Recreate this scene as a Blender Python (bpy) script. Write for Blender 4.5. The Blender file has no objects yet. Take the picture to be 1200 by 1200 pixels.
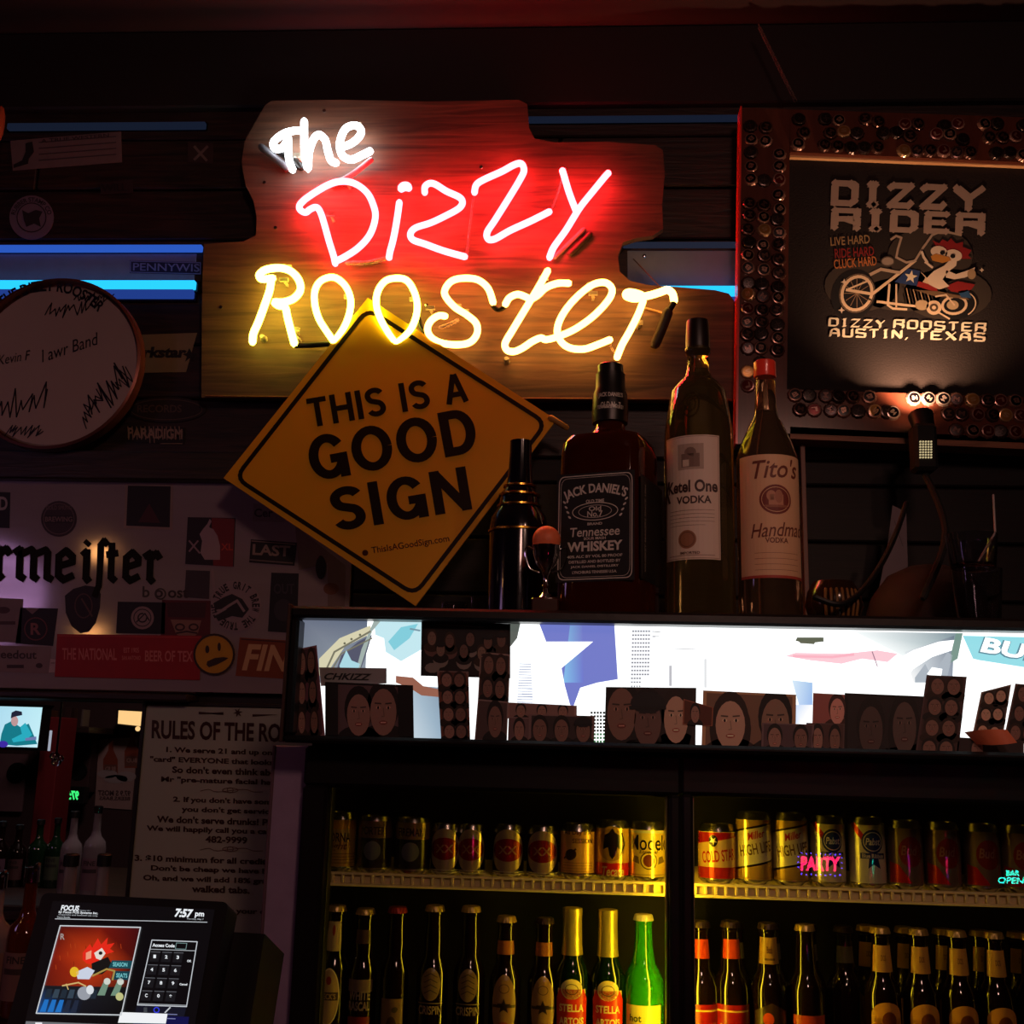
import bpy, math, random
from math import sin, cos, pi, radians as R
from mathutils import Vector as V, Matrix
from mathutils.geometry import tessellate_polygon
random.seed(7)
SC = bpy.context.scene
COL = SC.collection
F = 1330.0
# ---------------------------------------------------------------- camera
CAMP = V((0, 0, 1.45))
ROT = (Matrix.Rotation(R(3.5), 3, 'Z') @ Matrix.Rotation(R(90 + 12), 3, 'X') @ Matrix.Rotation(R(1.45), 3, 'Z'))
cd = bpy.data.cameras.new('camera'); cam = bpy.data.objects.new('camera', cd); COL.objects.link(cam)
cam.location = CAMP; cam.rotation_euler = ROT.to_euler()
cd.sensor_width = 36; cd.lens = 36 * F / 1200; cd.clip_start = .02
SC.camera = cam
# ---------------------------------------------------------------- world, exposure
w = bpy.data.worlds.new('world'); SC.world = w; w.use_nodes = True
w.node_tree.nodes['Background'].inputs[0].default_value = (.5, .2, .2, 1)
w.node_tree.nodes['Background'].inputs[1].default_value = .01
vs = SC.view_settings
vs.view_transform = 'Standard'; vs.look = 'None'; vs.exposure = 0; vs.gamma = 1; vs.use_curve_mapping = False
SC.cycles.use_denoising = True
SC.cycles.max_bounces = 8; SC.cycles.transparent_max_bounces = 12
SC.cycles.sample_clamp_indirect = 3
def light(kind, name, loc, power, col, size=.2, to=None, spot=None):
    l = bpy.data.lights.new(name, kind); l.energy = power; l.color = col
    if kind == 'AREA': l.shape = 'DISK'; l.size = size
    else: l.shadow_soft_size = size
    if spot: l.spot_size = R(spot); l.spot_blend = .9
    o = bpy.data.objects.new(name, l); COL.objects.link(o); o.location = loc
    if to is not None: o.rotation_euler = (V(to) - V(loc)).to_track_quat('-Z', 'Y').to_euler()
    return o
# unseen fills added for ambience and the recess, and the bar spotlight
light('AREA', 'bar_fill_light', (.45, -.7, 2.5), 6.5, (1, .53, .43), .3, (.3, 2.1, 1.9))  # unseen fill added for the room's ambient light
light('SPOT', 'bar_spotlight', (.75, .15, 2.45), 13, (1, .56, .41), .03, (.36, 1.66, 1.72), 37)
light('AREA', 'recess_fill_light', (-.85, 2.42, 2.3), 3.2, (.95, .68, .66), .25, (-.95, 2.9, 1.2))  # hidden light added to brighten the objects in the recess

def ray(px, py): return ROT @ V(((px - 600) / F, (600 - py) / F, -1))
def P(px, py, Y):
    d = ray(px, py); return CAMP + d * (Y / d.y)
def lin(c):
    return tuple((x / 255 / 12.92 if x <= 10 else ((x / 255 + .055) / 1.055) ** 2.4) for x in c)
_q = P(-14, 696, 2 * 2.146 - .85)      # a purple stage lamp, left, that the mirror panel catches
light('AREA', 'purple_stage_lamp', (_q.x, .85, _q.z), .8, (.62, .34, .75), .34, (-.75, 2.1, 1.6))
# ---------------------------------------------------------------- materials
MATS = {}
def mat(name, col, rough=.5, metal=0, coat=0, trans=0, ior=1.45, em=None, es=1, bump=0, scale=40, var=.15, stretch=(1, 1, 1)):
    if name in MATS: return MATS[name]
    m = bpy.data.materials.new(name); m.use_nodes = True
    nt = m.node_tree; b = nt.nodes['Principled BSDF']; c = lin(col)
    b.inputs['Roughness'].default_value = rough; b.inputs['Metallic'].default_value = metal
    b.inputs['Coat Weight'].default_value = coat; b.inputs['Transmission Weight'].default_value = trans
    b.inputs['IOR'].default_value = ior
    if em: b.inputs['Emission Color'].default_value = (*em, 1); b.inputs['Emission Strength'].default_value = es
    tc = nt.nodes.new('ShaderNodeTexCoord'); mp = nt.nodes.new('ShaderNodeMapping'); mp.inputs['Scale'].default_value = stretch
    n = nt.nodes.new('ShaderNodeTexNoise'); n.inputs['Scale'].default_value = scale; n.inputs['Detail'].default_value = 5
    r = nt.nodes.new('ShaderNodeMix'); r.data_type = 'RGBA'
    r.inputs[6].default_value = (*[x * (1 - var) for x in c], 1); r.inputs[7].default_value = (*[min(1, x * (1 + var)) for x in c], 1)
    nt.links.new(tc.outputs['Object'], mp.inputs[0]); nt.links.new(mp.outputs[0], n.inputs[0])
    nt.links.new(n.outputs[0], r.inputs[0]); nt.links.new(r.outputs[2], b.inputs['Base Color'])
    if bump:
        bp = nt.nodes.new('ShaderNodeBump'); bp.inputs['Strength'].default_value = bump; bp.inputs['Distance'].default_value = .002
        nt.links.new(n.outputs[0], bp.inputs['Height']); nt.links.new(bp.outputs[0], b.inputs['Normal'])
    MATS[name] = m; return m
def wood(name, c1, c2, rough=.55, scale=6, spec=.5):
    if name in MATS: return MATS[name]
    m = bpy.data.materials.new(name); m.use_nodes = True; nt = m.node_tree; b = nt.nodes['Principled BSDF']
    b.inputs['Roughness'].default_value = rough; b.inputs['Specular IOR Level'].default_value = spec
    tc = nt.nodes.new('ShaderNodeTexCoord'); mp = nt.nodes.new('ShaderNodeMapping'); mp.inputs['Scale'].default_value = (1, 5, 14)
    n = nt.nodes.new('ShaderNodeTexNoise'); n.inputs['Scale'].default_value = scale; n.inputs['Detail'].default_value = 8; n.inputs['Distortion'].default_value = 1.4
    cr = nt.nodes.new('ShaderNodeValToRGB'); cr.color_ramp.elements[0].position = .3; cr.color_ramp.elements[1].position = .7
    cr.color_ramp.elements[0].color = (*lin(c1), 1); cr.color_ramp.elements[1].color = (*lin(c2), 1)
    bp = nt.nodes.new('ShaderNodeBump'); bp.inputs['Strength'].default_value = .5; bp.inputs['Distance'].default_value = .002
    nt.links.new(tc.outputs['Object'], mp.inputs[0]); nt.links.new(mp.outputs[0], n.inputs[0]); nt.links.new(n.outputs[0], cr.inputs[0])
    nt.links.new(cr.outputs[0], b.inputs['Base Color']); nt.links.new(n.outputs[0], bp.inputs['Height']); nt.links.new(bp.outputs[0], b.inputs['Normal'])
    MATS[name] = m; return m
def printmat(name, rough=.6, glow=0, coat=0, metal=0):
    if name in MATS: return MATS[name]
    m = bpy.data.materials.new(name); m.use_nodes = True; nt = m.node_tree; b = nt.nodes['Principled BSDF']
    a = nt.nodes.new('ShaderNodeAttribute'); a.attribute_name = 'Col'
    b.inputs['Roughness'].default_value = rough; b.inputs['Metallic'].default_value = metal; b.inputs['Coat Weight'].default_value = coat
    if glow:
        b.inputs['Base Color'].default_value = (.02, .02, .02, 1)
        nt.links.new(a.outputs[0], b.inputs['Emission Color']); b.inputs['Emission Strength'].default_value = glow
    else: nt.links.new(a.outputs[0], b.inputs['Base Color'])
    MATS[name] = m; return m
def emit(name, col, st):
    if name in MATS: return MATS[name]
    m = bpy.data.materials.new(name); m.use_nodes = True; nt = m.node_tree; nt.nodes.clear()
    e = nt.nodes.new('ShaderNodeEmission'); e.inputs[0].default_value = (*col, 1); e.inputs[1].default_value = st
    o = nt.nodes.new('ShaderNodeOutputMaterial'); nt.links.new(e.outputs[0], o.inputs[0]); MATS[name] = m; return m
def panemat():
    m = bpy.data.materials.new('door_glass'); m.use_nodes = True; nt = m.node_tree; nt.nodes.clear()
    t = nt.nodes.new('ShaderNodeBsdfTransparent'); t.inputs[0].default_value = (.93, .94, .93, 1)
    g = nt.nodes.new('ShaderNodeBsdfGlossy'); g.inputs['Roughness'].default_value = .0
    f = nt.nodes.new('ShaderNodeFresnel'); f.inputs[0].default_value = 1.5
    x = nt.nodes.new('ShaderNodeMixShader'); o = nt.nodes.new('ShaderNodeOutputMaterial')
    nt.links.new(f.outputs[0], x.inputs[0]); nt.links.new(t.outputs[0], x.inputs[1]); nt.links.new(g.outputs[0], x.inputs[2]); nt.links.new(x.outputs[0], o.inputs[0])
    return m
PRINT = printmat('printed_paper'); VINYL = printmat('printed_vinyl', .3); CANP = printmat('can_print', .24, 0, 1, .4)
GLOW = printmat('backlit_print', .4, 1.0); SCREEN = printmat('screen_picture', .3, 1.0)
BLACK = mat('black_plastic', (11, 10, 10), .5); CHROME = mat('chrome', (225, 225, 225), .12, 1, var=.02)
DARKM = mat('dark_steel', (26, 24, 25), .4, .3); BRASS = mat('brass', (200, 150, 60), .25, 1)
# ---------------------------------------------------------------- mesh building
def wloc(o):
    l = V((0, 0, 0))
    while o is not None: l += o.location; o = o.parent
    return l
def link(name, me, parent=None):
    o = bpy.data.objects.new(name, me); COL.objects.link(o)
    if parent is not None: o.parent = parent
    return o
def T(o, label=None, cat=None, group=None, kind=None):
    if label: o['label'] = label
    if cat: o['category'] = cat
    if group: o['group'] = group
    if kind: o['kind'] = kind
    return o
def thing(name, loc, label, cat, group=None):
    o = bpy.data.objects.new(name, None); COL.objects.link(o); o.location = loc; o.empty_display_size = .05
    return T(o, label, cat, group)
def SCL(px, py, Y): return Y / ray(px, py).y / F     # metres per photo pixel at that spot
class MB:
    def __init__(s): s.v = []; s.f = []
    def add(s, v, f):
        n = len(s.v); s.v += [V(p) for p in v]; s.f += [tuple(i + n for i in q) for q in f]; return s
    def box(s, a, b, bev=0):
        x0, y0, z0 = [min(a[i], b[i]) for i in range(3)]; x1, y1, z1 = [max(a[i], b[i]) for i in range(3)]
        if bev:
            e = min(bev, (x1 - x0) / 2.01, (y1 - y0) / 2.01, (z1 - z0) / 2.01); vs = []
            for sx in (0, 1):
                for sy in (0, 1):
                    for sz in (0, 1):
                        p = V(((x0, x1)[sx], (y0, y1)[sy], (z0, z1)[sz])); d = V((e if not sx else -e, e if not sy else -e, e if not sz else -e))
                        vs += [p + V((0, d.y, d.z)), p + V((d.x, 0, d.z)), p + V((d.x, d.y, 0))]
            idx = lambda sx, sy, sz, k: (sx * 4 + sy * 2 + sz) * 3 + k
            fs = []
            for sx in (0, 1): fs.append([idx(sx, 0, 0, 0), idx(sx, 1, 0, 0), idx(sx, 1, 1, 0), idx(sx, 0, 1, 0)])
            for sy in (0, 1): fs.append([idx(0, sy, 0, 1), idx(1, sy, 0, 1), idx(1, sy, 1, 1), idx(0, sy, 1, 1)])
            for sz in (0, 1): fs.append([idx(0, 0, sz, 2), idx(1, 0, sz, 2), idx(1, 1, sz, 2), idx(0, 1, sz, 2)])
            for a_ in (0, 1):
                for b_ in (0, 1):
                    fs.append([idx(a_, b_, 0, 0), idx(a_, b_, 0, 1), idx(a_, b_, 1, 1), idx(a_, b_, 1, 0)])
                    fs.append([idx(a_, 0, b_, 0), idx(a_, 0, b_, 2), idx(a_, 1, b_, 2), idx(a_, 1, b_, 0)])
                    fs.append([idx(0, a_, b_, 1), idx(0, a_, b_, 2), idx(1, a_, b_, 2), idx(1, a_, b_, 1)])
            for q in range(8): fs.append([q * 3, q * 3 + 1, q * 3 + 2])
            return s.add(vs, fs)
        v = [(x, y, z) for x in (x0, x1) for y in (y0, y1) for z in (z0, z1)]
        return s.add(v, [(0, 1, 3, 2), (4, 6, 7, 5), (0, 4, 5, 1), (2, 3, 7, 6), (0, 2, 6, 4), (1, 5, 7, 3)])
    def lathe(s, c, prof, n=32, axis=None, sec=None, rot=0):
        c = V(c); vs = []; fs = []; X, Y, Z = V((1, 0, 0)), V((0, 1, 0)), V((0, 0, 1))
        if axis is not None:
            Z = V(axis).normalized(); X = Z.orthogonal().normalized(); Y = Z.cross(X)
        m = len(prof)
        for (r, z) in prof:
            for k in range(n):
                a = 2 * pi * k / n + rot; q = r if sec is None else r * sec(a - rot, z)
                vs.append(c + X * q * cos(a) + Y * q * sin(a) + Z * z)
        for i in range(m - 1):
            for k in range(n):
                k2 = (k + 1) % n; fs.append((i * n + k, i * n + k2, (i + 1) * n + k2, (i + 1) * n + k))
        fs.append(tuple(range(n))[::-1]); fs.append(tuple((m - 1) * n + k for k in range(n)))
        return s.add(vs, fs)
    def tube(s, pts, r, n=10, closed=False):
        pts = [V(p) for p in pts]; m = len(pts); up = None; rings = []
        rr = r if isinstance(r, (list, tuple)) else [r] * m
        for i in range(m):
            a = pts[i - 1] if i or closed else pts[0]; b = pts[(i + 1) % m] if i < m - 1 or closed else pts[-1]
            t = (b - a).normalized()
            if up is None: up = t.orthogonal().normalized()
            up = (up - t * up.dot(t)).normalized(); bi = t.cross(up)
            rings.append([pts[i] + (up * cos(2 * pi * k / n) + bi * sin(2 * pi * k / n)) * rr[i] for k in range(n)])
        if not closed:
            t0 = (pts[0] - pts[1]).normalized(); t1 = (pts[-1] - pts[-2]).normalized()
            rings.insert(0, [pts[0] + t0 * rr[0] * .7 + (p - pts[0]) * .6 for p in rings[0]])
            rings.append([pts[-1] + t1 * rr[-1] * .7 + (p - pts[-1]) * .6 for p in rings[-1]])
        vs = [p for q in rings for p in q]; fs = []; M = len(rings)
        for i in range(M if closed else M - 1):
            j = (i + 1) % M
            for k in range(n): fs.append((i * n + k, i * n + (k + 1) % n, j * n + (k + 1) % n, j * n + k))
        if not closed: fs.append(tuple(range(n))[::-1]); fs.append(tuple((M - 1) * n + k for k in range(n)))
        return s.add(vs, fs)
    def prism(s, pts, dv):
        dv = V(dv); n = len(pts); pts = [V(p) for p in pts]; tri = tessellate_polygon([pts])
        vs = pts + [p + dv for p in pts]
        fs = [tuple(t) for t in tri] + [tuple(i + n for i in t[::-1]) for t in tri] + [(i, (i + 1) % n, n + (i + 1) % n, n + i) for i in range(n)]
        return s.add(vs, fs)
    def sphere(s, c, r, n=20, sc=(1, 1, 1)):
        vs = []; fs = []; m = n // 2
        for i in range(m + 1):
            for k in range(n):
                a = pi * i / m; b = 2 * pi * k / n
                vs.append(V(c) + V((r * sin(a) * cos(b) * sc[0], r * sin(a) * sin(b) * sc[1], r * cos(a) * sc[2])))
        for i in range(m):
            for k in range(n): fs.append((i * n + k, (i + 1) * n + k, (i + 1) * n + (k + 1) % n, i * n + (k + 1) % n))
        return s.add(vs, fs)
    def build(s, name, m, parent=None, smooth=True, fix=True):
        L = wloc(parent); me = bpy.data.meshes.new(name)
        me.from_pydata([tuple(p - L) for p in s.v], [], s.f)
        if fix:
            import bmesh
            bm = bmesh.new(); bm.from_mesh(me); bmesh.ops.remove_doubles(bm, verts=bm.verts, dist=1e-6); bmesh.ops.recalc_face_normals(bm, faces=bm.faces); bm.to_mesh(me); bm.free()
        me.materials.append(m)
        if smooth:
            me.shade_smooth()
            try: me.set_sharp_from_angle(angle=R(38))
            except Exception: pass
        return link(name, me, parent)
def bx(name, a, b, m, parent=None, bev=.002): return MB().box(a, b, bev).build(name, m, parent, smooth=False)
def smooth_path(pts, k=6, closed=False):
    pts = [V(p) for p in pts]; n = len(pts); out = []
    for i in range(n if closed else n - 1):
        p1, p2 = pts[i], pts[(i + 1) % n]
        p0 = pts[i - 1] if (i or closed) else p1; p3 = pts[(i + 2) % n] if (closed or i + 2 < n) else p2
        for j in range(k):
            t = j / k; out.append(.5 * ((2 * p1) + (p2 - p0) * t + (2 * p0 - 5 * p1 + 4 * p2 - p3) * t * t + (3 * p1 - p0 - 3 * p2 + p3) * t ** 3))
    if not closed: out.append(pts[-1])
    return out
# ---------------------------------------------------------------- flat print (geometry in one mesh, colours per corner)
class PX:            # photo pixels on a plane
    down = True; cyl = None
    def __init__(s, Y=None, O=None, N=None, eps=.0002, clamp=None, off=0):
        s.O = V(O) if O is not None else V((0, Y, 0)); s.N = V(N).normalized() if N is not None else V((0, -1, 0)); s.eps = eps; s.clamp = clamp; s.off = off
    def __call__(s, u, v, L=0):
        d = ray(u, v); p = CAMP + d * ((s.O - CAMP).dot(s.N) / d.dot(s.N))
        if s.clamp: p.x = min(max(p.x, s.clamp[0]), s.clamp[1]); p.z = min(max(p.z, s.clamp[2]), s.clamp[3])
        return p + s.N * (L * s.eps + s.off)
class FR:            # metres in a flat frame
    down = False; cyl = None
    def __init__(s, O, U, Vv, eps=.0002): s.O = V(O); s.U = V(U).normalized(); s.V = V(Vv).normalized(); s.N = s.U.cross(s.V); s.eps = eps
    def __call__(s, u, v, L=0): return s.O + s.U * u + s.V * v + s.N * (L * s.eps)
class CY:            # metres wrapped round an upright cylinder; v=0 at the base
    down = False
    def __init__(s, c, r, turn=0, eps=.00015, n=48, prof=None):
        s.c = V(c); s.r = r; s.turn = R(turn); s.eps = eps; s.cyl = 2 * pi * r / n; s.prof = prof; s.sh = None
    def __call__(s, u, v, L=0):
        if s.sh and v < s.sh[0]: v += s.sh[1]
        r = (s.prof(v) if s.prof else s.r); a = -pi / 2 + u / s.r + s.turn; r += .00025 + L * s.eps
        return s.c + V((r * cos(a), r * sin(a), v))
_tc = {}
def glyphs(t, bold=0, shear=0):
    k = (t, bold, shear)
    if k not in _tc:
        c = bpy.data.curves.new('t', 'FONT'); c.body = t; c.size = 1; c.offset = bold; c.shear = shear; c.resolution_u = 3; c.fill_mode = 'FRONT'
        o = bpy.data.objects.new('t', c); me = bpy.data.meshes.new_from_object(o)
        vv = [(p.co.x, p.co.y) for p in me.vertices]; ff = [tuple(p.vertices) for p in me.polygons]
        bpy.data.objects.remove(o); bpy.data.curves.remove(c); bpy.data.meshes.remove(me)
        if not vv: vv = [(0, 0)]
        xs = [a for a, b in vv]; ys = [b for a, b in vv]; x0, x1, y0, y1 = min(xs), max(xs), min(ys), max(ys)
        _tc[k] = ([((a - x0) / max(x1 - x0, 1e-6) - .5, (b - y0) / max(y1 - y0, 1e-6) - .5) for a, b in vv], ff)
    return _tc[k]
NIB = {'D': [[(0, 0), (0, 1)], [(0, 1), (.8, 1), (1, .85), (1, .15), (.8, 0), (0, 0)]], 'O': [[(0, .12), (0, .9), (.12, 1), (.88, 1), (1, .88), (1, .12), (.88, 0), (.12, 0), (0, .12)]],
 'I': [[(.5, 0), (.5, 1)], [(.25, 1), (.75, 1)], [(.25, 0), (.75, 0)]], 'Z': [[(0, .9), (.15, 1), (1, 1), (0, 0), (.9, 0), (1, .12)]],
 'Y': [[(0, 1), (.5, .5), (1, 1)], [(.5, .5), (.5, 0)]], 'R': [[(0, 0), (0, 1), (1, 1), (1, .55), (.1, .5)], [(.6, .5), (1, .35), (1, 0)]],
 'E': [[(1, 1), (0, 1), (0, 0), (1, 0)], [(0, .5), (.8, .5)]], 'S': [[(1, .9), (.9, 1), (0, 1), (0, .55), (1, .45), (1, 0), (.1, 0), (0, .1)]],
 'T': [[(0, .9), (.1, 1), (1, 1)], [(.5, 1), (.5, 0)]], 'A': [[(0, 0), (.1, .8), (.5, 1), (.9, .8), (1, 0)], [(.1, .4), (.9, .4)]],
 'U': [[(0, 1), (0, .1), (.2, 0), (1, 0)], [(1, 1), (1, 0)]], 'N': [[(0, 0), (0, 1), (1, 0), (1, 1)]], 'X': [[(0, 0), (1, 1)], [(0, 1), (1, 0)]],
 ',': [[(.3, .05), (.1, -.15)]], ' ': [],
 'e': [[(.05, .45), (.9, .62), (.9, .8), (.5, 1), (.08, .8), (.08, .15), (.4, 0), (.9, .14)]], 'r': [[(-.05, .88), (.3, 1), (.3, .1), (.5, 0)], [(.3, .8), (.75, 1), (.95, .86)]],
 'm': [[(-.05, .9), (.08, 1), (.08, .08), (.2, 0)], [(.1, .82), (.42, 1), (.5, .9), (.5, .08), (.6, 0)], [(.5, .82), (.85, 1), (.92, .9), (.92, .08), (1.05, 0)]],
 'i': [[(.2, .9), (.5, 1), (.5, .1), (.75, 0)], [(.5, 1.28), (.55, 1.3)]], 'f': [[(1.0, 1.1), (.75, 1.2), (.45, 1.05), (.45, .2), (.4, -.2), (.1, -.5)]],
 't': [[(.4, 1.25), (.4, .1), (.7, 0)], [(.1, .9), (.8, .95)]]}
def arc_(cx, cy, rx, ry, a0, a1, n=14): return [(cx + rx * cos(R(a0 + (a1 - a0) * i / n)), cy + ry * sin(R(a0 + (a1 - a0) * i / n))) for i in range(n + 1)]
# heavy grotesque capitals as strokes in a 1-high box: width, strokes (stroke centre lines; t = half stroke)
def sans_glyph(ch, t):
    w = {'T': .62, 'H': .70, 'I': .0, 'S': .62, 'A': .72, 'G': .74, 'O': .78, 'D': .66, 'N': .70, ' ': .1}[ch]; a, b = t, 1 - t; h = .5
    if ch == 'T': st = [[(0, b), (w, b)], [(w / 2, b), (w / 2, 0)]]
    elif ch == 'H': st = [[(t, 0), (t, 1)], [(w - t, 0), (w - t, 1)], [(t, h), (w - t, h)]]
    elif ch == 'I': w = 2 * t; st = [[(t, 0), (t, 1)]]
    elif ch == 'S': st = [arc_(w / 2, .735, w / 2 - t, b - .735, 20, 180) + arc_(w / 2, .735, w / 2 - t, .735 - .52, 180, 240, 6) + arc_(w / 2, .27, w / 2 - t, .50 - .27, 60, 0, 6) + arc_(w / 2, .27, w / 2 - t, .27 - a, 0, -160)]
    elif ch == 'A': st = [[(t * .9, 0), (w / 2 - t * .1, 1)], [(w - t * .9, 0), (w / 2 + t * .1, 1)], [(w * .22, .3), (w * .78, .3)]]
    elif ch in 'G': st = [arc_(w / 2, h, w / 2 - t, h - t, 35, 340, 26) + [(w - t, .42)], [(w * .55, .44), (w, .44)], [(w - t, .46), (w - t, 0)]]
    elif ch == 'O': st = [arc_(w / 2, h, w / 2 - t, h - t, 0, 360, 30)]
    elif ch == 'D': st = [[(t, 0), (t, 1)], [(t, b), (w * .45, b)] + arc_(w * .45, h, w * .55 - t, h - t, 90, -90, 16) + [(t, a)]]
    elif ch == 'N': st = [[(t, 0), (t, 1)], [(w - t, 0), (w - t, 1)], [(t, 1 - t * .6), (w - t, t * .6)]]
    else: st = []
    return w, st
class Pr:
    def __init__(s, M): s.M = M; s.v = []; s.f = []; s.c = []
    clip = None; kk = 0
    def _put(s, pts, cols, L):
        if s.clip:
            q = pts; m = len(s.clip); ar = sum(s.clip[i - 1][0] * s.clip[i][1] - s.clip[i][0] * s.clip[i - 1][1] for i in range(m)); sg = 1 if ar > 0 else -1
            for i in range(m):
                a, b = s.clip[i - 1], s.clip[i]; o = []; f = lambda p: sg * ((b[0] - a[0]) * (p[1] - a[1]) - (b[1] - a[1]) * (p[0] - a[0]))
                for j in range(len(q)):
                    u, v = q[j - 1], q[j]; fu, fv = f(u), f(v)
                    if (fu >= 0) != (fv >= 0): t = fu / (fu - fv); o.append((u[0] + (v[0] - u[0]) * t, u[1] + (v[1] - u[1]) * t))
                    if fv >= 0: o.append(v)
                q = o
                if len(q) < 3: return
            pts = q; cols = [cols[0]] * len(q)
        n = len(s.v); s.v += [s.M(u, v, L) for u, v in pts]; s.f.append(tuple(range(n, n + len(pts)))); s.c += [(*c, 1) for c in cols]
    def _slice(s, pts, cols, L):
        d = s.M.cyl
        if not d: return s._put(pts, cols, L)
        us = [p[0] for p in pts]; k0 = math.floor((min(us)) / d - 1e-6); k1 = math.ceil((max(us)) / d + 1e-6)
        if k1 - k0 <= 1: return s._put(pts, cols, L)
        for k in range(k0, k1):
            q = pts
            for (lim, sg) in ((k * d, 1), ((k + 1) * d, -1)):
                o = []
                for i in range(len(q)):
                    a, b = q[i], q[(i + 1) % len(q)]; ia = (a[0] - lim) * sg >= 0; ib = (b[0] - lim) * sg >= 0
                    if ia: o.append(a)
                    if ia != ib:
                        t = (lim - a[0]) / (b[0] - a[0]); o.append((lim, a[1] + (b[1] - a[1]) * t))
                q = o
                if len(q) < 3: break
            if len(q) >= 3: s._put(q, [cols[0]] * len(q), L)
    def poly(s, pts, col, L=0, srgb=True):
        c = lin(col) if srgb else col
        if len(pts) <= 3: return s._slice(pts, [c] * len(pts), L)
        for t in tessellate_polygon([[V((p[0], p[1], 0)) for p in pts]]): s._slice([pts[i] for i in t], [c] * 3, L)
    def grad(s, pts, cols, L=0): s._put(pts, cols, L)
    def rect(s, x0, y0, x1, y1, col, L=0, srgb=True):
        s._slice([(x0, y0), (x1, y0), (x1, y1), (x0, y1)], [lin(col) if srgb else col] * 4, L)
    def ell(s, cx, cy, rx, ry, col, L=0, n=20, rot=0, a0=0, a1=360, srgb=True):
        p = []
        for k in range(n + (a1 - a0 < 360)):
            a = R(a0) + R(a1 - a0) * k / n; x, y = rx * cos(a), ry * sin(a); p.append((cx + x * cos(R(rot)) - y * sin(R(rot)), cy + x * sin(R(rot)) + y * cos(R(rot))))
        s.poly(p, col, L, srgb)
    def line(s, pts, w, col, L=0, closed=False):
        c = lin(col); m = len(pts)
        for i in range(m if closed else m - 1):
            a, b = pts[i], pts[(i + 1) % m]; dx, dy = b[0] - a[0], b[1] - a[1]; l = math.hypot(dx, dy) or 1; nx, ny = -dy / l * w / 2, dx / l * w / 2; ex, ey = dx / l * w * .3, dy / l * w * .3
            s.kk = (s.kk + 1) % 9; s._slice([(a[0] + nx - ex, a[1] + ny - ey), (b[0] + nx + ex, b[1] + ny + ey), (b[0] - nx + ex, b[1] - ny + ey), (a[0] - nx - ex, a[1] - ny - ey)], [c] * 4, L + s.kk * .07)
    def ring(s, cx, cy, rx, ry, w, col, L=0, n=28, rot=0, a0=0, a1=360):
        p = []
        for k in range(n + (a1 - a0 < 360)):
            a = R(a0) + R(a1 - a0) * k / n; x, y = rx * cos(a), ry * sin(a); p.append((cx + x * cos(R(rot)) - y * sin(R(rot)), cy + x * sin(R(rot)) + y * cos(R(rot))))
        s.line(p, w, col, L, closed=a1 - a0 >= 360)
    def _xf(s, x, y, cx, cy, w, h, rot):
        x *= w; y *= h; c, n = cos(R(rot)), sin(R(rot)); a, b = x * c - y * n, x * n + y * c
        return (cx + a, cy - b) if s.M.down else (cx + a, cy + b)
    def text(s, t, cx, cy, w, h, col, L=2, rot=0, bold=.02, shear=0, mirror=False, arc=None, srgb=True):
        vv, ff = glyphs(t, bold, shear); c = lin(col) if srgb else col
        if arc:          # arc=(R, spread): text bent on a circle of radius R, centre below the text
            Rr = arc; sg = -1 if s.M.down else 1; q = []
            for x, y in vv:
                a = x * w / Rr; rr = Rr + y * h; X, Y = rr * sin(a), rr * cos(a) - Rr; cc, n = cos(R(rot)), sin(R(rot))
                q.append((cx + X * cc - Y * n, cy + sg * (X * n + Y * cc)))
        else: q = [s._xf(-x if mirror else x, y, cx, cy, w, h, rot) for x, y in vv]
        for f in ff: s._slice([q[i] for i in f], [c] * len(f), L)
    def nib(s, t, cx, cy, w, h, col, L=2, rot=0, nw=.2, ang=45, gap=.35, widths=None, body=.42, spike=0):
        ws = [(widths or {}).get(ch, .45 if ch in 'I,' else .8) for ch in t]; tot = sum(ws) + gap * (len(t) - 1); x = 0; c = lin(col)
        dx, dy = nw * cos(R(ang)) / 2, nw * sin(R(ang)) / 2
        for ch, wd in zip(t, ws):
            done = set()
            for st in NIB[ch]:
                if spike:
                    for a in (st[0], st[-1]) + (tuple(st[1:-1]) if ch != 'O' else ()):
                        if a in done: continue
                        done.add(a); s.kk = (s.kk + 1) % 9; A = (x + a[0] * wd, a[1]); g = spike; s._slice([s._xf(p[0] / tot - .5, p[1] - .5, cx, cy, w, h, rot) for p in ((A[0] - g * .75, A[1]), (A[0], A[1] - g), (A[0] + g * .75, A[1]), (A[0], A[1] + g))], [c] * 4, L + .75 + s.kk * .1)
                for a, b in zip(st, st[1:]):
                    A = (x + a[0] * wd, a[1]); B = (x + b[0] * wd, b[1])
                    pts = [(A[0] - dx, A[1] - dy), (A[0] + dx, A[1] + dy), (B[0] + dx, B[1] + dy), (B[0] - dx, B[1] - dy)]
                    v = [s._xf(p[0] / tot - .5, p[1] - .5, cx, cy, w, h, rot) for p in pts]; s.kk = (s.kk + 1) % 9; s._slice(v, [c] * 4, L + s.kk * .07)
                # thin body so strokes along the nib keep a weight
                s.line([s._xf((x + a[0] * wd) / tot - .5, a[1] - .5, cx, cy, w, h, rot) for a in st], abs(h) * nw * body, col, L)
            x += wd + gap
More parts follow.
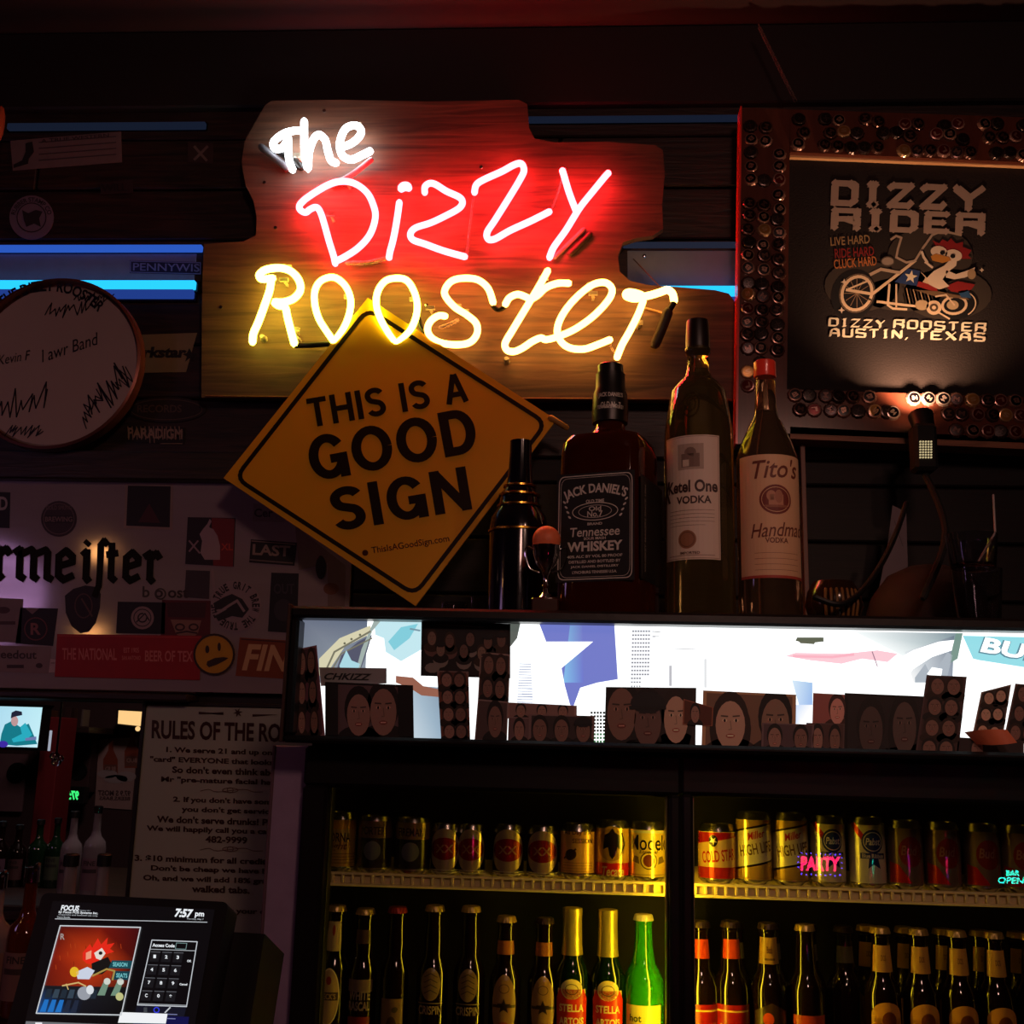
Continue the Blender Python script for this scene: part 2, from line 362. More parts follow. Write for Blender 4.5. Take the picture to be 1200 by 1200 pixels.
    def sans(s, t, cx, cy, w, h, col, L=2, rot=0, t_=.095, gap=.12, sp=.16):
        gl = [sans_glyph(c, t_) for c in t]; tot = sum(g[0] for g in gl) + gap * (len(t) - 1) + sp * t.count(' '); x = 0
        for (wd, sts), ch in zip(gl, t):
            for st in sts:
                n = len(st); q = []
                for i, (a, b) in enumerate(st):      # offset in glyph space, then place
                    p0 = st[i - 1] if i else (st[-2] if st[0] == st[-1] else st[0]); p1 = st[i + 1] if i < n - 1 else (st[1] if st[0] == st[-1] else st[-1])
                    dx, dy = p1[0] - p0[0], p1[1] - p0[1]; l = math.hypot(dx, dy) or 1; q.append(((a - dy / l * t_, b + dx / l * t_), (a + dy / l * t_, b - dx / l * t_)))
                for a, b in zip(q, q[1:]):
                    s._slice([s._xf((x + u) / tot - .5, v - .5, cx, cy, w, h, rot) for u, v in (a[0], b[0], b[1], a[1])], [lin(col)] * 4, L + .3 * sts.index(st))
            x += wd + gap + (sp if ch == ' ' else 0)
    def face(s, cx, cy, w, h, skin, hair, L=3, longhair=False, hat=False):
        sg = -1 if s.M.down else 1
        dk = tuple(int(x * .45) for x in skin); md = tuple(int(x * .8) for x in skin)
        s.ell(cx, cy - sg * h * .62, w * .85, h * .35, hair, L)
        if longhair: s.ell(cx, cy - sg * h * .12, w * .62, h * .66, hair, L)
        s.ell(cx, cy + sg * h * .1, w * .54, h * .52, hair, L + 1); s.ell(cx, cy - sg * h * .04, w * .44, h * .47, skin, L + 2)
        for q in (-1, 1):
            s.ell(cx + q * w * .17, cy + sg * h * .05, w * .075, h * .035, tuple(min(255, int(x * 1.35)) for x in skin), L + 3, 8); s.ell(cx + q * w * .17, cy + sg * h * .05, w * .035, h * .034, (20, 12, 10), L + 4, 8)
            s.line([(cx + q * w * .08, cy + sg * h * .13), (cx + q * w * .27, cy + sg * h * .14)], h * .028, dk, L + 3)
        s.line([(cx, cy + sg * h * .04), (cx + w * .03, cy - sg * h * .12), (cx - w * .05, cy - sg * h * .13)], w * .03, md, L + 3)
        s.ell(cx, cy - sg * h * .25, w * .14, h * .045, (int(skin[0] * .85), int(skin[1] * .55), int(skin[2] * .55)), L + 3, 10); s.rect(cx - w * .09, cy - sg * h * .26, cx + w * .09, cy - sg * h * .235, tuple(min(255, int(x * 1.5)) for x in skin), L + 4)
        if hat: s.ell(cx, cy + sg * h * .33, w * .56, h * .2, (25, 25, 28), L + 4); s.rect(cx - w * .6, cy + sg * h * .2, cx + w * .6, cy + sg * h * .27, (18, 18, 20), L + 5)
    def build(s, name, m=None, parent=None, label=None):
        Lc = wloc(parent); me = bpy.data.meshes.new(name); me.from_pydata([tuple(p - Lc) for p in s.v], [], s.f)
        a = me.color_attributes.new('Col', 'FLOAT_COLOR', 'CORNER'); flat = []
        for c in s.c: flat += c
        a.data.foreach_set('color', flat); me.materials.append(m or PRINT)
        o = link(name, me, parent)
        if label: o['label'] = label
        return o
def card(name, quad, Y, thick, label, cat, group=None, col=(200, 195, 190), M=None, m=None):
    """a flat paper/vinyl thing of real thickness; returns (root object, Pr on its face)"""
    M = M or PX(Y)
    pts = [M(u, v) for u, v in quad]; c = sum(pts, V()) / len(pts)
    root = thing(name, c, label, cat, group)
    MB().prism([p + M.N * 0 for p in pts], -M.N * thick).build('sheet', m or mat('sheet_%d_%d_%d' % col, col, .55), root, smooth=False)
    M2 = PX(O=M.O, N=M.N, eps=M.eps, off=M.off + .0002) if isinstance(M, PX) else M
    return root, Pr(M2)
def Q(x0, y0, x1, y1, s=.03): # pixel box with the roll of the horizontals
    return [(x0, y0), (x1, y0 + (x1 - x0) * s), (x1 - (y1 - y0) * .02, y1 + (x1 - x0) * s), (x0 - (y1 - y0) * .02, y1)]

# ================================================================ the room
YW = 2.15
DW = wood('dark_stained_wood', (22, 13, 11), (60, 36, 29), .5)
PAINT = mat('dark_wall_paint', (38, 28, 28), .7, bump=.2)
CEIL = mat('ceiling_paint', (52, 34, 34), .7, bump=.3, scale=15)
ZB = P(600, 122, 2.13).z            # underside of the beam
ZC = P(700, 30, 2.13).z             # ceiling
ZS0 = P(160, 566, YW).z             # top of the mirrored sticker panel
ZS1 = P(160, 797, YW).z             # its lower edge
ZA = P(160, 822, YW).z              # top of the opening put in place of the lower mirror
XA = P(167, 900, 2.17).x             # right jamb of that opening
def S(o): o['kind'] = 'structure'; return o
S(bx('floor', (-3, -2.6, -.05), (3, 4, 0), mat('floor_tiles', (60, 45, 40), .4), bev=0))
S(bx('ceiling', (-3, -2.6, ZC), (3, 4, ZC + .05), CEIL, bev=0))
S(bx('wall_left', (-3.05, -2.6, 0), (-3, 4, ZC), PAINT, bev=0)); S(bx('wall_right', (3, -2.6, 0), (3.05, 4, ZC), PAINT, bev=0))
S(bx('wall_front', (-3, -2.65, 0), (3, -2.6, ZC), mat('brick_red_paint', (60, 30, 26), .8, bump=.4), bev=0))
wb = T(bpy.data.objects.new('wall_back', None), kind='structure'); COL.objects.link(wb); wb.location = (0, YW, 0)
MB().box((-3, YW + .02, ZA), (3, YW + .1, ZC)).box((XA, YW + .02, 0), (3, YW + .1, ZA)).build('backing', PAINT, wb, smooth=False)
S(bx('wall_alcove', (-2.995, 3.6, 0), (2.995, 3.65, ZC), mat('alcove_paint', (58, 34, 34), .7), bev=0))  # far wall of the recess added for the mirrored view
# planks over the upper wall, one by one
z = ZS0 + .06; k = 0
while z < ZC:
    h = .115
    xs = [-3, -1.9 + .37 * (k % 3), -.35 + .3 * (k % 2), 1.1 - .25 * (k % 3), 3]
    for a, b in zip(xs, xs[1:]): bx('plank', (a + .002, YW - .002 * (k % 2), z + .002), (b - .002, YW + .02, min(z + h, ZC) - .002), DW, wb, .003)
    z += h; k += 1
DW2 = wood('shaded_plank_wood', (12, 7, 7), (24, 14, 12), .7)  # darker copy of the plank wood, the lower wall's shade painted in
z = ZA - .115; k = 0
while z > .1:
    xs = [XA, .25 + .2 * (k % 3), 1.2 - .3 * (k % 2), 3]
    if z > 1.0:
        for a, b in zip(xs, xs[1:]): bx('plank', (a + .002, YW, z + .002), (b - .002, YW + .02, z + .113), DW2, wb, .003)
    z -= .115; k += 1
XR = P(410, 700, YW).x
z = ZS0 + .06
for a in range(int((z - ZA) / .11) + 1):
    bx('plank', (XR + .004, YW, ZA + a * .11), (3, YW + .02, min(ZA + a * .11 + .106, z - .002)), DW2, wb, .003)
S(bx('trim_1', (-3, YW - .02, ZB), (3, YW + .02, ZC), mat('beam_paint', (30, 19, 19), .6), bev=.004))   # beam under the ceiling
S(bx('trim_2', (-3, YW - .03, ZS0), (XR, YW, ZS0 + .058), DW, bev=.003))
S(bx('trim_3', (-3, YW - .035, ZA + .016), (XA + .1, YW + .02, ZS1 - .022), mat('lacquered_shelf_edge', (62, 46, 44), .15), bev=.003))
S(bx('trim_4', (-3, YW - .05, ZA), (XA + .1, YW + .02, ZA + .014), DW, bev=.003))
ZS = ZS1 - .02
# the mirrored panel the stickers are on
def mirror_mat():
    m = bpy.data.materials.new('smoky_mirror'); m.use_nodes = True; nt = m.node_tree; b = nt.nodes['Principled BSDF']
    b.inputs['Base Color'].default_value = (*lin((158, 138, 142)), 1); b.inputs['Roughness'].default_value = .6
    g = nt.nodes.new('ShaderNodeBsdfGlossy'); g.inputs['Roughness'].default_value = .09; g.inputs['Color'].default_value = (.6, .55, .55, 1)
    n = nt.nodes.new('ShaderNodeTexNoise'); n.inputs['Scale'].default_value = 9; n.inputs['Detail'].default_value = 4
    mr = nt.nodes.new('ShaderNodeMapRange'); mr.inputs[3].default_value = .05; mr.inputs[4].default_value = .35
    x = nt.nodes.new('ShaderNodeMixShader'); nt.links.new(n.outputs[0], mr.inputs[0]); nt.links.new(mr.outputs[0], x.inputs[0])
    nt.links.new(b.outputs[0], x.inputs[1]); nt.links.new(g.outputs[0], x.inputs[2]); nt.links.new(x.outputs[0], nt.nodes['Material Output'].inputs[0]); return m
mp_ = MB().box((-3, YW - .004, ZS), (XR, YW + .02, ZS0)).build('mirror_panel', mirror_mat(), smooth=False)
T(mp_, 'smoky mirror panel covered with stickers on the left wall', 'mirror')
# lamps of the bar room seen in that mirror (they hang behind the camera)
def pendant(px, py, yv, r, st, label):
    p = P(px, py, yv); p.y = 2 * (YW - .004) - p.y
    o = thing('pendant_lamp', p, label, 'lamp', None)
    MB().sphere(p, r, 16).build('bulb', emit('warm_bulb', (1, .45, .14), st), o)
    MB().lathe(p, [(r * .5, r * 2.2), (r * 1.0, r * 1.7), (r * 2.2, .0), (r * 2.3, .0), (r * 1.1, r * 1.8), (r * .55, r * 2.4)], 24).build('shade', BLACK, o)
    MB().tube([p + V((0, 0, r * 2.3)), V((p.x, p.y, ZC))], .004, 6).build('cord', BLACK, o)
pendant(118, 645, 3.4, .032, 16, 'small warm pendant lamp behind the viewer reflected in the lettered mirror')
pendant(108, 737, 4.3, .04, 14, 'low warm pendant lamp behind the viewer reflected above the red banner')

# ================================================================ blue light strips on the wall, and ledge bands given a blue glow
def strip(x0, x1, y0, y1, Y, m, label, name='glow_strip', housing=True):
    a = P(x0, (y0 + y1) / 2, Y); b = P(x1, (y0 + y1) / 2, Y); ym = (x0 + x1) / 2
    zt = P(ym, y0, Y).z; zb = P(ym, y1, Y).z
    o = thing(name, ((a.x + b.x) / 2, Y, (zt + zb) / 2), label, 'light', None)
    bx('diffuser', (a.x, Y, zb), (b.x, Y + .012, zt), m, o, .0015)
    if housing: bx('channel', (a.x - .004, Y + .012, zb - .004), (b.x + .004, YW + .0, zt + .004), DARKM, o, .001)
CYAN = emit('cyan_led', (.02, .50, 1.0), 1.35); BLUE = emit('blue_led', (.04, .16, .85), .62); DIMB = emit('dim_blue_led', (.06, .09, .2), .12); UND = emit('lit_ledge_glow', (.03, .09, .5), .5)
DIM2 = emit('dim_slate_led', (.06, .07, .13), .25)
strip(-60, 228, 328, 337.5, 2.125, CYAN, 'bright cyan light strip on the left wall behind the signed drum head')
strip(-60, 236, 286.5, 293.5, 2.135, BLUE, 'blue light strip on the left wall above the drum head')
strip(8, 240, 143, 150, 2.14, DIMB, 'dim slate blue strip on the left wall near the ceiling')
strip(760, 868, 334.5, 346, 2.125, CYAN, 'bright cyan light strip between the neon sign and the cap-covered frame')
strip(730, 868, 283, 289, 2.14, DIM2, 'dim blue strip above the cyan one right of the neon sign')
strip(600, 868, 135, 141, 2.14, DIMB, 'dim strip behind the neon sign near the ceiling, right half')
strip(-60, 226, 338.5, 348, 2.13, UND, 'ledge band with blue spill put in as glow, under the left cyan strip')  # cyan strip's spill on the ledge, put in as emission
strip(790, 866, 347, 350.5, 2.13, UND, 'thin ledge band with blue spill put in as glow, right of the neon sign')  # same spill on the right-hand ledge, also emissive
# painted band between the strips
bx('ledge', (P(-60, 310, YW).x, 2.146, P(100, 350, 2.14).z), (P(228, 310, 2.14).x, 2.15, P(100, 296, 2.14).z), mat('pale_band', (120, 130, 165), .5), wb, .001)
bx('ledge', (P(735, 310, YW).x, 2.146, P(800, 352, 2.14).z), (P(868, 310, 2.14).x, 2.15, P(800, 292, 2.14).z), mat('pale_band', (120, 130, 165), .5), wb, .001)

# ================================================================ neon sign
YN = 2.066; YBD = 2.10
PLY = wood('plywood', (60, 40, 29), (104, 71, 50), .65, 4)
neon = thing('neon_sign', P(520, 470, YBD), 'large neon sign on a ragged plywood board, white, red and yellow tubes', 'neon sign')
out = [(318, 118), (400, 117), (500, 119), (608, 117), (618, 122), (620, 150), (626, 162), (650, 167), (712, 166), (768, 170), (777, 176), (779, 205), (776, 240), (777, 268), (765, 276), (745, 279), (730, 284), (724, 300), (726, 318), (738, 329), (760, 334), (790, 336),
       (838, 340), (854, 344), (860, 352), (860, 470), (560, 468), (236, 466), (237, 330), (239, 286), (285, 283), (300, 276), (301, 255), (297, 235), (288, 218), (283, 190), (287, 165), (300, 142), (310, 124)]
mb = PX(YBD)
MB().prism([mb(*p) for p in out], (0, .018, 0)).build('backboard', PLY, neon, smooth=False)
for x in (330, 560, 800): bx('spacer', mb(x - 12, 440) + V((0, .018, 0)), mb(x + 12, 400) + V((0, .046, 0)), DW, neon)
bx('grain_batten', P(240, 463, YBD - .004), P(858, 470, YBD + .0), wood('batten_wood', (70, 42, 26), (120, 80, 48)), neon, .002)
NW = emit('white_neon', (.92, .96, 1.0), 11); NRD = emit('red_neon', (1, .022, .030), 54); NY = emit('yellow_neon', (1, .46, .075), 12)
NY2 = emit('lemon_neon', (1, .86, .07), 14)
mn = PX(YN)
CLIP = mat('clear_standoff', (230, 220, 200), .15, trans=.6)
GL = mat('unlit_glass', (190, 170, 165), .1, trans=.7); BLKP = mat('blackout_paint', (14, 12, 10), .35)
def neon_tube(pts, m, r=.0066, k=5, label=None, dy=0, name='neon_tube'):
    p = smooth_path([mn(*q[:2]) + V((0, (q[2] if len(q) > 2 else 0) + dy, 0)) for q in pts], k)
    return T(MB().tube(p, r, 12).build(name, m, neon), label)
def clip(x, y):
    a = mn(x, y) + V((0, .006, 0)); MB().lathe(a, [(.0035, 0), (.003, .04), (.006, .043), (.006, .045)], 10, axis=(0, 1, 0)).build('tube_support', CLIP, neon)
    MB().box(a + V((-.009, -.006, -.0035)), a + V((.009, .001, .0035))).build('clip', CLIP, bpy.data.objects[neon.name], smooth=False)
W = 'white neon word The'
neon_tube([(352, 153), (343, 153.5), (332, 157), (321, 166), (322, 174), (331, 173), (337, 164), (337.5, 163)], NW, .0073, label='white neon, letter T top curl')
neon_tube([(337.5, 160), (338, 175), (339, 188), (343, 199)], NW, .0073, label='white neon, letter T stem')
neon_tube([(356.5, 142), (356.5, 160), (357, 180), (361, 198), (362, 180), (367, 164), (374, 158), (381, 164), (384, 176), (388, 188), (394, 191)], NW, .0073, label='white neon, letter h')
neon_tube([(402, 172), (412, 168), (421, 160), (423, 152), (416, 147), (406, 150), (400, 160), (398, 172), (402, 183), (412, 187), (424, 182), (434, 177)], NW, .0073, label='white neon, letter e')
RD = 'red neon, letter %s'
neon_tube([(393, 309), (391, 300), (386, 284), (381, 266), (376, 250), (371, 243), (364, 245), (358, 249), (352, 246), (351, 241), (357, 234), (370, 225), (384, 217), (396, 213), (409, 213), (421, 218), (431, 227), (437, 239), (440, 252), (437, 267), (430, 280), (418, 292), (404, 301), (396, 305)], NRD, label=RD % 'D')
neon_tube([(468, 237), (466, 252), (463, 270), (460, 284), (457, 295), (454, 297, .02)], NRD, label=RD % 'i')
neon_tube([(470.5, 221), (472.5, 218.5), (476, 218), (478.5, 220)], NRD, .0086, label='red neon dot of the i')
neon_tube([(497, 223, .01), (498, 219), (503, 215), (510, 216), (523, 224), (538, 231), (542, 237), (538, 244), (524, 252), (505, 261), (487, 267), (481, 274), (484, 281), (498, 286), (520, 294), (545, 301)], NRD, label=RD % 'z, the first')
neon_tube([(555.5, 223, .01), (558, 217), (566, 211), (588, 201), (603, 193), (611, 192), (614, 200), (609, 211), (597, 231), (580, 258), (571, 272), (572, 280), (580, 280), (598, 270), (622, 259), (644, 248)], NRD, label=RD % 'z, the second')
neon_tube([(659, 198, .006), (661, 206), (667, 226), (675, 247)], NRD, label=RD % 'y, short arm')
neon_tube([(713, 201, .006), (709, 207), (695, 224), (682, 240), (674, 252), (663, 270), (650, 288), (646, 296), (644, 302)], NRD, label=RD % 'y, long stroke')
YL = 'yellow neon, letter %s'
neon_tube([(320, 326), (307, 327), (304, 322), (312, 316), (328, 314), (341, 318), (350, 328), (352, 340), (344, 350), (332, 354), (322, 354), (326, 358), (334, 360), (337, 372), (341, 388), (345, 403)], NY2, .0074, label=YL % 'R, bowl and leg')
neon_tube([(318, 326), (316, 340), (310, 358), (303, 377), (297, 391), (296, 401)], NY2, .0074, label=YL % 'R, stem')
neon_tube([(391, 400), (384, 390), (374, 374), (369, 357), (369, 341), (375, 330), (386, 325), (396, 327), (406, 337), (411, 352), (409, 369), (403, 384), (395, 396), (391, 401)], NY2, label=YL % 'O, the first')
neon_tube([(462, 400), (455, 390), (446, 374), (441, 357), (443, 341), (452, 329), (466, 326), (477, 329), (485, 341), (489, 357), (487, 373), (480, 388), (470, 398), (464, 402)], NY2, label=YL % 'O, the second')
neon_tube([(522, 370.5), (514, 370), (505, 376), (501, 386), (506, 396), (518, 402), (536, 404), (551, 401), (559, 391), (558, 379), (547, 369), (533, 360), (522, 347), (522, 338), (530, 329), (544, 326), (560, 328), (572, 338), (578, 355)], NY, label=YL % 's')
neon_tube([(592, 357), (597, 349), (606, 345), (614, 347), (622, 350), (630, 346), (640, 337), (654, 332), (667, 332)], NY, label=YL % 't, crossbar')
neon_tube([(642, 317), (636, 328), (626, 345), (612, 368), (600, 388), (592, 402), (594, 410), (602, 412), (612, 408), (624, 400), (634, 396), (640, 398), (655, 394), (675, 385), (697, 369), (714, 350), (717, 338), (708, 331), (692, 335), (672, 352), (658, 371), (653, 388), (658, 401), (669, 408), (685, 409), (700, 404), (715, 398)], NY, label=YL % 't, running on into the e')
neon_tube([(752, 346), (742, 343), (735, 343), (734, 347), (744, 350), (752, 348), (762, 346), (772, 343), (782, 340), (788, 344), (790, 353)], NY, .0074, label=YL % 'r, arm')
neon_tube([(754, 352), (748, 368), (738, 388), (729, 404), (723, 419)], NY, label=YL % 'r, stem')
# blacked-out and unlit runs
neon_tube([(346, 404, .004), (362, 402, .012), (388, 401, .008)], BLKP, .0055, name='blackout_section')
neon_tube([(398, 399, .006), (420, 399, .012), (456, 402, .006)], BLKP, .0055, name='blackout_section')
neon_tube([(489, 370, .006), (494, 383, .01), (500, 388, .006)], BLKP, .005, name='blackout_section')
neon_tube([(516, 382, .008), (527, 376, .016), (535, 371, .02)], GL, .0045, name='glass_bridge')
neon_tube([(577, 357, .004), (583, 361, .008), (591, 359, .004)], BLKP, .005, name='blackout_section')
neon_tube([(320, 168, .012), (350, 190, .02)], BLKP, .0085, name='electrode_cover', label='black electrode cover beside the T')
neon_tube([(304, 168, .014), (334, 191, .02)], mat('grey_sleeve', (90, 90, 95), .3), .0075, name='electrode_cover')
neon_tube([(434, 184, .01), (410, 198, .022), (386, 208, .03)], mat('pinkish_glass', (160, 120, 125), .2), .006, name='glass_bridge')
neon_tube([(404, 303, .02), (428, 300, .03), (452, 297, .02)], GL, .005, name='glass_bridge')
neon_tube([(546, 297, .014), (549, 262, .022), (554, 228, .014)], GL, .0024, name='glass_bridge')
neon_tube([(645, 244, .012), (653, 222, .02), (659, 204, .01)], GL, .0024, name='glass_bridge')
neon_tube([(650, 296, .02), (662, 282, .03), (684, 261, .03)], mat('pinkish_glass', (160, 120, 125), .2), .005, name='glass_bridge')
neon_tube([(692, 266, .03), (680, 278, .03), (668, 290, .03)], mat('brown_sleeve', (70, 42, 36), .4), .0052, name='electrode_cover')
neon_tube([(790, 354, .0), (785, 362, .004)], BLKP, .006, name='electrode_cover')
neon_tube([(783, 364, .006), (776, 382, .012), (768, 400, .016)], mat('ribbed_rubber', (60, 46, 32), .5, bump=.6, scale=120), .0105, name='electrode_cover', label='dark ribbed rubber boot hanging from the r')
neon_tube([(714, 400, .006), (718, 405, .02), (723, 414, .012)], GL, .003, name='glass_bridge')
WIRE = mat('red_wire', (120, 50, 45), .5)
neon_tube([(686, 268, .035), (670, 280, .044), (666, 298, .044), (672, 314, .044), (686, 327, .04)], WIRE, .0016, name='wire')
neon_tube([(757, 354, .03), (772, 358, .03), (782, 364, .02)], mat('tan_wire', (170, 130, 90), .5), .0022, name='wire')
neon_tube([(325, 185, .03), (336, 200, .04), (344, 214, .044)], WIRE, .0014, name='wire')
for x, y in ((336, 312), (332, 327), (345, 385), (408, 347), (485, 350), (535, 358), (544, 364), (693, 333), (695, 343), (748, 377), (406, 211), (387, 250), (418, 145), (637, 325), (349, 181), (504, 360)): clip(x, y)
for x, y in ((594, 424), (310, 398), (350, 400), (748, 382)):
    a = mb(x, y); MB().lathe(a, [(.007, 0), (.006, -.012), (.004, -.02)], 10, axis=(0, 1, 0)).build('screw_post', CLIP, neon)
for x, y in ((380, 130), (259, 360), (310, 214), (323, 267), (564, 196), (755, 300), (500, 358)):
    MB().lathe(mb(x, y), [(.004, 0), (.0035, -.0015), (.002, -.002)], 10, axis=(0, 1, 0)).build('screw', CHROME, neon)
neon_tube([(744, 288, .06), (778, 335, .02)], mat('thin_rope', (70, 45, 40), .7), .001, name='wire')
# chain hanging below the beam edge
CHM = mat('old_chain', (120, 90, 84), .5, .3)
ch = thing('chain', P(910, 75, 2.08), 'thin hanging metal chain near the ceiling above the framed shirt', 'chain')
a, b = P(889, 30, 2.06), P(932, 118, 2.06); n = 26
lk = None
for i in range(n):
    c = a + (b - a) * (i + .5) / n; d = (b - a) / n
    t = d.normalized(); s1 = (V((0, 1, 0)).cross(t) if i % 2 else V((0, 1, 0))) * .0028
    MB().tube([c - t * .0055 - s1, c - t * .0055 + s1, c + t * .0055 + s1, c + t * .0055 - s1], .0009, 5, closed=True).build('chain_link', CHM, ch)
MB().sphere(P(-1, 146, 2.08), .022, 12, (.5, .5, 2)).build('wall_bracket', mat('orange_wood', (190, 90, 50), .5))
T(bpy.data.objects['wall_bracket'], 'small orange wooden knob at the left edge high on the wall', 'bracket')

# ================================================================ yellow diamond sign
up = (V((0, .09, .56))).normalized()
Yt = 2.078
O = P(430, 350, Yt); Nn = V((0, -up.z, up.y))
ms = PX(O=O, N=Nn)
sg, pr = card('diamond_sign', [(431, 349), (652, 492), (487, 710), (262, 560)], None, .004, 'yellow diamond-shaped sign reading THIS IS A GOOD SIGN leaning below the neon', 'sign', M=ms, col=(235, 160, 20), m=mat('yellow_corrugated_sign', (228, 170, 18), .42, coat=.3, var=.04, scale=6))
k = [(431, 362), (640, 496), (486, 697), (276, 560)]
def rnd(q, r=.06, n=5):
    o = []
    for i in range(len(q)):
        a, b, c = V(q[i - 1]), V(q[i]), V(q[(i + 1) % len(q)])
        p0 = b + (a - b) * r; p2 = b + (c - b) * r
        for j in range(n + 1):
            t = j / n; o.append(tuple(p0 * (1 - t) ** 2 + b * 2 * t * (1 - t) + p2 * t * t))
    return o
BK = (26, 14, 8)
pr.line(rnd(k), 5, BK, 1, closed=True)
pr.sans('THIS IS A', 454, 469, 188, 34, BK, 2, 9.5, .09)
pr.sans('GOOD', 459.5, 521, 198, 53, BK, 2, 10.5, .095, .09); pr.sans('SIGN', 469, 585, 163, 51, BK, 2, 9.5, .095, .12)
pr.text('ThisIsAGoodSign.com', 481, 639, 92, 10, (70, 32, 12), 2, 9, .01); pr.ell(428, 648, 3.6, 3.6, (70, 32, 12), 2, 12)
pr.build('lettering', VINYL, sg)
MB().tube([ms(645, 490) + V((0, -.004, 0)), ms(664, 500) + V((0, .006, 0))], .0058, 10).build('stick_end', wood('stick', (150, 105, 40), (190, 140, 60)), sg)
# ================================================================ signed drum head
Yd = 2.10
o = thing('drum_head', P(66, 533, Yd), 'round signed drum head hanging on the left wall', 'drum head')
cc = P(66, 428, Yd); rd = 104.5 * SCL(66, 428, Yd)
MB().lathe(cc, [(rd * .965, -.008), (rd * .99, -.012), (rd, -.008), (rd, .018), (rd * .97, .02), (rd * .965, .0)], 72, axis=(0, -1, 0)).build('hoop', mat('copper_hoop', (120, 70, 62), .3, .6), o)
MB().lathe(cc, [(rd * .97, -.004), (rd * .93, .004)], 72, axis=(0, -1, 0)).build('skin', mat('drum_skin', (182, 158, 142), .45, var=.1, scale=6), o)
pr = Pr(PX(Yd, off=.0045)); INK = (30, 22, 34)
pr.text('THE DIZZY ROOSTER', 62, 336, 132, 13, INK, 2, -3, .03, arc=88)
random.seed(5)
def scrawl(pr, x, y, w, h, rot=0, n=9, lw=1.3, col=INK, slant=.4):
    pts = []
    m = n * 4
    for i in range(m):
        t = i / (m - 1); q = (t - .5) * w + random.uniform(-.16, .16) * h; v = (.5 if i % 2 else -.5) * h * random.choice((.25, .5, .6, .9, 1.3)) + random.uniform(-.1, .1) * h
        q += v * slant; c, s_ = cos(R(rot)), sin(R(rot)); pts.append((x + q * c - v * s_, y - (q * s_ + v * c)))
    pr.line([tuple(p)[:2] for p in smooth_path([V((a, b, 0)) for a, b in pts], 2)], lw, col, 2)
pr.text('Kevin F', 18, 420, 40, 11, INK, 2, 10, 0, .4); pr.text('l awr Band', 83, 408, 72, 14, INK, 2, 18, .0, .4)
scrawl(pr, 84, 362, 60, 16, 8, 5); scrawl(pr, 112, 349, 44, 8, 0, 4); scrawl(pr, 28, 474, 60, 26, 12, 4, 1.5); scrawl(pr, 30, 506, 40, 14, -8, 5, 1.2)
scrawl(pr, 126, 460, 66, 24, 48, 5, 1.6); scrawl(pr, 108, 480, 40, 14, 60, 3, 1.4); scrawl(pr, 145, 446, 22, 16, 50, 2, 1.2)
pr.build('ink_writing', VINYL, o)
# ================================================================ stickers on the upper wall
YS = 2.1466
def stk(name, quad, col, label, cat='sticker', group=None, Y=None, thick=.0006):
    return card(name, quad, Y or YS, thick, label, cat, group, col)
r_, pr = stk('flyer', [(12, 165), (142, 154), (143, 190), (15, 200)], (118, 96, 96), 'pale tilted flyer with a dark figure high on the left wall', 'flyer')
pr.poly([(30, 168), (38, 166), (40, 178), (34, 186), (33, 192), (16, 197), (16, 193), (26, 188), (30, 178)], (30, 22, 26), 1)
for j in range(4): pr.line([(46, 167 + j * 7), (136, 160 + j * 7)], 1.2, (70, 55, 58), 1)
pr.text('A TRUE WESTERN', 88, 162, 80, 4.5, (60, 48, 52), 2, 5); pr.build('print', None, r_)
def roundsticker(name, x, y, r, col, label, cat='sticker', Y=YS): return card(name, [(x + r * cos(a * pi / 14), y + r * sin(a * pi / 14)) for a in range(28)], Y, .0006, label, cat, None, col)
r_, pr = roundsticker('round_sticker', 37, 255, 26, (120, 100, 115), 'pale round sticker with a dark goat head above the blue light')
pr.ring(37, 255, 17, 17, 1.2, (40, 30, 36), 1); pr.text('RUBBER STAMP CO', 37, 234, 60, 5.5, (40, 30, 36), 2, 0, .02, arc=22)
pr.poly([(26, 246), (33, 250), (42, 246), (50, 248), (46, 256), (48, 266), (40, 262), (31, 266), (28, 258)], (40, 30, 36), 1); pr.build('print', None, r_)
r_, pr = stk('star_sticker', [(220, 166), (250, 168), (250, 192), (220, 190)], (62, 40, 40), 'small dark sticker with an X-shaped star beside the neon board')
pr.line([(228, 172), (242, 188)], 3, (120, 95, 92), 1); pr.line([(243, 172), (228, 187)], 3, (120, 95, 92), 1); pr.build('print', None, r_)
r_, pr = stk('torn_sticker', [(118, 214), (156, 210), (156, 226), (118, 228)], (52, 34, 36), 'dark torn sticker in the middle of the upper left wall')
pr.text('WILL', 134, 220, 30, 9, (26, 14, 18), 2, 2, .03); pr.build('print', None, r_)
r_, pr = stk('band_sticker', [(152, 305), (236, 307), (236, 322), (152, 320)], (30, 36, 78), 'long dark blue sticker reading PENNYWIS between the blue strips', Y=2.1456)
pr.line([(153, 306), (235, 308), (235, 321), (153, 319)], 1, (120, 130, 190), 1, True); pr.text('PENNYWIS', 195, 313.4, 78, 9, (120, 130, 190), 2, -1, .01); pr.build('print', None, r_)
r_, pr = stk('energy_drink_sticker', [(140, 393), (231, 390), (218, 436), (150, 437)], (150, 128, 88), 'beige sticker reading rkstar beside the drum head')
pr.text('rkstar', 193, 413, 52, 13, (30, 18, 14), 2, 0, .05, .15); pr.poly([(219, 414), (222, 408), (225, 414), (231, 415), (226, 418), (227, 424), (222, 420), (217, 424), (219, 418), (214, 415)], (30, 18, 14), 2); pr.build('print', None, r_)
e_ = [(195 + 46 * cos(a * pi / 14), 480 + 15 * sin(a * pi / 14)) for a in range(28)]
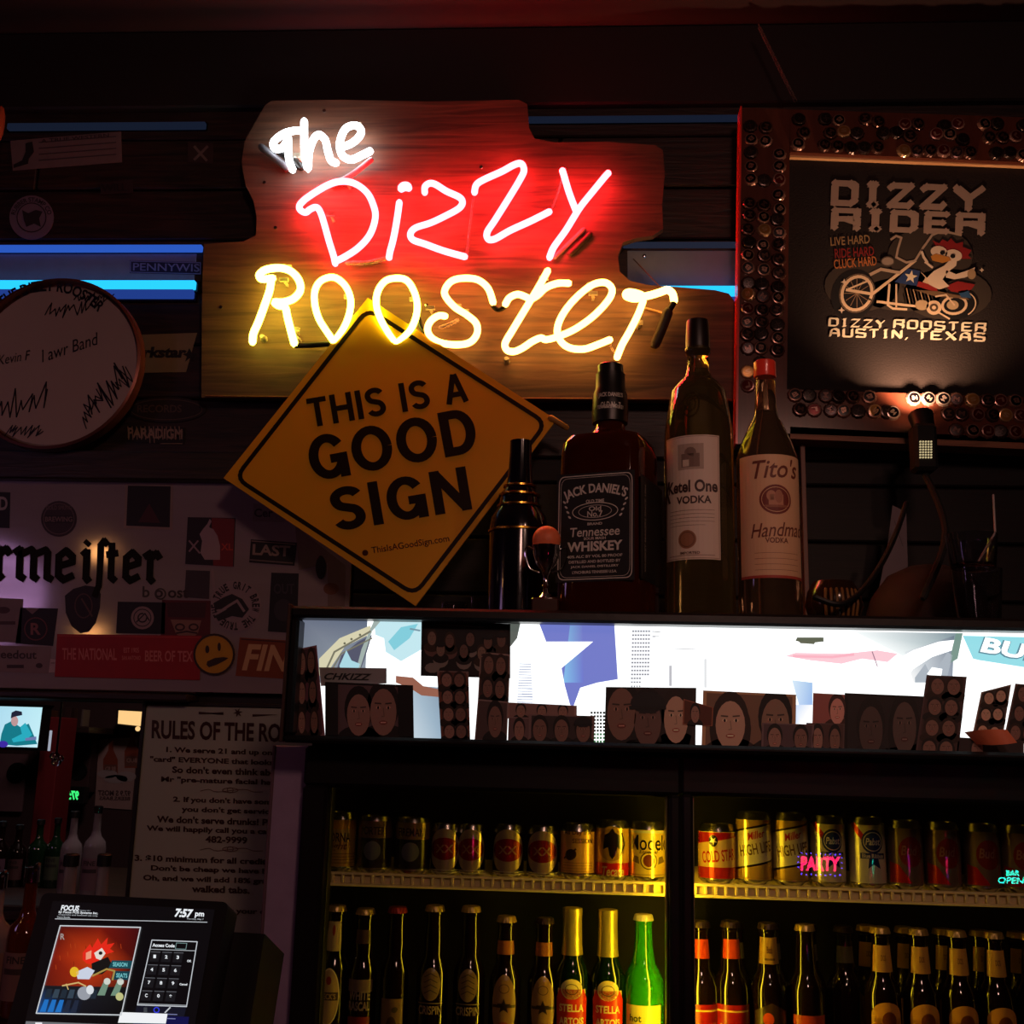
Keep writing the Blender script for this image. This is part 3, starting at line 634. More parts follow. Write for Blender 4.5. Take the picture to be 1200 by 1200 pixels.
r_, pr = stk('oval_sticker', e_, (40, 28, 24), 'dark oval record label sticker below the beige one'); pr.ring(195, 480, 42, 12, 1, (85, 62, 50), 1); pr.text('RECORDS', 187, 479, 52, 9, (85, 62, 50), 2, 0, .02); pr.build('print', None, r_)
r_, pr = stk('metal_band_sticker', [(148, 499), (216, 501), (215, 521), (148, 517)], (30, 20, 18), 'black sticker with spiky pale band lettering PARADIGM')
pr.text('PARADIGM', 182, 508, 64, 12, (150, 120, 100), 2, -1.5, .03)
for x in range(150, 214, 5): pr.line([(x, 500), (x + 1, 519 if x in (175, 180) else 515)], 1, (150, 120, 100), 2)
pr.line([(188, 520), (214, 520)], .8, (150, 120, 100), 2); pr.build('print', None, r_)

# ================================================================ stickers on the mirror panel
YM = 2.1452
def ms_(name, quad, col, label, cat='sticker'): return stk(name, quad, col, label, cat, Y=YM)
r_, pr = ms_('letter_sticker', [(-14, 576), (12, 577), (11, 619), (-14, 618)], (24, 16, 18), 'black sticker with a pale letter D cut off at the left edge'); pr.text('D', 4, 590, 10, 16, (170, 150, 150), 2, 0, .03); pr.build('print', None, r_)
r_, pr = roundsticker('round_badge', 69, 608, 21, (58, 40, 42), 'dark round badge sticker above the blackletter writing', Y=YM)
pr.ring(69, 608, 18, 18, 1, (110, 84, 84), 1); pr.text('COLD SPRING', 69, 595, 30, 5, (110, 84, 84), 2, 0, .02); pr.rect(50, 604, 88, 613, (34, 20, 22), 1); pr.text('BREWING', 69, 608.5, 32, 6, (130, 100, 96), 2); pr.build('print', None, r_)
r_, pr = ms_('tree_photo_sticker', [(147, 566), (203, 567), (202, 621), (145, 619)], (150, 125, 118), 'dark square sticker with pale border and a red cone'); pr.poly([(150, 569), (200, 570), (199, 618), (148, 616)], (26, 14, 16), 1)
pr.poly([(175, 590), (188, 613), (162, 612)], (70, 24, 26), 2); pr.build('print', None, r_)
r_, pr = ms_('batter_sticker', [(220, 606), (276, 607), (274, 664), (217, 661)], (36, 22, 30), 'sticker with a pale batter silhouette over dark blue and red')
pr.poly([(248, 607), (275, 608), (273, 664), (250, 663)], (120, 26, 30), 1)
pr.poly([(238, 620), (243, 614), (246, 608), (248, 611), (245, 618), (250, 620), (255, 628), (258, 640), (258, 656), (240, 656), (235, 648), (237, 634), (234, 626)], (165, 135, 140), 2)
pr.ell(244, 622, 4, 4.5, (165, 135, 140), 3, 10); pr.line([(222, 634), (234, 648)], 2, (150, 120, 130), 2); pr.line([(232, 634), (222, 646)], 2, (150, 120, 130), 2); pr.text('XL', 266, 641, 14, 8, (190, 60, 40), 2); pr.build('print', None, r_)
r_, pr = ms_('small_white_sticker', [(297, 590), (334, 592), (333, 612), (296, 611)], (130, 108, 108), 'pale sticker reading Cer half hidden behind the yellow diamond sign'); pr.text('Cer', 309, 601, 22, 10, (50, 34, 36), 2); pr.build('print', None, r_)
r_, pr = ms_('last_sticker', [(294, 632), (348, 636), (345, 663), (292, 659)], (28, 18, 20), 'black rectangular sticker reading LAST'); pr.text('LAST', 318, 645, 44, 13, (140, 115, 105), 2, -3, .03); pr.line([(295, 634), (346, 638)], 1, (140, 115, 105), 2); pr.line([(293, 656), (343, 660)], 1.4, (110, 90, 84), 2); pr.build('print', None, r_)
r_, pr = ms_('radial_sticker', [(276 + 30 * cos(a * pi / 14), 710 + 30 * sin(a * pi / 14)) for a in range(28)], (150, 125, 130), 'pale round sticker ringed by radial black letters beside the sad face')
for j, chh in enumerate('THE TRUE GRIT BREW THE TRUE'):
    a = pi * 1.15 - j * 2 * pi / 28; x, y = 276 + 24 * cos(a), 710 - 24 * sin(a)
    if chh != ' ': pr.text(chh, x, y, 4.2 if chh != 'I' else 1.4, 9, (34, 22, 26), 2, math.degrees(a) - 90, .04)
pr.poly([(250, 707), (262, 700), (272, 696), (284, 702), (292, 714), (284, 724), (272, 722), (256, 728), (252, 722), (266, 714), (252, 714)], (30, 20, 24), 1)
pr.line([(256, 718), (268, 710), (278, 704), (286, 716)], 3, (150, 125, 130), 2); pr.build('print', None, r_)
r_, pr = ms_('dark_poster_sticker', [(318, 671), (350, 672), (348, 742), (314, 740)], (24, 20, 28), 'dark bluish upright sticker below the yellow diamond sign')
pr.text('OUT', 333, 690, 24, 12, (52, 44, 56), 2); pr.ell(332, 715, 11, 13, (44, 36, 46), 1); pr.build('print', None, r_)
r_, pr = ms_('pale_label', [(-14, 700), (27, 702), (24, 753), (-14, 752)], (132, 108, 108), 'pale sticker with brown marks at the left edge under the purple glow'); pr.ell(4, 715, 8, 4, (80, 52, 54), 1); pr.rect(-10, 728, 18, 732, (80, 52, 54), 1); pr.build('print', None, r_)
r_, pr = ms_('crest_sticker', [(24, 712), (68, 713), (62, 757), (18, 754)], (28, 16, 18), 'black square sticker with a red-ringed letter R'); pr.ring(42, 737, 13, 13, 1.4, (110, 54, 56), 1); pr.text('R', 42, 737, 12, 14, (140, 84, 84), 2, 0, .03); pr.poly([(30, 713), (46, 713), (38, 720)], (130, 100, 104), 2); pr.build('print', None, r_)
r_, pr = ms_('plain_text_sticker', [(-14, 756), (60, 758), (57, 789), (-14, 787)], (142, 116, 116), 'pale sticker reading eedout low on the left'); pr.text('eedout', 22, 767, 42, 10, (66, 46, 48), 2, -1); pr.rect(8, 779, 28, 783, (66, 46, 48), 1); pr.ell(46, 780, 4, 3, (66, 46, 48), 1); pr.build('print', None, r_)
r_, pr = ms_('pick_sticker', [(76, 698), (86, 690), (100, 686), (114, 688), (118, 696), (117, 712), (112, 730), (104, 740), (94, 742), (84, 734), (77, 718)], (34, 20, 22), 'dark pick-shaped sticker hanging under the blackletter writing'); pr.ring(98, 710, 10, 14, 1.5, (84, 52, 48), 1); pr.line([(96, 702), (102, 712), (108, 722)], 2, (90, 58, 52), 2); pr.build('print', None, r_)
r_, pr = ms_('emblem_sticker', [(138, 705), (194, 706), (193, 743), (136, 742)], (26, 15, 18), 'black sticker with a pale round coiled emblem over the red banner'); pr.ell(167, 724, 13.5, 13.5, (150, 122, 122), 1); pr.ring(167, 724, 10, 10, 1, (26, 15, 18), 2); pr.ring(167, 724, 5, 5, 1.6, (26, 15, 18), 2, a0=0, a1=280); pr.line([(160, 729), (170, 719), (175, 727)], 1.4, (26, 15, 18), 2); pr.build('print', None, r_)
r_, pr = ms_('moustache_sticker', [(190, 703), (247, 704), (246, 757), (188, 755)], (92, 22, 26), 'dark red sticker with a pale masked face and moustache')
pr.poly([(200, 726), (236, 727), (232, 742), (222, 752), (216, 753), (206, 742)], (142, 98, 84), 1); pr.ell(211, 735, 6, 4.5, (60, 24, 24), 2); pr.ell(227, 735, 6, 4.5, (60, 24, 24), 2); pr.ell(211, 735, 4, 2.6, (142, 98, 84), 3, 10); pr.ell(227, 735, 4, 2.6, (142, 98, 84), 3, 10); pr.line([(207, 742), (219, 740), (231, 742)], 2, (60, 24, 24), 2); pr.poly([(195, 706), (242, 706), (240, 724), (197, 723)], (64, 18, 22), 1); pr.build('print', None, r_)
r_, pr = stk('beer_banner', [(67, 743), (236, 745), (234, 797), (64, 793)], (160, 20, 26), 'long red banner sticker reading THE NATIONAL BEER OF TEX', Y=2.1438)
RC = (206, 110, 104); pr.text('THE NATIONAL', 105, 766.5, 64, 14, RC, 2, -.6, .02); pr.text('BEER OF TEX', 198, 769, 56, 13, RC, 2, -.6, .02); pr.text('EST 1905', 154, 762, 18, 6, RC, 2); pr.text('SAN ANTONIO', 154, 771, 22, 5, RC, 2); pr.line([(68, 745), (234, 747)], 1, (190, 60, 56), 1); pr.build('print', None, r_)
r_, pr = roundsticker('sad_face_sticker', 251, 767, 24.5, (200, 140, 28), 'yellow round sticker with a crooked sad cartoon face', Y=2.1428)
pr.ring(251, 767, 23.3, 23.3, 2.6, (50, 24, 14), 1); pr.ell(243, 761, 2.4, 4.6, (50, 24, 14), 2); pr.ell(257, 758, 2, 5, (50, 24, 14), 2); pr.poly([(243, 775), (252, 771), (262, 770), (268, 771), (264, 774), (254, 779), (245, 782), (242, 779)], (50, 20, 12), 2); pr.build('print', None, r_)
r_, pr = ms_('orange_sticker', [(281, 747), (345, 751), (343, 796), (276, 792)], (132, 58, 20), 'dark orange sticker with big slanted letters FIN beside the sad face'); pr.text('FIN', 313, 771, 58, 31, (205, 155, 110), 2, -2, .03, .25); pr.line([(283, 749), (344, 753)], 1.5, (70, 24, 12), 1); pr.build('print', None, r_)
r_, pr = ms_('small_label', [(59, 772), (66, 773), (64, 788), (57, 788)], (190, 160, 160), 'tiny pale tag beside the red banner'); pr.line([(60, 777), (64, 777)], .8, (90, 60, 60), 2); pr.build('print', None, r_)
r_, pr = ms_('photo_sticker', [(346, 616), (404, 662), (404, 712), (384, 711), (384, 660), (350, 668)], (120, 96, 92), 'pale torn photo peeping out below the yellow diamond sign'); pr.ell(388, 690, 9, 7, (110, 60, 36), 1); pr.ell(376, 665, 6, 14, (26, 18, 18), 2); pr.build('print', None, r_)
r_, pr = ms_('grey_sticker', [(218, 668), (246, 669), (245, 702), (216, 700)], (60, 46, 52), 'plain dark grey sticker under the batter sticker'); pr.line([(249, 668), (251, 690), (255, 700)], 3, (150, 125, 130), 1); pr.build('print', None, r_)
# loose letters stuck on the mirror
r_ = thing('brand_lettering', P(90, 682, YM), 'large dark blackletter decal reading ermeister on the mirror', 'decal')
pr = Pr(PX(YM - .0004)); DKR = (20, 8, 8)
ws = {'e': .75, 'r': .7, 'm': 1.5, 'i': .45, 'f': .6, 't': .6}
pr.nib('ermei', 36, 661, 142, 34, DKR, 2, -2, .31, 42, .34, ws, .8); pr.nib('f', 118, 660, 13, 38, DKR, 3, -2, .26, 42, .2, ws, .75); pr.nib('ter', 156, 664, 62, 33, DKR, 2, -2, .31, 42, .34, ws, .8); pr.build('lettering', printmat('matt_decal', .95), r_)
r_ = thing('boost_lettering', P(194, 702, YM), 'thin dark letters reading boost on the mirror', 'decal'); pr = Pr(PX(YM - .0004)); pr.text('b o ost', 194, 694, 54, 13, (50, 30, 30), 2, -1, .02); pr.ring(188, 696, 6, 6, 1.6, (50, 30, 30), 2); pr.build('lettering', VINYL, r_)

# ================================================================ framed shirt
YF = 2.06
fr = thing('bottle_cap_frame', P(1040, 515, YF), 'wooden picture frame covered in bottle caps around the black shirt', 'frame')
FW = mat('glossy_red_brown_wood', (96, 50, 36), .22, coat=.4, var=.35, scale=12, stretch=(6, 6, 1))
mf = PX(YF)
def fbox(q, name, m, th=.03, M=mf): return MB().prism([M(*p) for p in q], (0, th, 0)).build(name, m, fr, smooth=False)
fbox([(869, 126), (926, 128), (922, 462), (864, 460)], 'frame_board', FW, .06); fbox([(926, 128), (1330, 142), (1330, 196), (926, 178)], 'frame_board', FW, .06)
fbox([(922, 456), (1330, 470), (1330, 524), (922, 508)], 'frame_board', FW, .06)
fbox([(867.5, 124), (869.5, 124), (864.6, 520), (862, 520)], 'frame_edge', mat('neon_lit_red_edge', (235, 60, 50), .25), .04, PX(YF - .004))  # red neon light on this edge is put into its colour
fbox([(864, 460), (922, 462), (922, 522), (862, 520)], 'frame_board', FW, .06)
fbox([(926, 500), (1330, 520), (1330, 532), (926, 514)], 'frame_batten', wood('frame_batten', (110, 66, 44), (160, 100, 66)), .05)
fbox([(926, 174), (1330, 184), (1330, 200), (926, 184)], 'liner', wood('liner_wood', (205, 150, 100), (232, 180, 126)), .05, PX(YF + .012))
MB().prism([PX(YF + .035)(*p) for p in [(910, 160), (1350, 170), (1350, 490), (910, 480)]], (0, .005, 0)).build('back_panel', BLACK, fr, smooth=False)
# caps
def capmesh(col, ring, glyph):
    M_ = FR((0, 0, 0), (1, 0, 0), (0, 0, 1)); p = Pr(M_); r = .0122; n = 21
    cr, cc_ = lin(ring), lin(col)
    def rg(rr, y, k, wob=0): 
        a = 2 * pi * k / n; q = rr * (1 + wob * (k % 2)); return V((q * cos(a), y, q * sin(a)))
    for k in range(n):
        k2 = (k + 1) % n if n else 0
        ks = (k, k + 1)
        A = [V((.0152 * (1 - .06 * (j % 2)) * cos(2 * pi * j / n), 0, .0152 * (1 - .06 * (j % 2)) * sin(2 * pi * j / n))) for j in ks]
        B = [V((r * cos(2 * pi * j / n), -.005, r * sin(2 * pi * j / n))) for j in ks]; Cc = [V((r * .82 * cos(2 * pi * j / n), -.0054, r * .82 * sin(2 * pi * j / n))) for j in ks]
        for quad, c in (([A[0], A[1], B[1], B[0]], cr), ([B[0], B[1], Cc[1], Cc[0]], cr), ([Cc[0], Cc[1], V((0, -.0056, 0))], cc_)):
            m0 = len(p.v); p.v += quad; p.f.append(tuple(range(m0, m0 + len(quad)))); p.c += [(*c, 1)] * len(quad)
    M_.O = V((0, -.0058, 0))
    p.text(glyph, 0, 0, .011, .009, ring, 1, 0, .04)
    o = p.build('t', printmat('cap_enamel', .22, metal=.55)); me = o.data; bpy.data.objects.remove(o); return me
caps = [capmesh(*a) for a in (((24, 16, 16), (150, 110, 95), 'B'), ((36, 20, 18), (90, 60, 52), 'M'), ((92, 20, 20), (150, 110, 100), 'L'), ((170, 120, 60), (190, 150, 110), 'S'), ((18, 14, 20), (180, 160, 150), '84'), ((40, 28, 24), (60, 44, 40), 'X'), ((210, 200, 190), (40, 36, 36), 'Z'))]
random.seed(11)
def cap(px, py, k=None, Y=YF):
    o = link('bottle_cap', caps[k if k is not None else random.choice((0, 0, 1, 1, 1, 2, 5, 5, 3))], fr)
    o.location = mf(px, py) - fr.location; o.rotation_euler = (random.uniform(-.12, .12), random.uniform(0, 6.2), random.uniform(-.12, .12))
for r in range(21):
    y = 148 + r * 15.2
    for c in range(3):
        if (r in (2, 3, 5) and c == 1) or (r == 5 and c == 0) or (r < 2 and c == 2) or (r > 17 and c == 2) or (r == 18 and c == 0): continue
        cap(879 + c * 17.5 - r * .22 + random.uniform(-1.5, 1.5), y + c * 2 + random.uniform(-2.5, 2.5))
for i in range(20):
    if i not in (1, 7, 14): cap(935 + i * 15.5, 171 + i * .55 + random.uniform(-2, 2))
    if i % 4 != 1: cap(942 + i * 15.5, 155 + i * .5 + random.uniform(-3, 3))
    if i % 3 != 1: cap(936 + i * 15.5, 140 + i * .5 + random.uniform(-3, 3))
ct = {1063: 3, 1083: 4, 1102: 4}
for i in range(20):
    x = 931 + i * 17.3 + random.uniform(-2, 2)
    if not 1030 < x < 1055: cap(x, 463 + (x - 925) * .028, 4 if 1058 < x < 1110 else None)
    if not 1040 < x < 1100: cap(x + 6, 480 + (x - 925) * .028)
    if x > 1110: cap(x, 499 + (x - 925) * .028)
cap(1025, 482, 3); cap(1046, 484, 4)
# shirt
mt = PX(YF + .02)
shirt = thing('shirt_display', mt(1060, 455), 'black shirt printed DIZZY RIDER with a rooster on a motorcycle', 'shirt')
ROWS, COLS = 12, 16; vs_ = []; fs_ = []
for i in range(ROWS + 1):
    for j in range(COLS + 1):
        u = 924 - i * .25 + j * 26; v = 182 + (j * 26) * .031 + i * 23
        v += (3 * sin(j * 1.3) if i == 0 else 0); q = mt(u, v); q.y += .0 if 0 < j < COLS and 0 < i < ROWS else .002; vs_.append(q)
for i in range(ROWS):
    for j in range(COLS): a = i * (COLS + 1) + j; fs_.append((a, a + 1, a + COLS + 2, a + COLS + 1))
MB().add(vs_, fs_).build('cloth', mat('black_cotton', (36, 27, 25), .9, bump=.4, scale=300, var=.2), shirt)
pr = Pr(PX(YF + .02, off=.001)); G = (188, 162, 142); RT = -1.9
pr.nib('DIZZY', 1064, 230, 172, 23, G, 2, -2.4, .42, 45, .5, {'D': .8, 'I': .4, 'Z': .8, 'Y': 1.0}, .75, .22); pr.nib('RIDER', 1064, 260, 172, 20, G, 2, -2.2, .42, 45, .5, {'D': .8, 'I': .4, 'R': .85, 'E': .7}, .75, .22)
pr.text('LIVE HARD', 996, 282, 46, 10, (176, 140, 92), 2, 4, .01); pr.text('RIDE HARD', 1001, 296, 46, 11, (150, 34, 30), 2, 4, .01); pr.text('CLUCK HARD', 1002, 308, 50, 11, (205, 120, 60), 2, 5, .01)
CR = (235, 205, 165); DG = (62, 52, 42); BLK = (14, 10, 9)
for (x, y, a, b) in ((1010, 335, 44, 30), (1090, 300, 50, 34), (1110, 345, 52, 30), (1060, 345, 50, 20)): pr.ell(x, y, a, b, DG, 0, 24)
pr.ell(1000, 345, 26, 30, BLK, 1, 28, 20); pr.ring(1004, 344, 17, 20, 3.6, CR, 2, 28, 25); pr.ring(1004, 344, 20, 23, 1, (120, 100, 80), 2, 28, 25)
for a in range(0, 180, 30): pr.line([(1004 - 15 * cos(R(a)), 344 - 17 * sin(R(a))), (1004 + 15 * cos(R(a)), 344 + 17 * sin(R(a)))], .8, (150, 120, 90), 2)
pr.line([(992, 340), (1022, 345), (1062, 314), (1072, 306)], 3.4, CR, 3); pr.line([(992, 340), (1016, 330)], 2, CR, 3); pr.line([(1020, 322), (1032, 316), (1054, 320)], 3.6, (200, 175, 145), 3)
pr.ell(1040, 307, 7.5, 5.5, (170, 150, 130), 4); pr.ring(1040, 307, 7.5, 5.5, 1.2, (90, 76, 62), 5)
pr.line([(1044, 281), (1050, 277), (1056, 279), (1052, 292), (1050, 302), (1062, 308), (1072, 306), (1082, 290), (1092, 276), (1104, 271), (1126, 276)], 2.6, (190, 165, 140), 3)
pr.poly([(1048, 331), (1064, 315), (1078, 318), (1084, 326), (1078, 336), (1064, 334)], (38, 62, 110), 4); pr.poly([(1078, 318), (1086, 326), (1100, 334), (1094, 340), (1074, 336)], CR, 4); pr.poly([(1076, 330), (1096, 336), (1100, 344), (1074, 336)], (160, 34, 30), 5)
def star(pr, x, y, r, col, L, rot=0, n=5, k=.42): pr.poly([(x + (r if i % 2 == 0 else r * k) * sin(R(rot) + i * pi / n), y - (r if i % 2 == 0 else r * k) * cos(R(rot) + i * pi / n)) for i in range(2 * n)], col, L)
star(pr, 1067, 325, 8, (240, 225, 190), 6, 10)
pr.line([(1042, 334), (1040, 358), (1046, 362), (1062, 363)], 2.6, CR, 5); pr.line([(1050, 334), (1050, 360)], 2, CR, 5); pr.line([(1028, 354), (1060, 358), (1100, 362)], 3, CR, 5)
for j in range(9): pr.line([(1058 + j * 4, 338 + j * .6), (1062 + j * 4, 356)], 1.2, (180, 150, 112) if j % 2 else (60, 46, 34), 5)
pr.ell(1094, 361, 9, 8.5, CR, 6); pr.ell(1094, 361, 5, 4.6, (90, 70, 50), 7); pr.ell(1094, 361, 2.4, 2.2, CR, 8); pr.ell(1080, 358, 8, 6, (200, 172, 130), 6)
pr.ell(1122, 357, 24, 18, BLK, 4, 24, -10); pr.ring(1118, 358, 14, 10, 3, CR, 5, 24, -8); pr.ell(1116, 358, 7, 5.4, (200, 172, 130), 6); pr.ring(1122, 357, 21, 15.5, 1.4, CR, 5, 24, -8, -60, 60); pr.line([(1100, 367), (1112, 374)], 2, CR, 6)
pr.line([(1096, 348), (1108, 346), (1118, 358)], 2, CR, 7)
pr.poly([(1070, 340), (1100, 342), (1130, 348), (1136, 352), (1124, 350), (1096, 348)], (120, 92, 62), 6)
pr.poly([(1108, 336), (1122, 330), (1142, 334), (1138, 340), (1126, 344), (1114, 342)], (150, 30, 28), 7); pr.poly([(1122, 342), (1134, 340), (1138, 350), (1126, 349)], (40, 80, 120), 7)
WH = (238, 215, 185)
pr.poly([(1086, 326), (1094, 318), (1106, 312), (1112, 306), (1116, 298), (1122, 300), (1120, 312), (1110, 320), (1104, 328), (1112, 336), (1100, 340), (1088, 334)], WH, 8)
pr.poly([(1108, 317), (1120, 322), (1132, 318), (1142, 314), (1140, 322), (1130, 326), (1118, 328), (1108, 326)], WH, 8); pr.line([(1086, 308), (1082, 302), (1080, 296)], 3, WH, 8); pr.line([(1084, 308), (1092, 314)], 2.6, WH, 8)
pr.poly([(1092, 282), (1100, 286), (1104, 281), (1110, 284), (1114, 280), (1120, 286), (1128, 284), (1128, 290), (1138, 294), (1134, 300), (1138, 304), (1126, 304), (1112, 296), (1098, 292)], (150, 26, 26), 7)
pr.ell(1100, 296, 10, 7, WH, 9, 16, 10); pr.ell(1117, 300, 10, 7, WH, 9, 16, 10); pr.poly([(1090, 301), (1096, 298), (1112, 302), (1114, 306), (1104, 309), (1092, 306)], (205, 135, 50), 10); pr.ell(1104, 297, 3, 2.6, BLK, 11, 8); pr.ell(1116, 301, 3, 2.6, BLK, 11, 8)
pr.ell(1138, 322, 5, 6, (180, 150, 110), 9); star(pr, 989, 331, 4, WH, 6, 0, 4, .4); star(pr, 986, 364, 4, WH, 6, 0, 4, .4); star(pr, 1150, 317, 3, WH, 6, 0, 4, .4)
LIT_INK = (250, 238, 205)  # clamp lamp's brightening of the lower lettering, put into the ink colour
pr.nib('DIZZY', 1004, 379, 64, 8.5, LIT_INK, 3, -2.6, .34, 42, .45, {'I': .5}); pr.nib('ROOSTER', 1101, 382, 106, 9, LIT_INK, 3, -2.4, .34, 42, .45)
pr.nib('AUSTIN,', 1019, 391, 92, 9, LIT_INK, 3, -1.6, .34, 42, .45, {'I': .5, ',': .3}); pr.nib('TEXAS', 1114, 394, 78, 9, LIT_INK, 3, -2.2, .34, 42, .45)
pr.build('shirt_print', printmat('plastisol_ink', .7), shirt)
# ================================================================ lamp shining up the shirt
lamp = thing('clip_lamp', P(1085, 700, 1.9), 'black clamp lamp under the framed shirt with a small glowing vent grid', 'lamp')
h = P(1080, 492, 2.0); hd = V((-.06, .42, 1)).normalized()
ax = (mt(1058, 405) - h).normalized()
MB().lathe(h - ax * .03, [(.012, 0), (.018, .004), (.021, .03), (.022, .04), (.020, .04), (.018, .03), (.008, .012)], 28, axis=ax).build('lamp_head', BLACK, lamp)
MB().sphere(h - ax * .004, .008, 12).build('bulb', emit('halogen_bulb', (1, .5, .24), 60), lamp)
light('SPOT', 'shirt_lamp_beam', h + ax * .022, 7.5, (1, .56, .33), .01, P(1066, 330, 2.11), 116)
bb = P(1086, 524, 1.93)
MB().box(bb + V((-.02, 0, -.04)), bb + V((.02, .04, .045)), .006).build('driver_housing', mat('matte_black', (8, 7, 7), .8), lamp, smooth=False)
VG = emit('warm_vent_glow', (1, .8, .42), .55)
gm = MB()
for i in range(5):
    for j in range(7):
        c = PX(1.9285)(1078.5 + i * 3.2, 517.5 + j * 3.1); gm.lathe(c, [(.0016, -.001), (.0016, .001)], 8, axis=(0, 1, 0))
T(gm.build('vent_grid', VG, lamp), 'grid of tiny glowing vent holes')
MB().tube(smooth_path([bb + V((0, .03, -.03)), bb + V((.005, -.06, -.16)), P(1082, 700, 1.79)], 5), .006, 8).build('stem', mat('matte_black', (8, 7, 7), .8), lamp)
MB().tube([h - ax * .03, bb + V((-.006, .02, .04))], .008, 8).build('swivel', BLACK, lamp)

# ================================================================ beverage cooler
YH = 1.60
zt = P(700, 717, YH).z; zb = P(700, 879, YH).z; xl = P(338, 790, YH).x; xr = 1.25
zi1 = P(700, 731, YH).z; zi0 = P(700, 870, YH).z; xi = P(349, 790, YH).x
YG = 1.66; ZF = .04
xc0 = P(352, 1000, YG).x
cool = thing('beverage_cooler', ((xl + xr) / 2, 1.9, 0), 'tall black glass-door beer cooler with a backlit header full of photos', 'cooler')
CBK = mat('cooler_black_enamel', (22, 18, 18), .35, bump=.1, scale=80); CIN = mat('cooler_dark_liner', (26, 23, 20), .6)
bx('header_back', (xl, YH + .03, zb), (xr, 2.13, zt - .012), CBK, cool)
for q in (((xl, YH - .012, zi1), (xr, YH + .028, zt)), ((xl, YH - .012, zb), (xr, YH + .028, zi0)), ((xl, YH - .012, zi0), (xi, YH + .028, zi1)), ((xr - .03, YH - .012, zi0), (xr, YH + .05, zi1))): bx('header_frame', *q, CBK, cool, .004)
bx('corner_trim', (xl - .004, YH - .013, zi0 - .01), (xl + .001, YH + .05, zt + .002), mat('worn_aluminium', (120, 95, 85), .35, .8), cool, .001)
bx('cabinet_top_rail', (xc0, YG + .03, zb - .045), (xr, 2.12, zb + .02), CBK, cool)
bx('cabinet_back', (xc0, 2.08, ZF), (xr, 2.12, zb), CIN, cool); bx('cabinet_side', (xc0, YG + .03, ZF), (xc0 + .006, 2.1, zb), CBK, cool); bx('cabinet_side', (xr - .02, YG + .03, ZF), (xr, 2.1, zb), CBK, cool)
bx('base', (xc0, YG + .03, ZF), (xr, 2.1, .2), CBK, cool)
bx('inner_ceiling', (xc0 + .02, YG + .03, P(600, 905, YG).z), (xr - .02, 2.08, zb - .04), CIN, cool)
for fx in (xc0 + .05, xr - .05): MB().lathe((fx, 1.75, 0), [(.02, 0), (.02, .04)], 12).build('foot', BLACK, cool)
def door(x0, x1, gx0, gx1):
    z1 = zb - .004; g1 = P((gx0 + gx1) / 2, 926 if gx0 < 700 else 943, YG).z; g0 = .32
    a = P(gx0, 1000, YG).x; b = P(gx1, 1000, YG).x
    o = bx('door', (x0, YG - .01, g1), (x1, YG + .03, z1), CBK, cool, .004)
    bx('door_rail', (x0, YG - .01, .2), (x1, YG + .03, g0), CBK, o, .004); bx('door_stile', (x0, YG - .01, g0), (a, YG + .03, g1), CBK, o, .004); bx('door_stile', (b, YG - .01, g0), (x1, YG + .03, g1), CBK, o, .004)
    lip = mat('aluminium_lip', (190, 180, 160), .35, .6)
    bx('inner_lip', (b - .0035, YG + .012, g0), (b, YG + .034, g1), lip, o, .0005); bx('inner_lip', (a, YG + .012, g0), (a + .003, YG + .034, g1), DARKM if gx0 < 700 else lip, o, .0005); bx('inner_lip', (a, YG + .012, g1 - .003), (b, YG + .034, g1), DARKM, o, .0005)
    T(MB().box((a, YG + .004, g0), (b, YG + .008, g1)).build('glass_pane', PANE, o, smooth=False), 'clear glass door pane with faint reflections')
    return o
PANE = panemat()
xm = P(798, 1000, YG).x
door(xc0, xm - .0001, 381, 784); door(xm + .0001, xr, 812, 1700)
MB().tube([(xm - .012, YG - .04, .75), (xm - .012, YG - .04, .98)], .008, 10).build('handle', DARKM, cool)
lampy = YG + .048
MB().lathe((xm, lampy, .3), [(.0085, 0), (.0085, 1.06)], 12).build('fluorescent_tube', emit('cooler_tube', (1, .66, .02), 26), cool)
zsh = P(600, 1031, 1.745).z
SH = mat('cream_shelf_plastic', (228, 205, 150), .5); zsh2 = zsh - .30
for zz in (zsh, zsh2, zsh2 - .32):
    s_ = MB()
    for q in range(22): s_.box((xc0 + .03, 1.765 + q * .014, zz - .006), (xr - .03, 1.769 + q * .014, zz - .001))
    shf = s_.build('shelf', SH, cool, smooth=False)
    bx('price_rail', (xc0 + .022, 1.744, zz - .013), (xr - .022, 1.750, zz + .003), SH, shf, .001)
    bx('rail_lip', (xc0 + .022, 1.736, zz - .0155), (xr - .022, 1.746, zz - .0115), SH, shf, .001); bx('rail_lip', (xc0 + .022, 1.738, zz + .000), (xr - .022, 1.746, zz + .004), SH, shf, .001)
    if zz == zsh:
        tm = None; x = xc0 + .03
        while x < xr - .04:
            if tm is None: t0 = bx('rail_tab', (x, 1.7375, zz - .0115), (x + .0045, 1.7445, zz + .0005), SH, shf, .0008); tm = t0.data; bx0 = x
            else:
                t1 = link('rail_tab', tm, shf); t1.location = (x - bx0, 0, 0)
            x += .0148
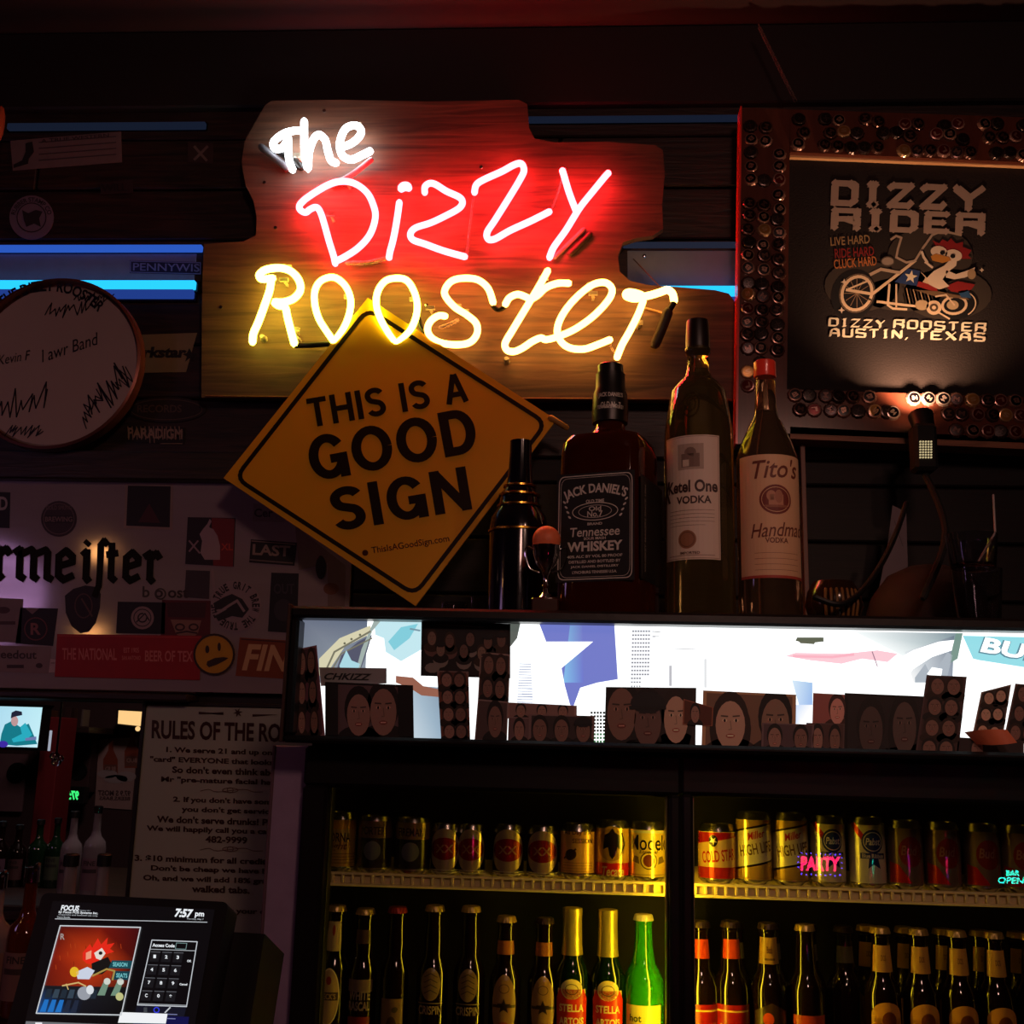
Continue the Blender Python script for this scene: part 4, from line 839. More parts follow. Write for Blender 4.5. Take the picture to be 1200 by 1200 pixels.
# ---- lit header picture
mh = PX(YH + .022, clamp=(xi - .003, xr - .028, zi0 - .003, zi1 + .003))
pl = Pr(mh)
def g3(c, k=1.0): return tuple(v * k for v in lin(c))
WHT = (1.5, 1.55, 1.55)
L0 = [(350, 728, (95, 105, 125)), (430, 731, (150, 165, 175)), (470, 732, (255, 255, 255)), (1030, 745, (255, 255, 255)), (1120, 750, (190, 210, 215)), (1200, 752, (215, 235, 240)), (1700, 770, (255, 255, 255))]
X0, X1 = 340, 1900
pl.rect(X0, 690, X1, 960, WHT, 0, srgb=False)
pl.grad([(340, 690), (432, 700), (428, 800), (340, 800)], [g3((105, 112, 130)), g3((96, 106, 128)), g3((150, 160, 170)), g3((120, 130, 140))], 1)
pl.poly([(374, 792), (374, 772), (398, 748), (434, 733), (436, 742), (404, 758), (388, 782), (386, 792)], (214, 208, 175), 2); pl.poly([(392, 792), (400, 768), (420, 752), (436, 744), (430, 764), (420, 792)], (84, 86, 106), 2)
pl.line([(380, 790), (392, 764), (434, 740)], 2.2, (120, 118, 100), 3); pl.line([(386, 790), (400, 766), (436, 748)], 1.6, (120, 118, 100), 3)
for x, y in ((412, 749), (422, 744), (404, 754)): pl.ell(x, y, 1.5, 1.5, (110, 110, 90), 4, 8)
pl.poly([(398, 780), (406, 762), (412, 774), (422, 778), (418, 790), (400, 790)], (170, 215, 225), 4)
pl.poly([(438, 728), (496, 729), (496, 760), (470, 775), (452, 764), (450, 748), (440, 744)], (196, 232, 240), 1); pl.poly([(455, 752), (470, 735), (490, 731), (480, 748), (462, 762)], (130, 205, 220), 2); pl.line([(481, 737), (492, 739)], 2, (120, 150, 165), 3)
pl.poly([(420, 790), (436, 740), (446, 728), (438, 728), (424, 760), (416, 790)], (160, 175, 170), 3)
pl.grad([(482, 803), (520, 806), (520, 866), (482, 866)], [g3((170, 190, 205)), g3((130, 150, 170)), g3((150, 175, 195)), g3((200, 215, 225))], 2)
pl.poly([(464, 792), (484, 794), (496, 804), (516, 808), (516, 817), (494, 815), (480, 806), (464, 800)], (150, 96, 78), 3)
pl.poly([(598, 730), (610, 730), (606, 748), (598, 758)], (90, 96, 90), 2)
pl.poly([(606, 740), (632, 731), (720, 733), (724, 796), (700, 800), (680, 806), (672, 828), (668, 826), (656, 782), (694, 752), (640, 752), (632, 731)], (112, 122, 200), 2)
pl.grad([(668, 733), (682, 733), (684, 800), (660, 800)], [g3((125, 165, 215)), g3((118, 128, 200)), g3((108, 118, 205)), g3((130, 190, 235))], 3)
pl.poly([(612, 731), (631, 731), (640, 752), (695, 752), (658, 783), (666, 826), (600, 824), (600, 756), (607, 755)], WHT, 4, srgb=False)
for j in range(16):
    y = 778 + j * 3.2; pl.line([(609 - j * .2, y), (622 + j * .15, y + .4)], 1.0, (150, 160, 190), 5)
for j in range(15): pl.line([(612, 806 + j * 1.4 - .3), (658, 808 + j * 1.4)], .5, (205, 210, 230), 5)
pl.poly([(741, 737), (764, 738), (768, 745), (762, 800), (736, 800), (737, 760)], (1.0, 1.02, 1.06), 3, srgb=False)
for j in range(15):
    for q in range(7):
        if j < 12 or q < 4: pl.rect(741 + q * 3.1 - j * .12, 739 + j * 4.6, 743 + q * 3.1 - j * .12, 740.6 + j * 4.6, (118, 120, 128), 5)
pl.line([(765, 740), (774, 741)], 1, (150, 150, 155), 5); pl.line([(765, 746), (772, 746)], 1, (150, 150, 155), 5)
pl.rect(784, 780, 787.5, 804, (190, 190, 196), 5); pl.line([(788, 760), (815, 761)], 1, (185, 185, 190), 5); pl.rect(825, 772, 828, 806, (226, 228, 230), 5)
for j in range(9):
    for q in range(5): pl.rect(692 + q * 3.6, 834 + j * 4.2, 694.6 + q * 3.6, 836.6 + j * 4.2, (40, 44, 40) if j < 6 else (60, 110, 70), 5)
pl.poly([(934, 747), (965, 747), (965, 752), (955, 753), (954, 755), (938, 754), (936, 752), (932, 751)], (92, 98, 80), 5)
pl.grad([(1000, 740), (1125, 742), (1110, 760), (1060, 770)], [g3((250, 255, 255)), g3((120, 140, 150)), g3((160, 180, 185)), g3((245, 252, 252))], 2)
pl.grad([(1060, 764), (1118, 745), (1116, 800), (1070, 800)], [g3((225, 232, 235)), g3((110, 125, 140)), g3((150, 160, 175)), g3((250, 250, 250))], 3)
pl.poly([(1046, 776), (1070, 762), (1100, 752), (1118, 750), (1116, 762), (1092, 770), (1070, 784), (1058, 800), (1046, 800)], WHT, 4, srgb=False); pl.poly([(1072, 794), (1084, 778), (1088, 786), (1098, 784), (1110, 764), (1116, 768), (1108, 800), (1072, 800)], (170, 180, 190), 5); pl.poly([(1086, 790), (1092, 782), (1104, 784), (1102, 796)], WHT, 6, srgb=False)
pl.poly([(920, 769), (932, 765), (990, 766), (1028, 762), (1052, 766), (1040, 776), (1010, 772), (986, 778), (950, 774)], (252, 205, 215), 3); pl.line([(1022, 764), (1028, 781)], 1.2, (160, 120, 140), 5); pl.line([(930, 769), (975, 770), (1000, 767)], 3, (250, 180, 195), 4)
pl.grad([(928, 797), (952, 800), (952, 826), (936, 826)], [g3((215, 235, 250)), g3((160, 195, 235)), g3((150, 185, 235)), g3((190, 215, 245))], 3); pl.grad([(932, 826), (952, 826), (938, 848), (932, 848)], [g3((200, 220, 250)), g3((255, 255, 255)), g3((255, 255, 255)), g3((200, 220, 250))], 3)
pl.poly([(1120, 742), (1128, 742), (1122, 772), (1112, 778), (1116, 758)], (120, 150, 140), 5); pl.poly([(1128, 745), (1260, 748), (1260, 790), (1200, 786), (1140, 772)], (150, 222, 232), 4); pl.poly([(1136, 772), (1200, 782), (1260, 790), (1260, 800), (1140, 800)], WHT, 5, srgb=False)
pl.text('BUD', 1190, 763, 86, 20, (96, 140, 156), 6, -10, .07, .1); pl.text('BUD', 1191, 762.4, 84, 18, WHT, 7, -10, .035, .1, srgb=False)
star(pl, 1330, 780, 50, (112, 122, 200), 3); star(pl, 1330, 780, 38, (235, 240, 255), 4)
lp = bx('light_panel', (xi - .004, YH + .024, zi0 - .004), (xr - .026, YH + .03, zi1 + .004), mat('white_acrylic', (220, 220, 220), .4), cool, 0)
pl.build('lit_picture', GLOW, cool, 'backlit beer picture with a white star, towers and pale lettering')
# ---- photos stuck on the header
YP = YH + .018
def photo(quad, label, faces=(), bg=(70, 54, 50), border=(110, 88, 84), name='photo', Y=YP, extra=None, frames=0, longhair=True):
    up_ = lambda c: tuple(min(255, int(x * 1.4)) for x in c); bg = up_(bg); border = up_(border); faces = [f if isinstance(f[0], int) else (*f[:4], up_(f[4]), *f[5:]) for f in faces]; faces = [up_(f) if isinstance(f[0], int) else f for f in faces]
    r_, p_ = card(name, quad, Y, .0008, label, 'photo', None, border)
    a, b, c_, d = [V(q) for q in quad]
    L = lambda u, v: tuple(((a * (1 - u) + b * u) * (1 - v) + (d * (1 - u) + c_ * u) * v))
    p_.clip = [tuple(q) for q in quad]; e = .04; p_.poly([L(e, e), L(1 - e, e), L(1 - e, 1 - e), L(e, 1 - e)], bg, 1)
    W = (b - a).length; H = (d - a).length
    if frames:
        for j in range(frames):
            v0 = (j + .06) / frames; v1 = (j + .94) / frames
            p_.poly([L(.08, v0), L(.92, v0), L(.92, v1), L(.08, v1)], tuple(int(x * (.75 + .2 * (j % 2))) for x in bg), 2)
            for q in (.3, .7):
                cx, cy = L(q, (v0 + v1) / 2); p_.face(cx, cy, min(W * .36, H / frames * .7), H / frames * .8, faces[0] if q < .5 else faces[-1], (24, 14, 12) if (j + int(q * 3)) % 2 else (48, 28, 18), 3, longhair=q > .5)
    else:
        for (u, v, w_, h_, sk, hr, kw) in faces:
            cx, cy = L(u, v); p_.face(cx, cy, w_ * W, h_ * H, sk, hr, 2 + int(u * 3) * 0, **kw)
    if extra: extra(p_, L)
    p_.build('print', None, r_); return r_
SK = (122, 92, 80); SK2 = (100, 74, 64); SKB = (150, 122, 104)
HB = (22, 14, 13)
photo([(347, 761), (371, 756), (381, 863), (342, 863)], 'tall pinkish photo-booth strip at the far left end of the lit header', (SK, SK2), (86, 52, 62), (120, 84, 92), 'photo_strip', frames=3)
r_, pr = card('name_card', [(374, 782), (453, 783), (453, 801), (376, 804)], YP + .002, .0008, 'grey card with slanted letters CHKIZZ behind the two-face portrait', 'card', None, (168, 166, 164)); pr.text('CHKIZZ', 408, 793, 56, 8, (40, 38, 40), 2, -1, .03, .35); pr.build('print', None, r_)
photo([(381, 799), (484, 803), (485, 866), (381, 864)], 'black-bordered portrait of two people with heads together, left end of the header', ((.38, .55, .3, .8, SK, HB, {}), (.66, .48, .34, .9, SK, (30, 20, 18), {})), (78, 62, 64), (16, 12, 13), Y=YP - .0012, extra=lambda p, L: (p.poly([L(0.02, .04), L(.15, .04), L(.15, .96), L(.02, .96)], (14, 10, 11), 9), p.poly([L(.83, .04), L(.98, .04), L(.98, .96), L(.83, .96)], (14, 10, 11), 9)))
def crowd(p, L):
    rr = random.Random(5)
    for (u, v) in ((.12, .3), (.32, .34), (.55, .3), (.75, .34), (.9, .3), (.22, .5), (.48, .52), (.68, .55)):
        x, y = L(u, v); p.ell(x, y + 13, 9, 9, rr.choice([(150, 138, 128), (40, 34, 34), (120, 84, 76)]), 2, 12); p.face(x, y, 11, 17, rr.choice([SK, SKB]), rr.choice([HB, (60, 38, 24)]), 3, hat=rr.random() < .3, longhair=rr.random() < .5)
    p.ell(*L(.13, .85), 9, 6, (150, 140, 130), 6, 10); p.line([L(.15, .05), L(.7, .08)], 1.4, (110, 90, 84), 3)
photo([(494, 728), (598, 731), (598, 795), (493, 792)], 'dark group photo of several people holding drinks, hung high on the lit header', (), (20, 16, 17), (14, 11, 12), extra=crowd, Y=YP)
photo([(512, 786), (549, 787), (551, 867), (517, 867)], 'brown photo-booth strip hanging left of the taller pale strip', (SK, SK2), (96, 54, 42), (104, 84, 80), 'photo_strip', Y=YP - .001, frames=4)
photo([(563, 764), (598, 767), (596, 822), (560, 819)], 'tall pale-bordered strip of dark paired portraits under the group photo', (SK2, SK2), (50, 36, 34), (125, 104, 98), 'photo_strip', Y=YP - .001, frames=2)
photo([(560, 819), (596, 822), (594, 868), (556, 868)], 'small square photo directly below the tall pale-bordered strip', ((.6, .5, .5, .8, SK2, HB, {}),), (66, 50, 48), (118, 100, 96), Y=YP - .001)
photo([(594, 823), (676, 827), (676, 842), (594, 842)], 'low row of tiny faded photos behind the three-frame row', ((.2, .5, .14, .8, SK, HB, {}), (.5, .5, .14, .8, SK, HB, {}), (.8, .5, .14, .8, SK, HB, {})), (110, 84, 78), (128, 100, 94), 'photo_strip')
photo([(596, 840), (622, 841), (621, 870), (595, 870)], 'tiny faded photo left of the three-frame row', ((.5, .5, .5, .8, SK, HB, {}),), (86, 66, 66), (110, 88, 86), Y=YP - .001)
photo([(620, 837), (697, 839), (696, 873), (619, 872)], 'three-frame row of small dark portraits beside the big kiss photo', ((.17, .5, .24, .8, SK2, HB, {}), (.5, .5, .24, .8, SK2, HB, {}), (.83, .5, .24, .8, SK2, HB, {'hat': True})), (44, 34, 34), (100, 80, 78), 'photo_strip', Y=YP - .002)
photo([(710, 805), (816, 806), (815, 877), (708, 874)], 'large dark photo of three laughing faces in the middle of the header', ((.18, .42, .36, .95, SK2, HB, {}), (.47, .55, .34, .9, (84, 62, 56), HB, {'hat': True}), (.78, .5, .3, .85, SKB, (40, 28, 24), {'longhair': True})), (30, 24, 24), (40, 32, 32), Y=YP - .001)
photo([(801, 819), (836, 829), (835, 851), (800, 849)], 'small brown tilted snapshot overlapping the three laughing faces', ((.4, .5, .3, .7, SK, HB, {}),), (70, 34, 22), (120, 72, 52), Y=YP - .003)
photo([(824, 809), (933, 814), (932, 881), (822, 876)], 'large tan photo of two faces cheek to cheek right of the three laughing faces', ((.3, .55, .36, .9, SKB, (48, 30, 22), {'longhair': True}), (.78, .5, .34, .95, (112, 88, 74), HB, {})), (100, 76, 60), (150, 118, 88), Y=YP - .0015)
photo([(893, 847), (954, 849), (953, 883), (892, 881)], 'row of tiny purple-grey photos under the tan pair', ((.25, .5, .28, .8, SK, HB, {}), (.75, .5, .28, .8, SK2, HB, {})), (66, 50, 54), (90, 72, 74), 'photo_strip', Y=YP - .003)
photo([(953, 812), (991, 814), (990, 848), (952, 848)], 'small pinkish portrait photo left of the big dark pair', ((.75, .55, .5, .9, (170, 120, 108), (70, 40, 34), {}),), (128, 76, 70), (140, 92, 84), Y=YP - .001)
photo([(945, 847), (990, 848), (989, 885), (944, 883)], 'pair of tiny brown photos below the small pinkish portrait', ((.3, .5, .3, .8, SK, HB, {}), (.75, .5, .3, .8, SK2, HB, {})), (62, 42, 38), (70, 54, 52), 'photo_strip', Y=YP - .002)
photo([(990, 812), (1082, 816), (1104, 885), (988, 888)], 'large very dark photo of a pair, right half of the header', ((.3, .55, .34, .8, (62, 48, 44), HB, {}), (.68, .5, .34, .85, (70, 56, 52), HB, {'longhair': True})), (26, 20, 20), (18, 13, 13), Y=YP - .0015)
photo([(1086, 791), (1133, 793), (1122, 890), (1072, 888)], 'tall dark photo-booth strip slanting right of the big dark pair', (SK2, SK2), (54, 36, 34), (66, 48, 48), 'photo_strip', Y=YP - .003, frames=4)
photo([(1150, 811), (1185, 802), (1174, 871), (1139, 864)], 'curved strip of two bald portraits, second strip from the right edge', (SKB, SKB), (62, 54, 50), (120, 106, 98), 'photo_strip', Y=YP - .001, frames=3)
photo([(1190, 801), (1226, 804), (1214, 873), (1176, 868)], 'dark strip of portraits cut by the right edge of the picture', (SK2, SK2), (44, 34, 32), (88, 72, 68), 'photo_strip', Y=YP - .002, frames=3)
photo([(1122, 864), (1200, 868), (1200, 891), (1121, 890)], 'low dark photo half under the curling orange note', ((.3, .5, .2, .9, SK2, HB, {}),), (36, 26, 26), (50, 38, 38), Y=YP - .003)
# curling note
r_ = thing('paper_note', P(1160, 865, YH), 'small orange paper note curling off the right end of the header', 'note')
m_ = MB(); vv = []; n = 10
for i in range(n + 1):
    t = i / n; q = PX(YP - .006)(1127 + t * 58, 0); top = PX(YP - .006 - .03 * sin(t * pi * .55))(1130 + t * 50, 852 + 3 * t + 6 * (1 - t) ** 2); bot = PX(YP - .006 - .035 * sin(t * pi * .6))(1144 + t * 48, 872 - 2 * t + 2 * sin(t * 3)); vv += [top, bot]
m_.add(vv, [(2 * i, 2 * i + 2, 2 * i + 3, 2 * i + 1) for i in range(n)]).build('paper', mat('orange_paper', (215, 110, 70), .6), r_, fix=False)

# ================================================================ cans and bottles inside
def dx_at(px, Y, z):    # X of the vertical that passes through pixel column px at height z
    lo, hi = -2.0, 3.0
    for _ in range(40):
        m = (lo + hi) / 2; q = ROT.transposed() @ (V((m, Y, z)) - CAMP)
        if 600 + F * q.x / -q.z < px: lo = m
        else: hi = m
    return (lo + hi) / 2
def ztop(px, py, Y): return P(px, py, Y).z
ALU = mat('brushed_can_metal', (190, 185, 175), .25, 1)
def can(px, top, wpx, label, draw, base=(200, 190, 160), Y=1.795, name='beer_can', coat=1, z=None):
    z0 = z if z is not None else zsh; r = wpx / 2 * SCL(px, 1000, Y); x = dx_at(px, Y, z0 + .05); H = ztop(px, top, Y - r) - z0
    o = thing(name, (x, Y, z0), label, 'can')
    t = .35 * r
    MB().lathe((x, Y, z0), [(r * .72, 0), (r * .8, .001), (r, .006), (r, H - .010), (r * .88, H - .003), (r * .86, H), (r * .80, H), (r * .78, H - .003)], 48).build('shell', ALU, o)
    MB().lathe((x, Y, z0 + H - .003), [(r * .2, 0), (r * .3, .0015), (r * .3, .002), (r * .1, .002)], 12).build('pull_tab', ALU, o)
    p = Pr(CY((x, Y, z0), r)); W = pi * r
    p.rect(-W, .008, W, H - .011, base, 0)
    draw(p, r, H); p.build('label', CANP, o); return o
def tx(p, s, v, w, h, c, L=3, u=0, b=.02, rot=0, sh=0): p.text(s, u, v, w, h, c, L, rot, b, sh)
def d_banquet(p, r, H): p.rect(-.09, H * .72, .09, H - .012, (200, 140, 40), 1); tx(p, 'LORNA', H * .58, r * 1.7, .014, (60, 40, 20)); tx(p, 'light', H * .42, r * 1.3, .014, (110, 70, 20), sh=.3); [p.rect(-.09, H * (.3 - .05 * j), .09, H * (.31 - .05 * j), (120, 84, 30), 2) for j in range(4)]
def d_dark(c1, s):
    def f(p, r, H): p.rect(-.09, .01, .09, H * .55, (40, 36, 40), 1); p.rect(-.09, H * .62, .09, H * .92, c1, 1); tx(p, s, H * .75, r * 1.5, .012, (60, 44, 40)); p.ell(0, H * .4, r * .5, .014, (110, 110, 116), 2)
    return f
def d_oval(s):
    def f(p, r, H): p.ell(0, H * .5, r * 1.15, H * .42, (165, 140, 112), 1, 28); p.ell(0, H * .52, r * 1.05, H * .22, (130, 20, 18), 2, 24); tx(p, s, H * .52, r * 1.2, .012, (170, 120, 80)); p.rect(-.09, H * .05, .09, H * .07, (200, 190, 160), 2); p.rect(-.09, H * .1, .09, H * .115, (200, 190, 160), 2)
    return f
def d_founders(p, r, H): p.rect(-.09, .01, .09, H * .1, (70, 50, 30), 1); tx(p, 'All Day IPA', H * .84, r * 1.6, .009, (90, 60, 30)); tx(p, 'SESSION', H * .7, r * 1.2, .007, (90, 60, 30), u=r * .3); p.ell(-r * .4, H * .45, r * .35, .008, (70, 44, 26), 2, 12, 20); p.line([(-r * .8, H * .38), (-r * .1, H * .55)], .0025, (70, 44, 26), 2); [p.rect(-r * .9, H * (.3 - j * .05), r * .9, H * (.31 - j * .05), (150, 110, 60), 2) for j in range(4)]
def d_eagle(p, r, H):
    p.rect(-.09, .008, .09, H * .30, (190, 24, 16), 1); p.ell(r * -.1, H * .6, r * .95, H * .31, (205, 160, 60), 2, 28); p.ell(r * -.1, H * .6, r * .85, H * .27, (160, 120, 40), 3, 28)
    p.poly([(-.6 * r, H * .52), (-.5 * r, H * .76), (-.25 * r, H * .8), (-.05 * r, H * .88), (.1 * r, H * .8), (.4 * r, H * .76), (.5 * r, H * .5), (.25 * r, H * .56), (.1 * r, H * .42), (-.05 * r, H * .36), (-.2 * r, H * .42), (-.3 * r, H * .56)], (20, 14, 12), 4)
    p.line([(.5 * r, H * .8), (.68 * r, H * .6), (.4 * r, H * .42)], .002, (20, 14, 12), 4); tx(p, 'Tecate', H * .16, r * 1.3, .014, (225, 190, 120), 4, sh=.2)
def d_modelo(p, r, H): p.rect(-.09, H * .82, .09, H - .012, (205, 205, 190), 1); tx(p, 'Modelo', H * .66, r * 2.3, .022, (30, 28, 30), 3, u=r * .1, b=.01); tx(p, 'Especial', H * .5, r * 1.0, .007, (90, 70, 30), sh=.3); p.ell(0, H * .36, r * .3, .009, (110, 50, 30), 2, 16); p.ring(0, H * .36, r * .42, .012, .0012, (70, 60, 40), 3); [p.poly([(q * r * .5, H * .3), (q * r * .95, H * .34), (q * r * .8, H * .44), (q * r * .55, H * .42)], (120, 100, 60), 2) for q in (-1, 1)]; p.rect(-.09, H * .12, .09, H * .13, (120, 100, 60), 2)
L_ = can
L_(400, 952, 34, 'gold beer can with brown lettering at the left end of the left door', d_banquet, (190, 150, 70))
L_(440, 957, 40, 'dim grey can second from the left end of the top shelf', d_dark((110, 84, 66), 'PORTER'), (44, 38, 40)); L_(484, 959, 42, 'dim can with a brown top band, third from the left end', d_dark((120, 96, 60), 'FIREMAN'), (40, 38, 42))
L_(523, 966, 35, 'dark can with a cream and red oval beside the dim brown-banded can', d_oval('XX'), (30, 24, 20)); L_(553, 967, 33, 'second dark red-oval can, in the tight pair left of the middle', d_oval('XX'), (30, 24, 20))
L_(596, 967, 37, 'third red-oval can, standing alone in the middle of the shelf', d_oval('XX'), (34, 24, 20)); L_(636, 969, 37, 'fourth red-oval can, next to the tan paper-label can', d_oval('XX'), (34, 24, 20))
L_(677, 966, 42, 'tan can with a small rowing-boat picture left of the eagle can', d_founders, (215, 160, 80)); L_(718, 962, 40, 'gold and red can with a black eagle emblem', d_eagle, (215, 165, 40)); L_(759, 964, 44, 'pale gold can reading Modelo against the door post', d_modelo, (220, 190, 90))
def d_lone(p, r, H): p.rect(-.09, .008, .09, H * .28, (180, 34, 24), 1); p.poly([(-r * 1.4, H * .66), (r * 1.4, H * .8), (r * 1.4, H - .012), (-r * 1.4, H - .012)], (170, 24, 20), 1); p.ell(-r * .3, H * .72, r * .24, H * .1, (26, 16, 14), 2, 14); star(p, -r * .3, H * .72, .006, (235, 215, 180), 3); tx(p, 'COLD STAR', H * .47, r * 1.9, .017, (180, 40, 28), 3, rot=6)
def d_high(p, r, H): p.poly([(-r * 1.5, H * .2), (r * 1.5, H * .36), (r * 1.5, H * .88), (-r * 1.5, H * .72)], (225, 212, 160), 1); p.line([(-r * 1.5, H * .2), (r * 1.5, H * .36)], .003, (40, 28, 18), 2); p.line([(-r * 1.5, H * .72), (r * 1.5, H * .88)], .003, (60, 40, 22), 2); tx(p, 'Miller', H * .69, r * 1.0, .011, (180, 40, 24), 3, rot=14, sh=.3); tx(p, 'HIGH LIFE', H * .5, r * 1.9, .016, (120, 90, 40), 3, rot=10); p.rect(-.09, .01, .09, H * .1, (150, 110, 50), 1)
def d_pbr(p, r, H): p.poly([(-r * 1.2, H * .9), (-r * .9, H * .93), (r * .1, H * .6), (-r * .2, H * .58)], (180, 34, 30), 1); p.ell(r * .1, H * .66, r * .62, H * .17, (46, 60, 110), 2, 20); p.ring(r * .1, H * .66, r * .5, H * .13, .0012, (220, 210, 190), 3); tx(p, 'Pabst', H * .66, r * .8, .010, (220, 210, 190), 4, u=r * .1, sh=.2); p.poly([(-r * .1, H * .5), (r * .3, H * .5), (r * .5, H * .28), (r * .1, H * .34), (-r * .2, H * .28)], (40, 50, 100), 2); p.rect(-r * .6, H * .42, r * .8, H * .5, (46, 60, 110), 3); tx(p, 'Blue Ribbon', H * .46, r * 1.2, .006, (220, 210, 190), 4, u=r * .1)
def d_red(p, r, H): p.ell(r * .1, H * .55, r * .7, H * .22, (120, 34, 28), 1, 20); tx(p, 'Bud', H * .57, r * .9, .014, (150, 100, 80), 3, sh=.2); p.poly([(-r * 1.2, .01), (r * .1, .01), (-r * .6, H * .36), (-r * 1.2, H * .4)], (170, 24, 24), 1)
Lr = 1.80
L_(840, 966, 44, 'cream and red beer can with a red top first right of the door post', d_lone, (220, 180, 110), Y=Lr)
L_(883, 952, 42, 'tall gold and cream High Life can, the left one of the two', d_high, (190, 150, 60), Y=Lr); L_(926, 953, 41, 'tall gold and cream High Life can, the right one beside the blue-ribbon cans', d_high, (180, 142, 60), Y=Lr)
L_(970, 957, 40, 'blue-ribbon can behind the reflected PARTY light', d_pbr, (205, 190, 165), Y=Lr); L_(1016, 958, 42, 'blue-ribbon can with the brightest left edge, right of the reflected PARTY light', d_pbr, (215, 205, 175), Y=Lr)
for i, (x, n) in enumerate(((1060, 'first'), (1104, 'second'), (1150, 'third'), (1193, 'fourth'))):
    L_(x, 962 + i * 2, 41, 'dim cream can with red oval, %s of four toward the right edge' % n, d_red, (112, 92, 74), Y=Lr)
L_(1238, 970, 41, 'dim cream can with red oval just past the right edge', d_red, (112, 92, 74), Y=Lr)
BRG = mat('brown_bottle_glass', (20, 9, 5), .07, coat=1, var=.1); GRG = mat('green_bottle_glass', (10, 30, 12), .07, coat=1); GRL = mat('bright_green_glass', (60, 190, 30), .08, trans=.55, ior=1.3, coat=1); FOIL = mat('gold_foil', (232, 210, 110), .35, .7, bump=.4, scale=60); CAPG = mat('bottle_cap_gold', (190, 160, 100), .35, .7); CAPD = mat('bottle_cap_dark', (60, 44, 40), .4, .6)
def bprof(r, H, rn=.0128): return [(r * .8, 0), (r * .97, .003), (r, .008), (r, H * .60), (r * .97, H * .635), (r * .82, H * .68), (r * .60, H * .725), (rn * 1.15, H * .80), (rn, H * .9), (rn, H * .945), (rn * 1.08, H * .95), (rn * 1.08, H * .97), (rn, H * .975), (rn, H * .995)]
def pint(prof):
    def f(v):
        for (r0, z0), (r1, z1) in zip(prof, prof[1:]):
            if z0 <= v <= z1 and z1 > z0: return r0 + (r1 - r0) * (v - z0) / (z1 - z0)
        return prof[-1][0] if v > prof[-1][1] else prof[0][0]
    return f
def bottle(px, top, label, draw, glass=None, capm=None, Y=1.80, wpx=42, foil=None, name='beer_bottle', hh=None):
    r = wpx / 2 * SCL(px, 1160, Y); z0 = zsh2; x = dx_at(px, Y, z0 + .15); H = ztop(px, top, Y) - z0 if hh is None else hh
    o = thing(name, (x, Y, z0), label, 'bottle'); pf = bprof(r, H)
    MB().lathe((x, Y, z0), pf, 40).build('glass', glass or BRG, o)
    cz = H * .965
    if foil: MB().lathe((x, Y, z0), [(.0150 + .0012, H * .745), (.0150, H * .8), (.0142, H * .93), (.0148, H * .97), (.0148, H * 1.0), (.012, H * 1.004)], 32).build('neck_foil', foil, o)
    else:
        n = 21; vs = []; mbc = MB().lathe((x, Y, z0), [(.0138, cz), (.0150, cz), (.0136, cz + .007), (.0125, cz + .0085), (.004, cz + .0088)], 42, sec=lambda a, z: 1 + (.04 * cos(21 * a) if z < cz + .004 else 0)); mbc.build('cap', capm or CAPG, o)
    m_ = CY((x, Y, z0), r, eps=.0002, prof=pint(pf)); m_.sh = (.6 * H, .07 * H); p = Pr(m_); draw(p, r, H)
    if p.f: p.build('label', VINYL, o)
    return o
def patch(p, u0, v0, u1, v1, c, L=0, n=6):
    for i in range(n):
        a, b = v0 + (v1 - v0) * i / n, v0 + (v1 - v0) * (i + 1) / n; p.rect(u0 * 2.3, a, u1 * 2.3, b, c, L)
def b_beck(p, r, H): patch(p, -r * .36, H * .74, r * .36, H * .91, (190, 165, 110)); p.ell(0, H * .86, r * .16, .008, (160, 60, 40), 2, 12); p.ell(-r * .1, H * .42, r * .72, H * .16, (190, 160, 100), 0, 26); p.ring(-r * .1, H * .42, r * .7, H * .155, .0015, (240, 220, 160), 2); p.rect(-r * .75, H * .4, r * .55, H * .445, (70, 50, 34), 2); tx(p, "BECK'S", H * .422, r * 1.0, .008, (200, 170, 110), 3, u=-r * .1); p.ell(-r * .1, H * .51, r * .18, .006, (150, 50, 36), 2, 12)
def b_white(p, r, H): patch(p, -r * .38, H * .80, r * .38, H * .88, (80, 56, 44)); p.rect(-r * .9, H * .46, r * .9, H * .53, (120, 96, 90), 0); tx(p, 'WHITE', H * .44, r * 1.5, .013, (130, 110, 104), 1, b=.04); tx(p, 'RASCAL', H * .38, r * 1.5, .013, (130, 110, 104), 1, b=.04); p.rect(-r * .8, H * .27, r * .8, H * .32, (130, 40, 26), 1)
def b_pear(p, r, H): p.rect(-r * .8, H * .1, r * .8, H * .42, (130, 100, 70), 0); p.ell(0, H * .26, r * .36, .016, (70, 50, 28), 1, 16); p.ell(r * .2, H * .36, r * .22, .004, (70, 60, 28), 2, 10, 20)
def b_crisp(p, r, H): p.ell(0, H * .5, r * .62, H * .09, (130, 104, 70), 0, 20); [p.line([(-r * .4, H * (.45 + .03 * j)), (0, H * (.47 + .03 * j)), (r * .4, H * (.45 + .03 * j))], .0012, (60, 46, 30), 1) for j in range(4)]; p.rect(-r * .8, H * .395, r * .8, H * .40, (120, 100, 70), 1); tx(p, 'CRISPIN', H * .36, r * 1.5, .012, (150, 128, 96), 1)
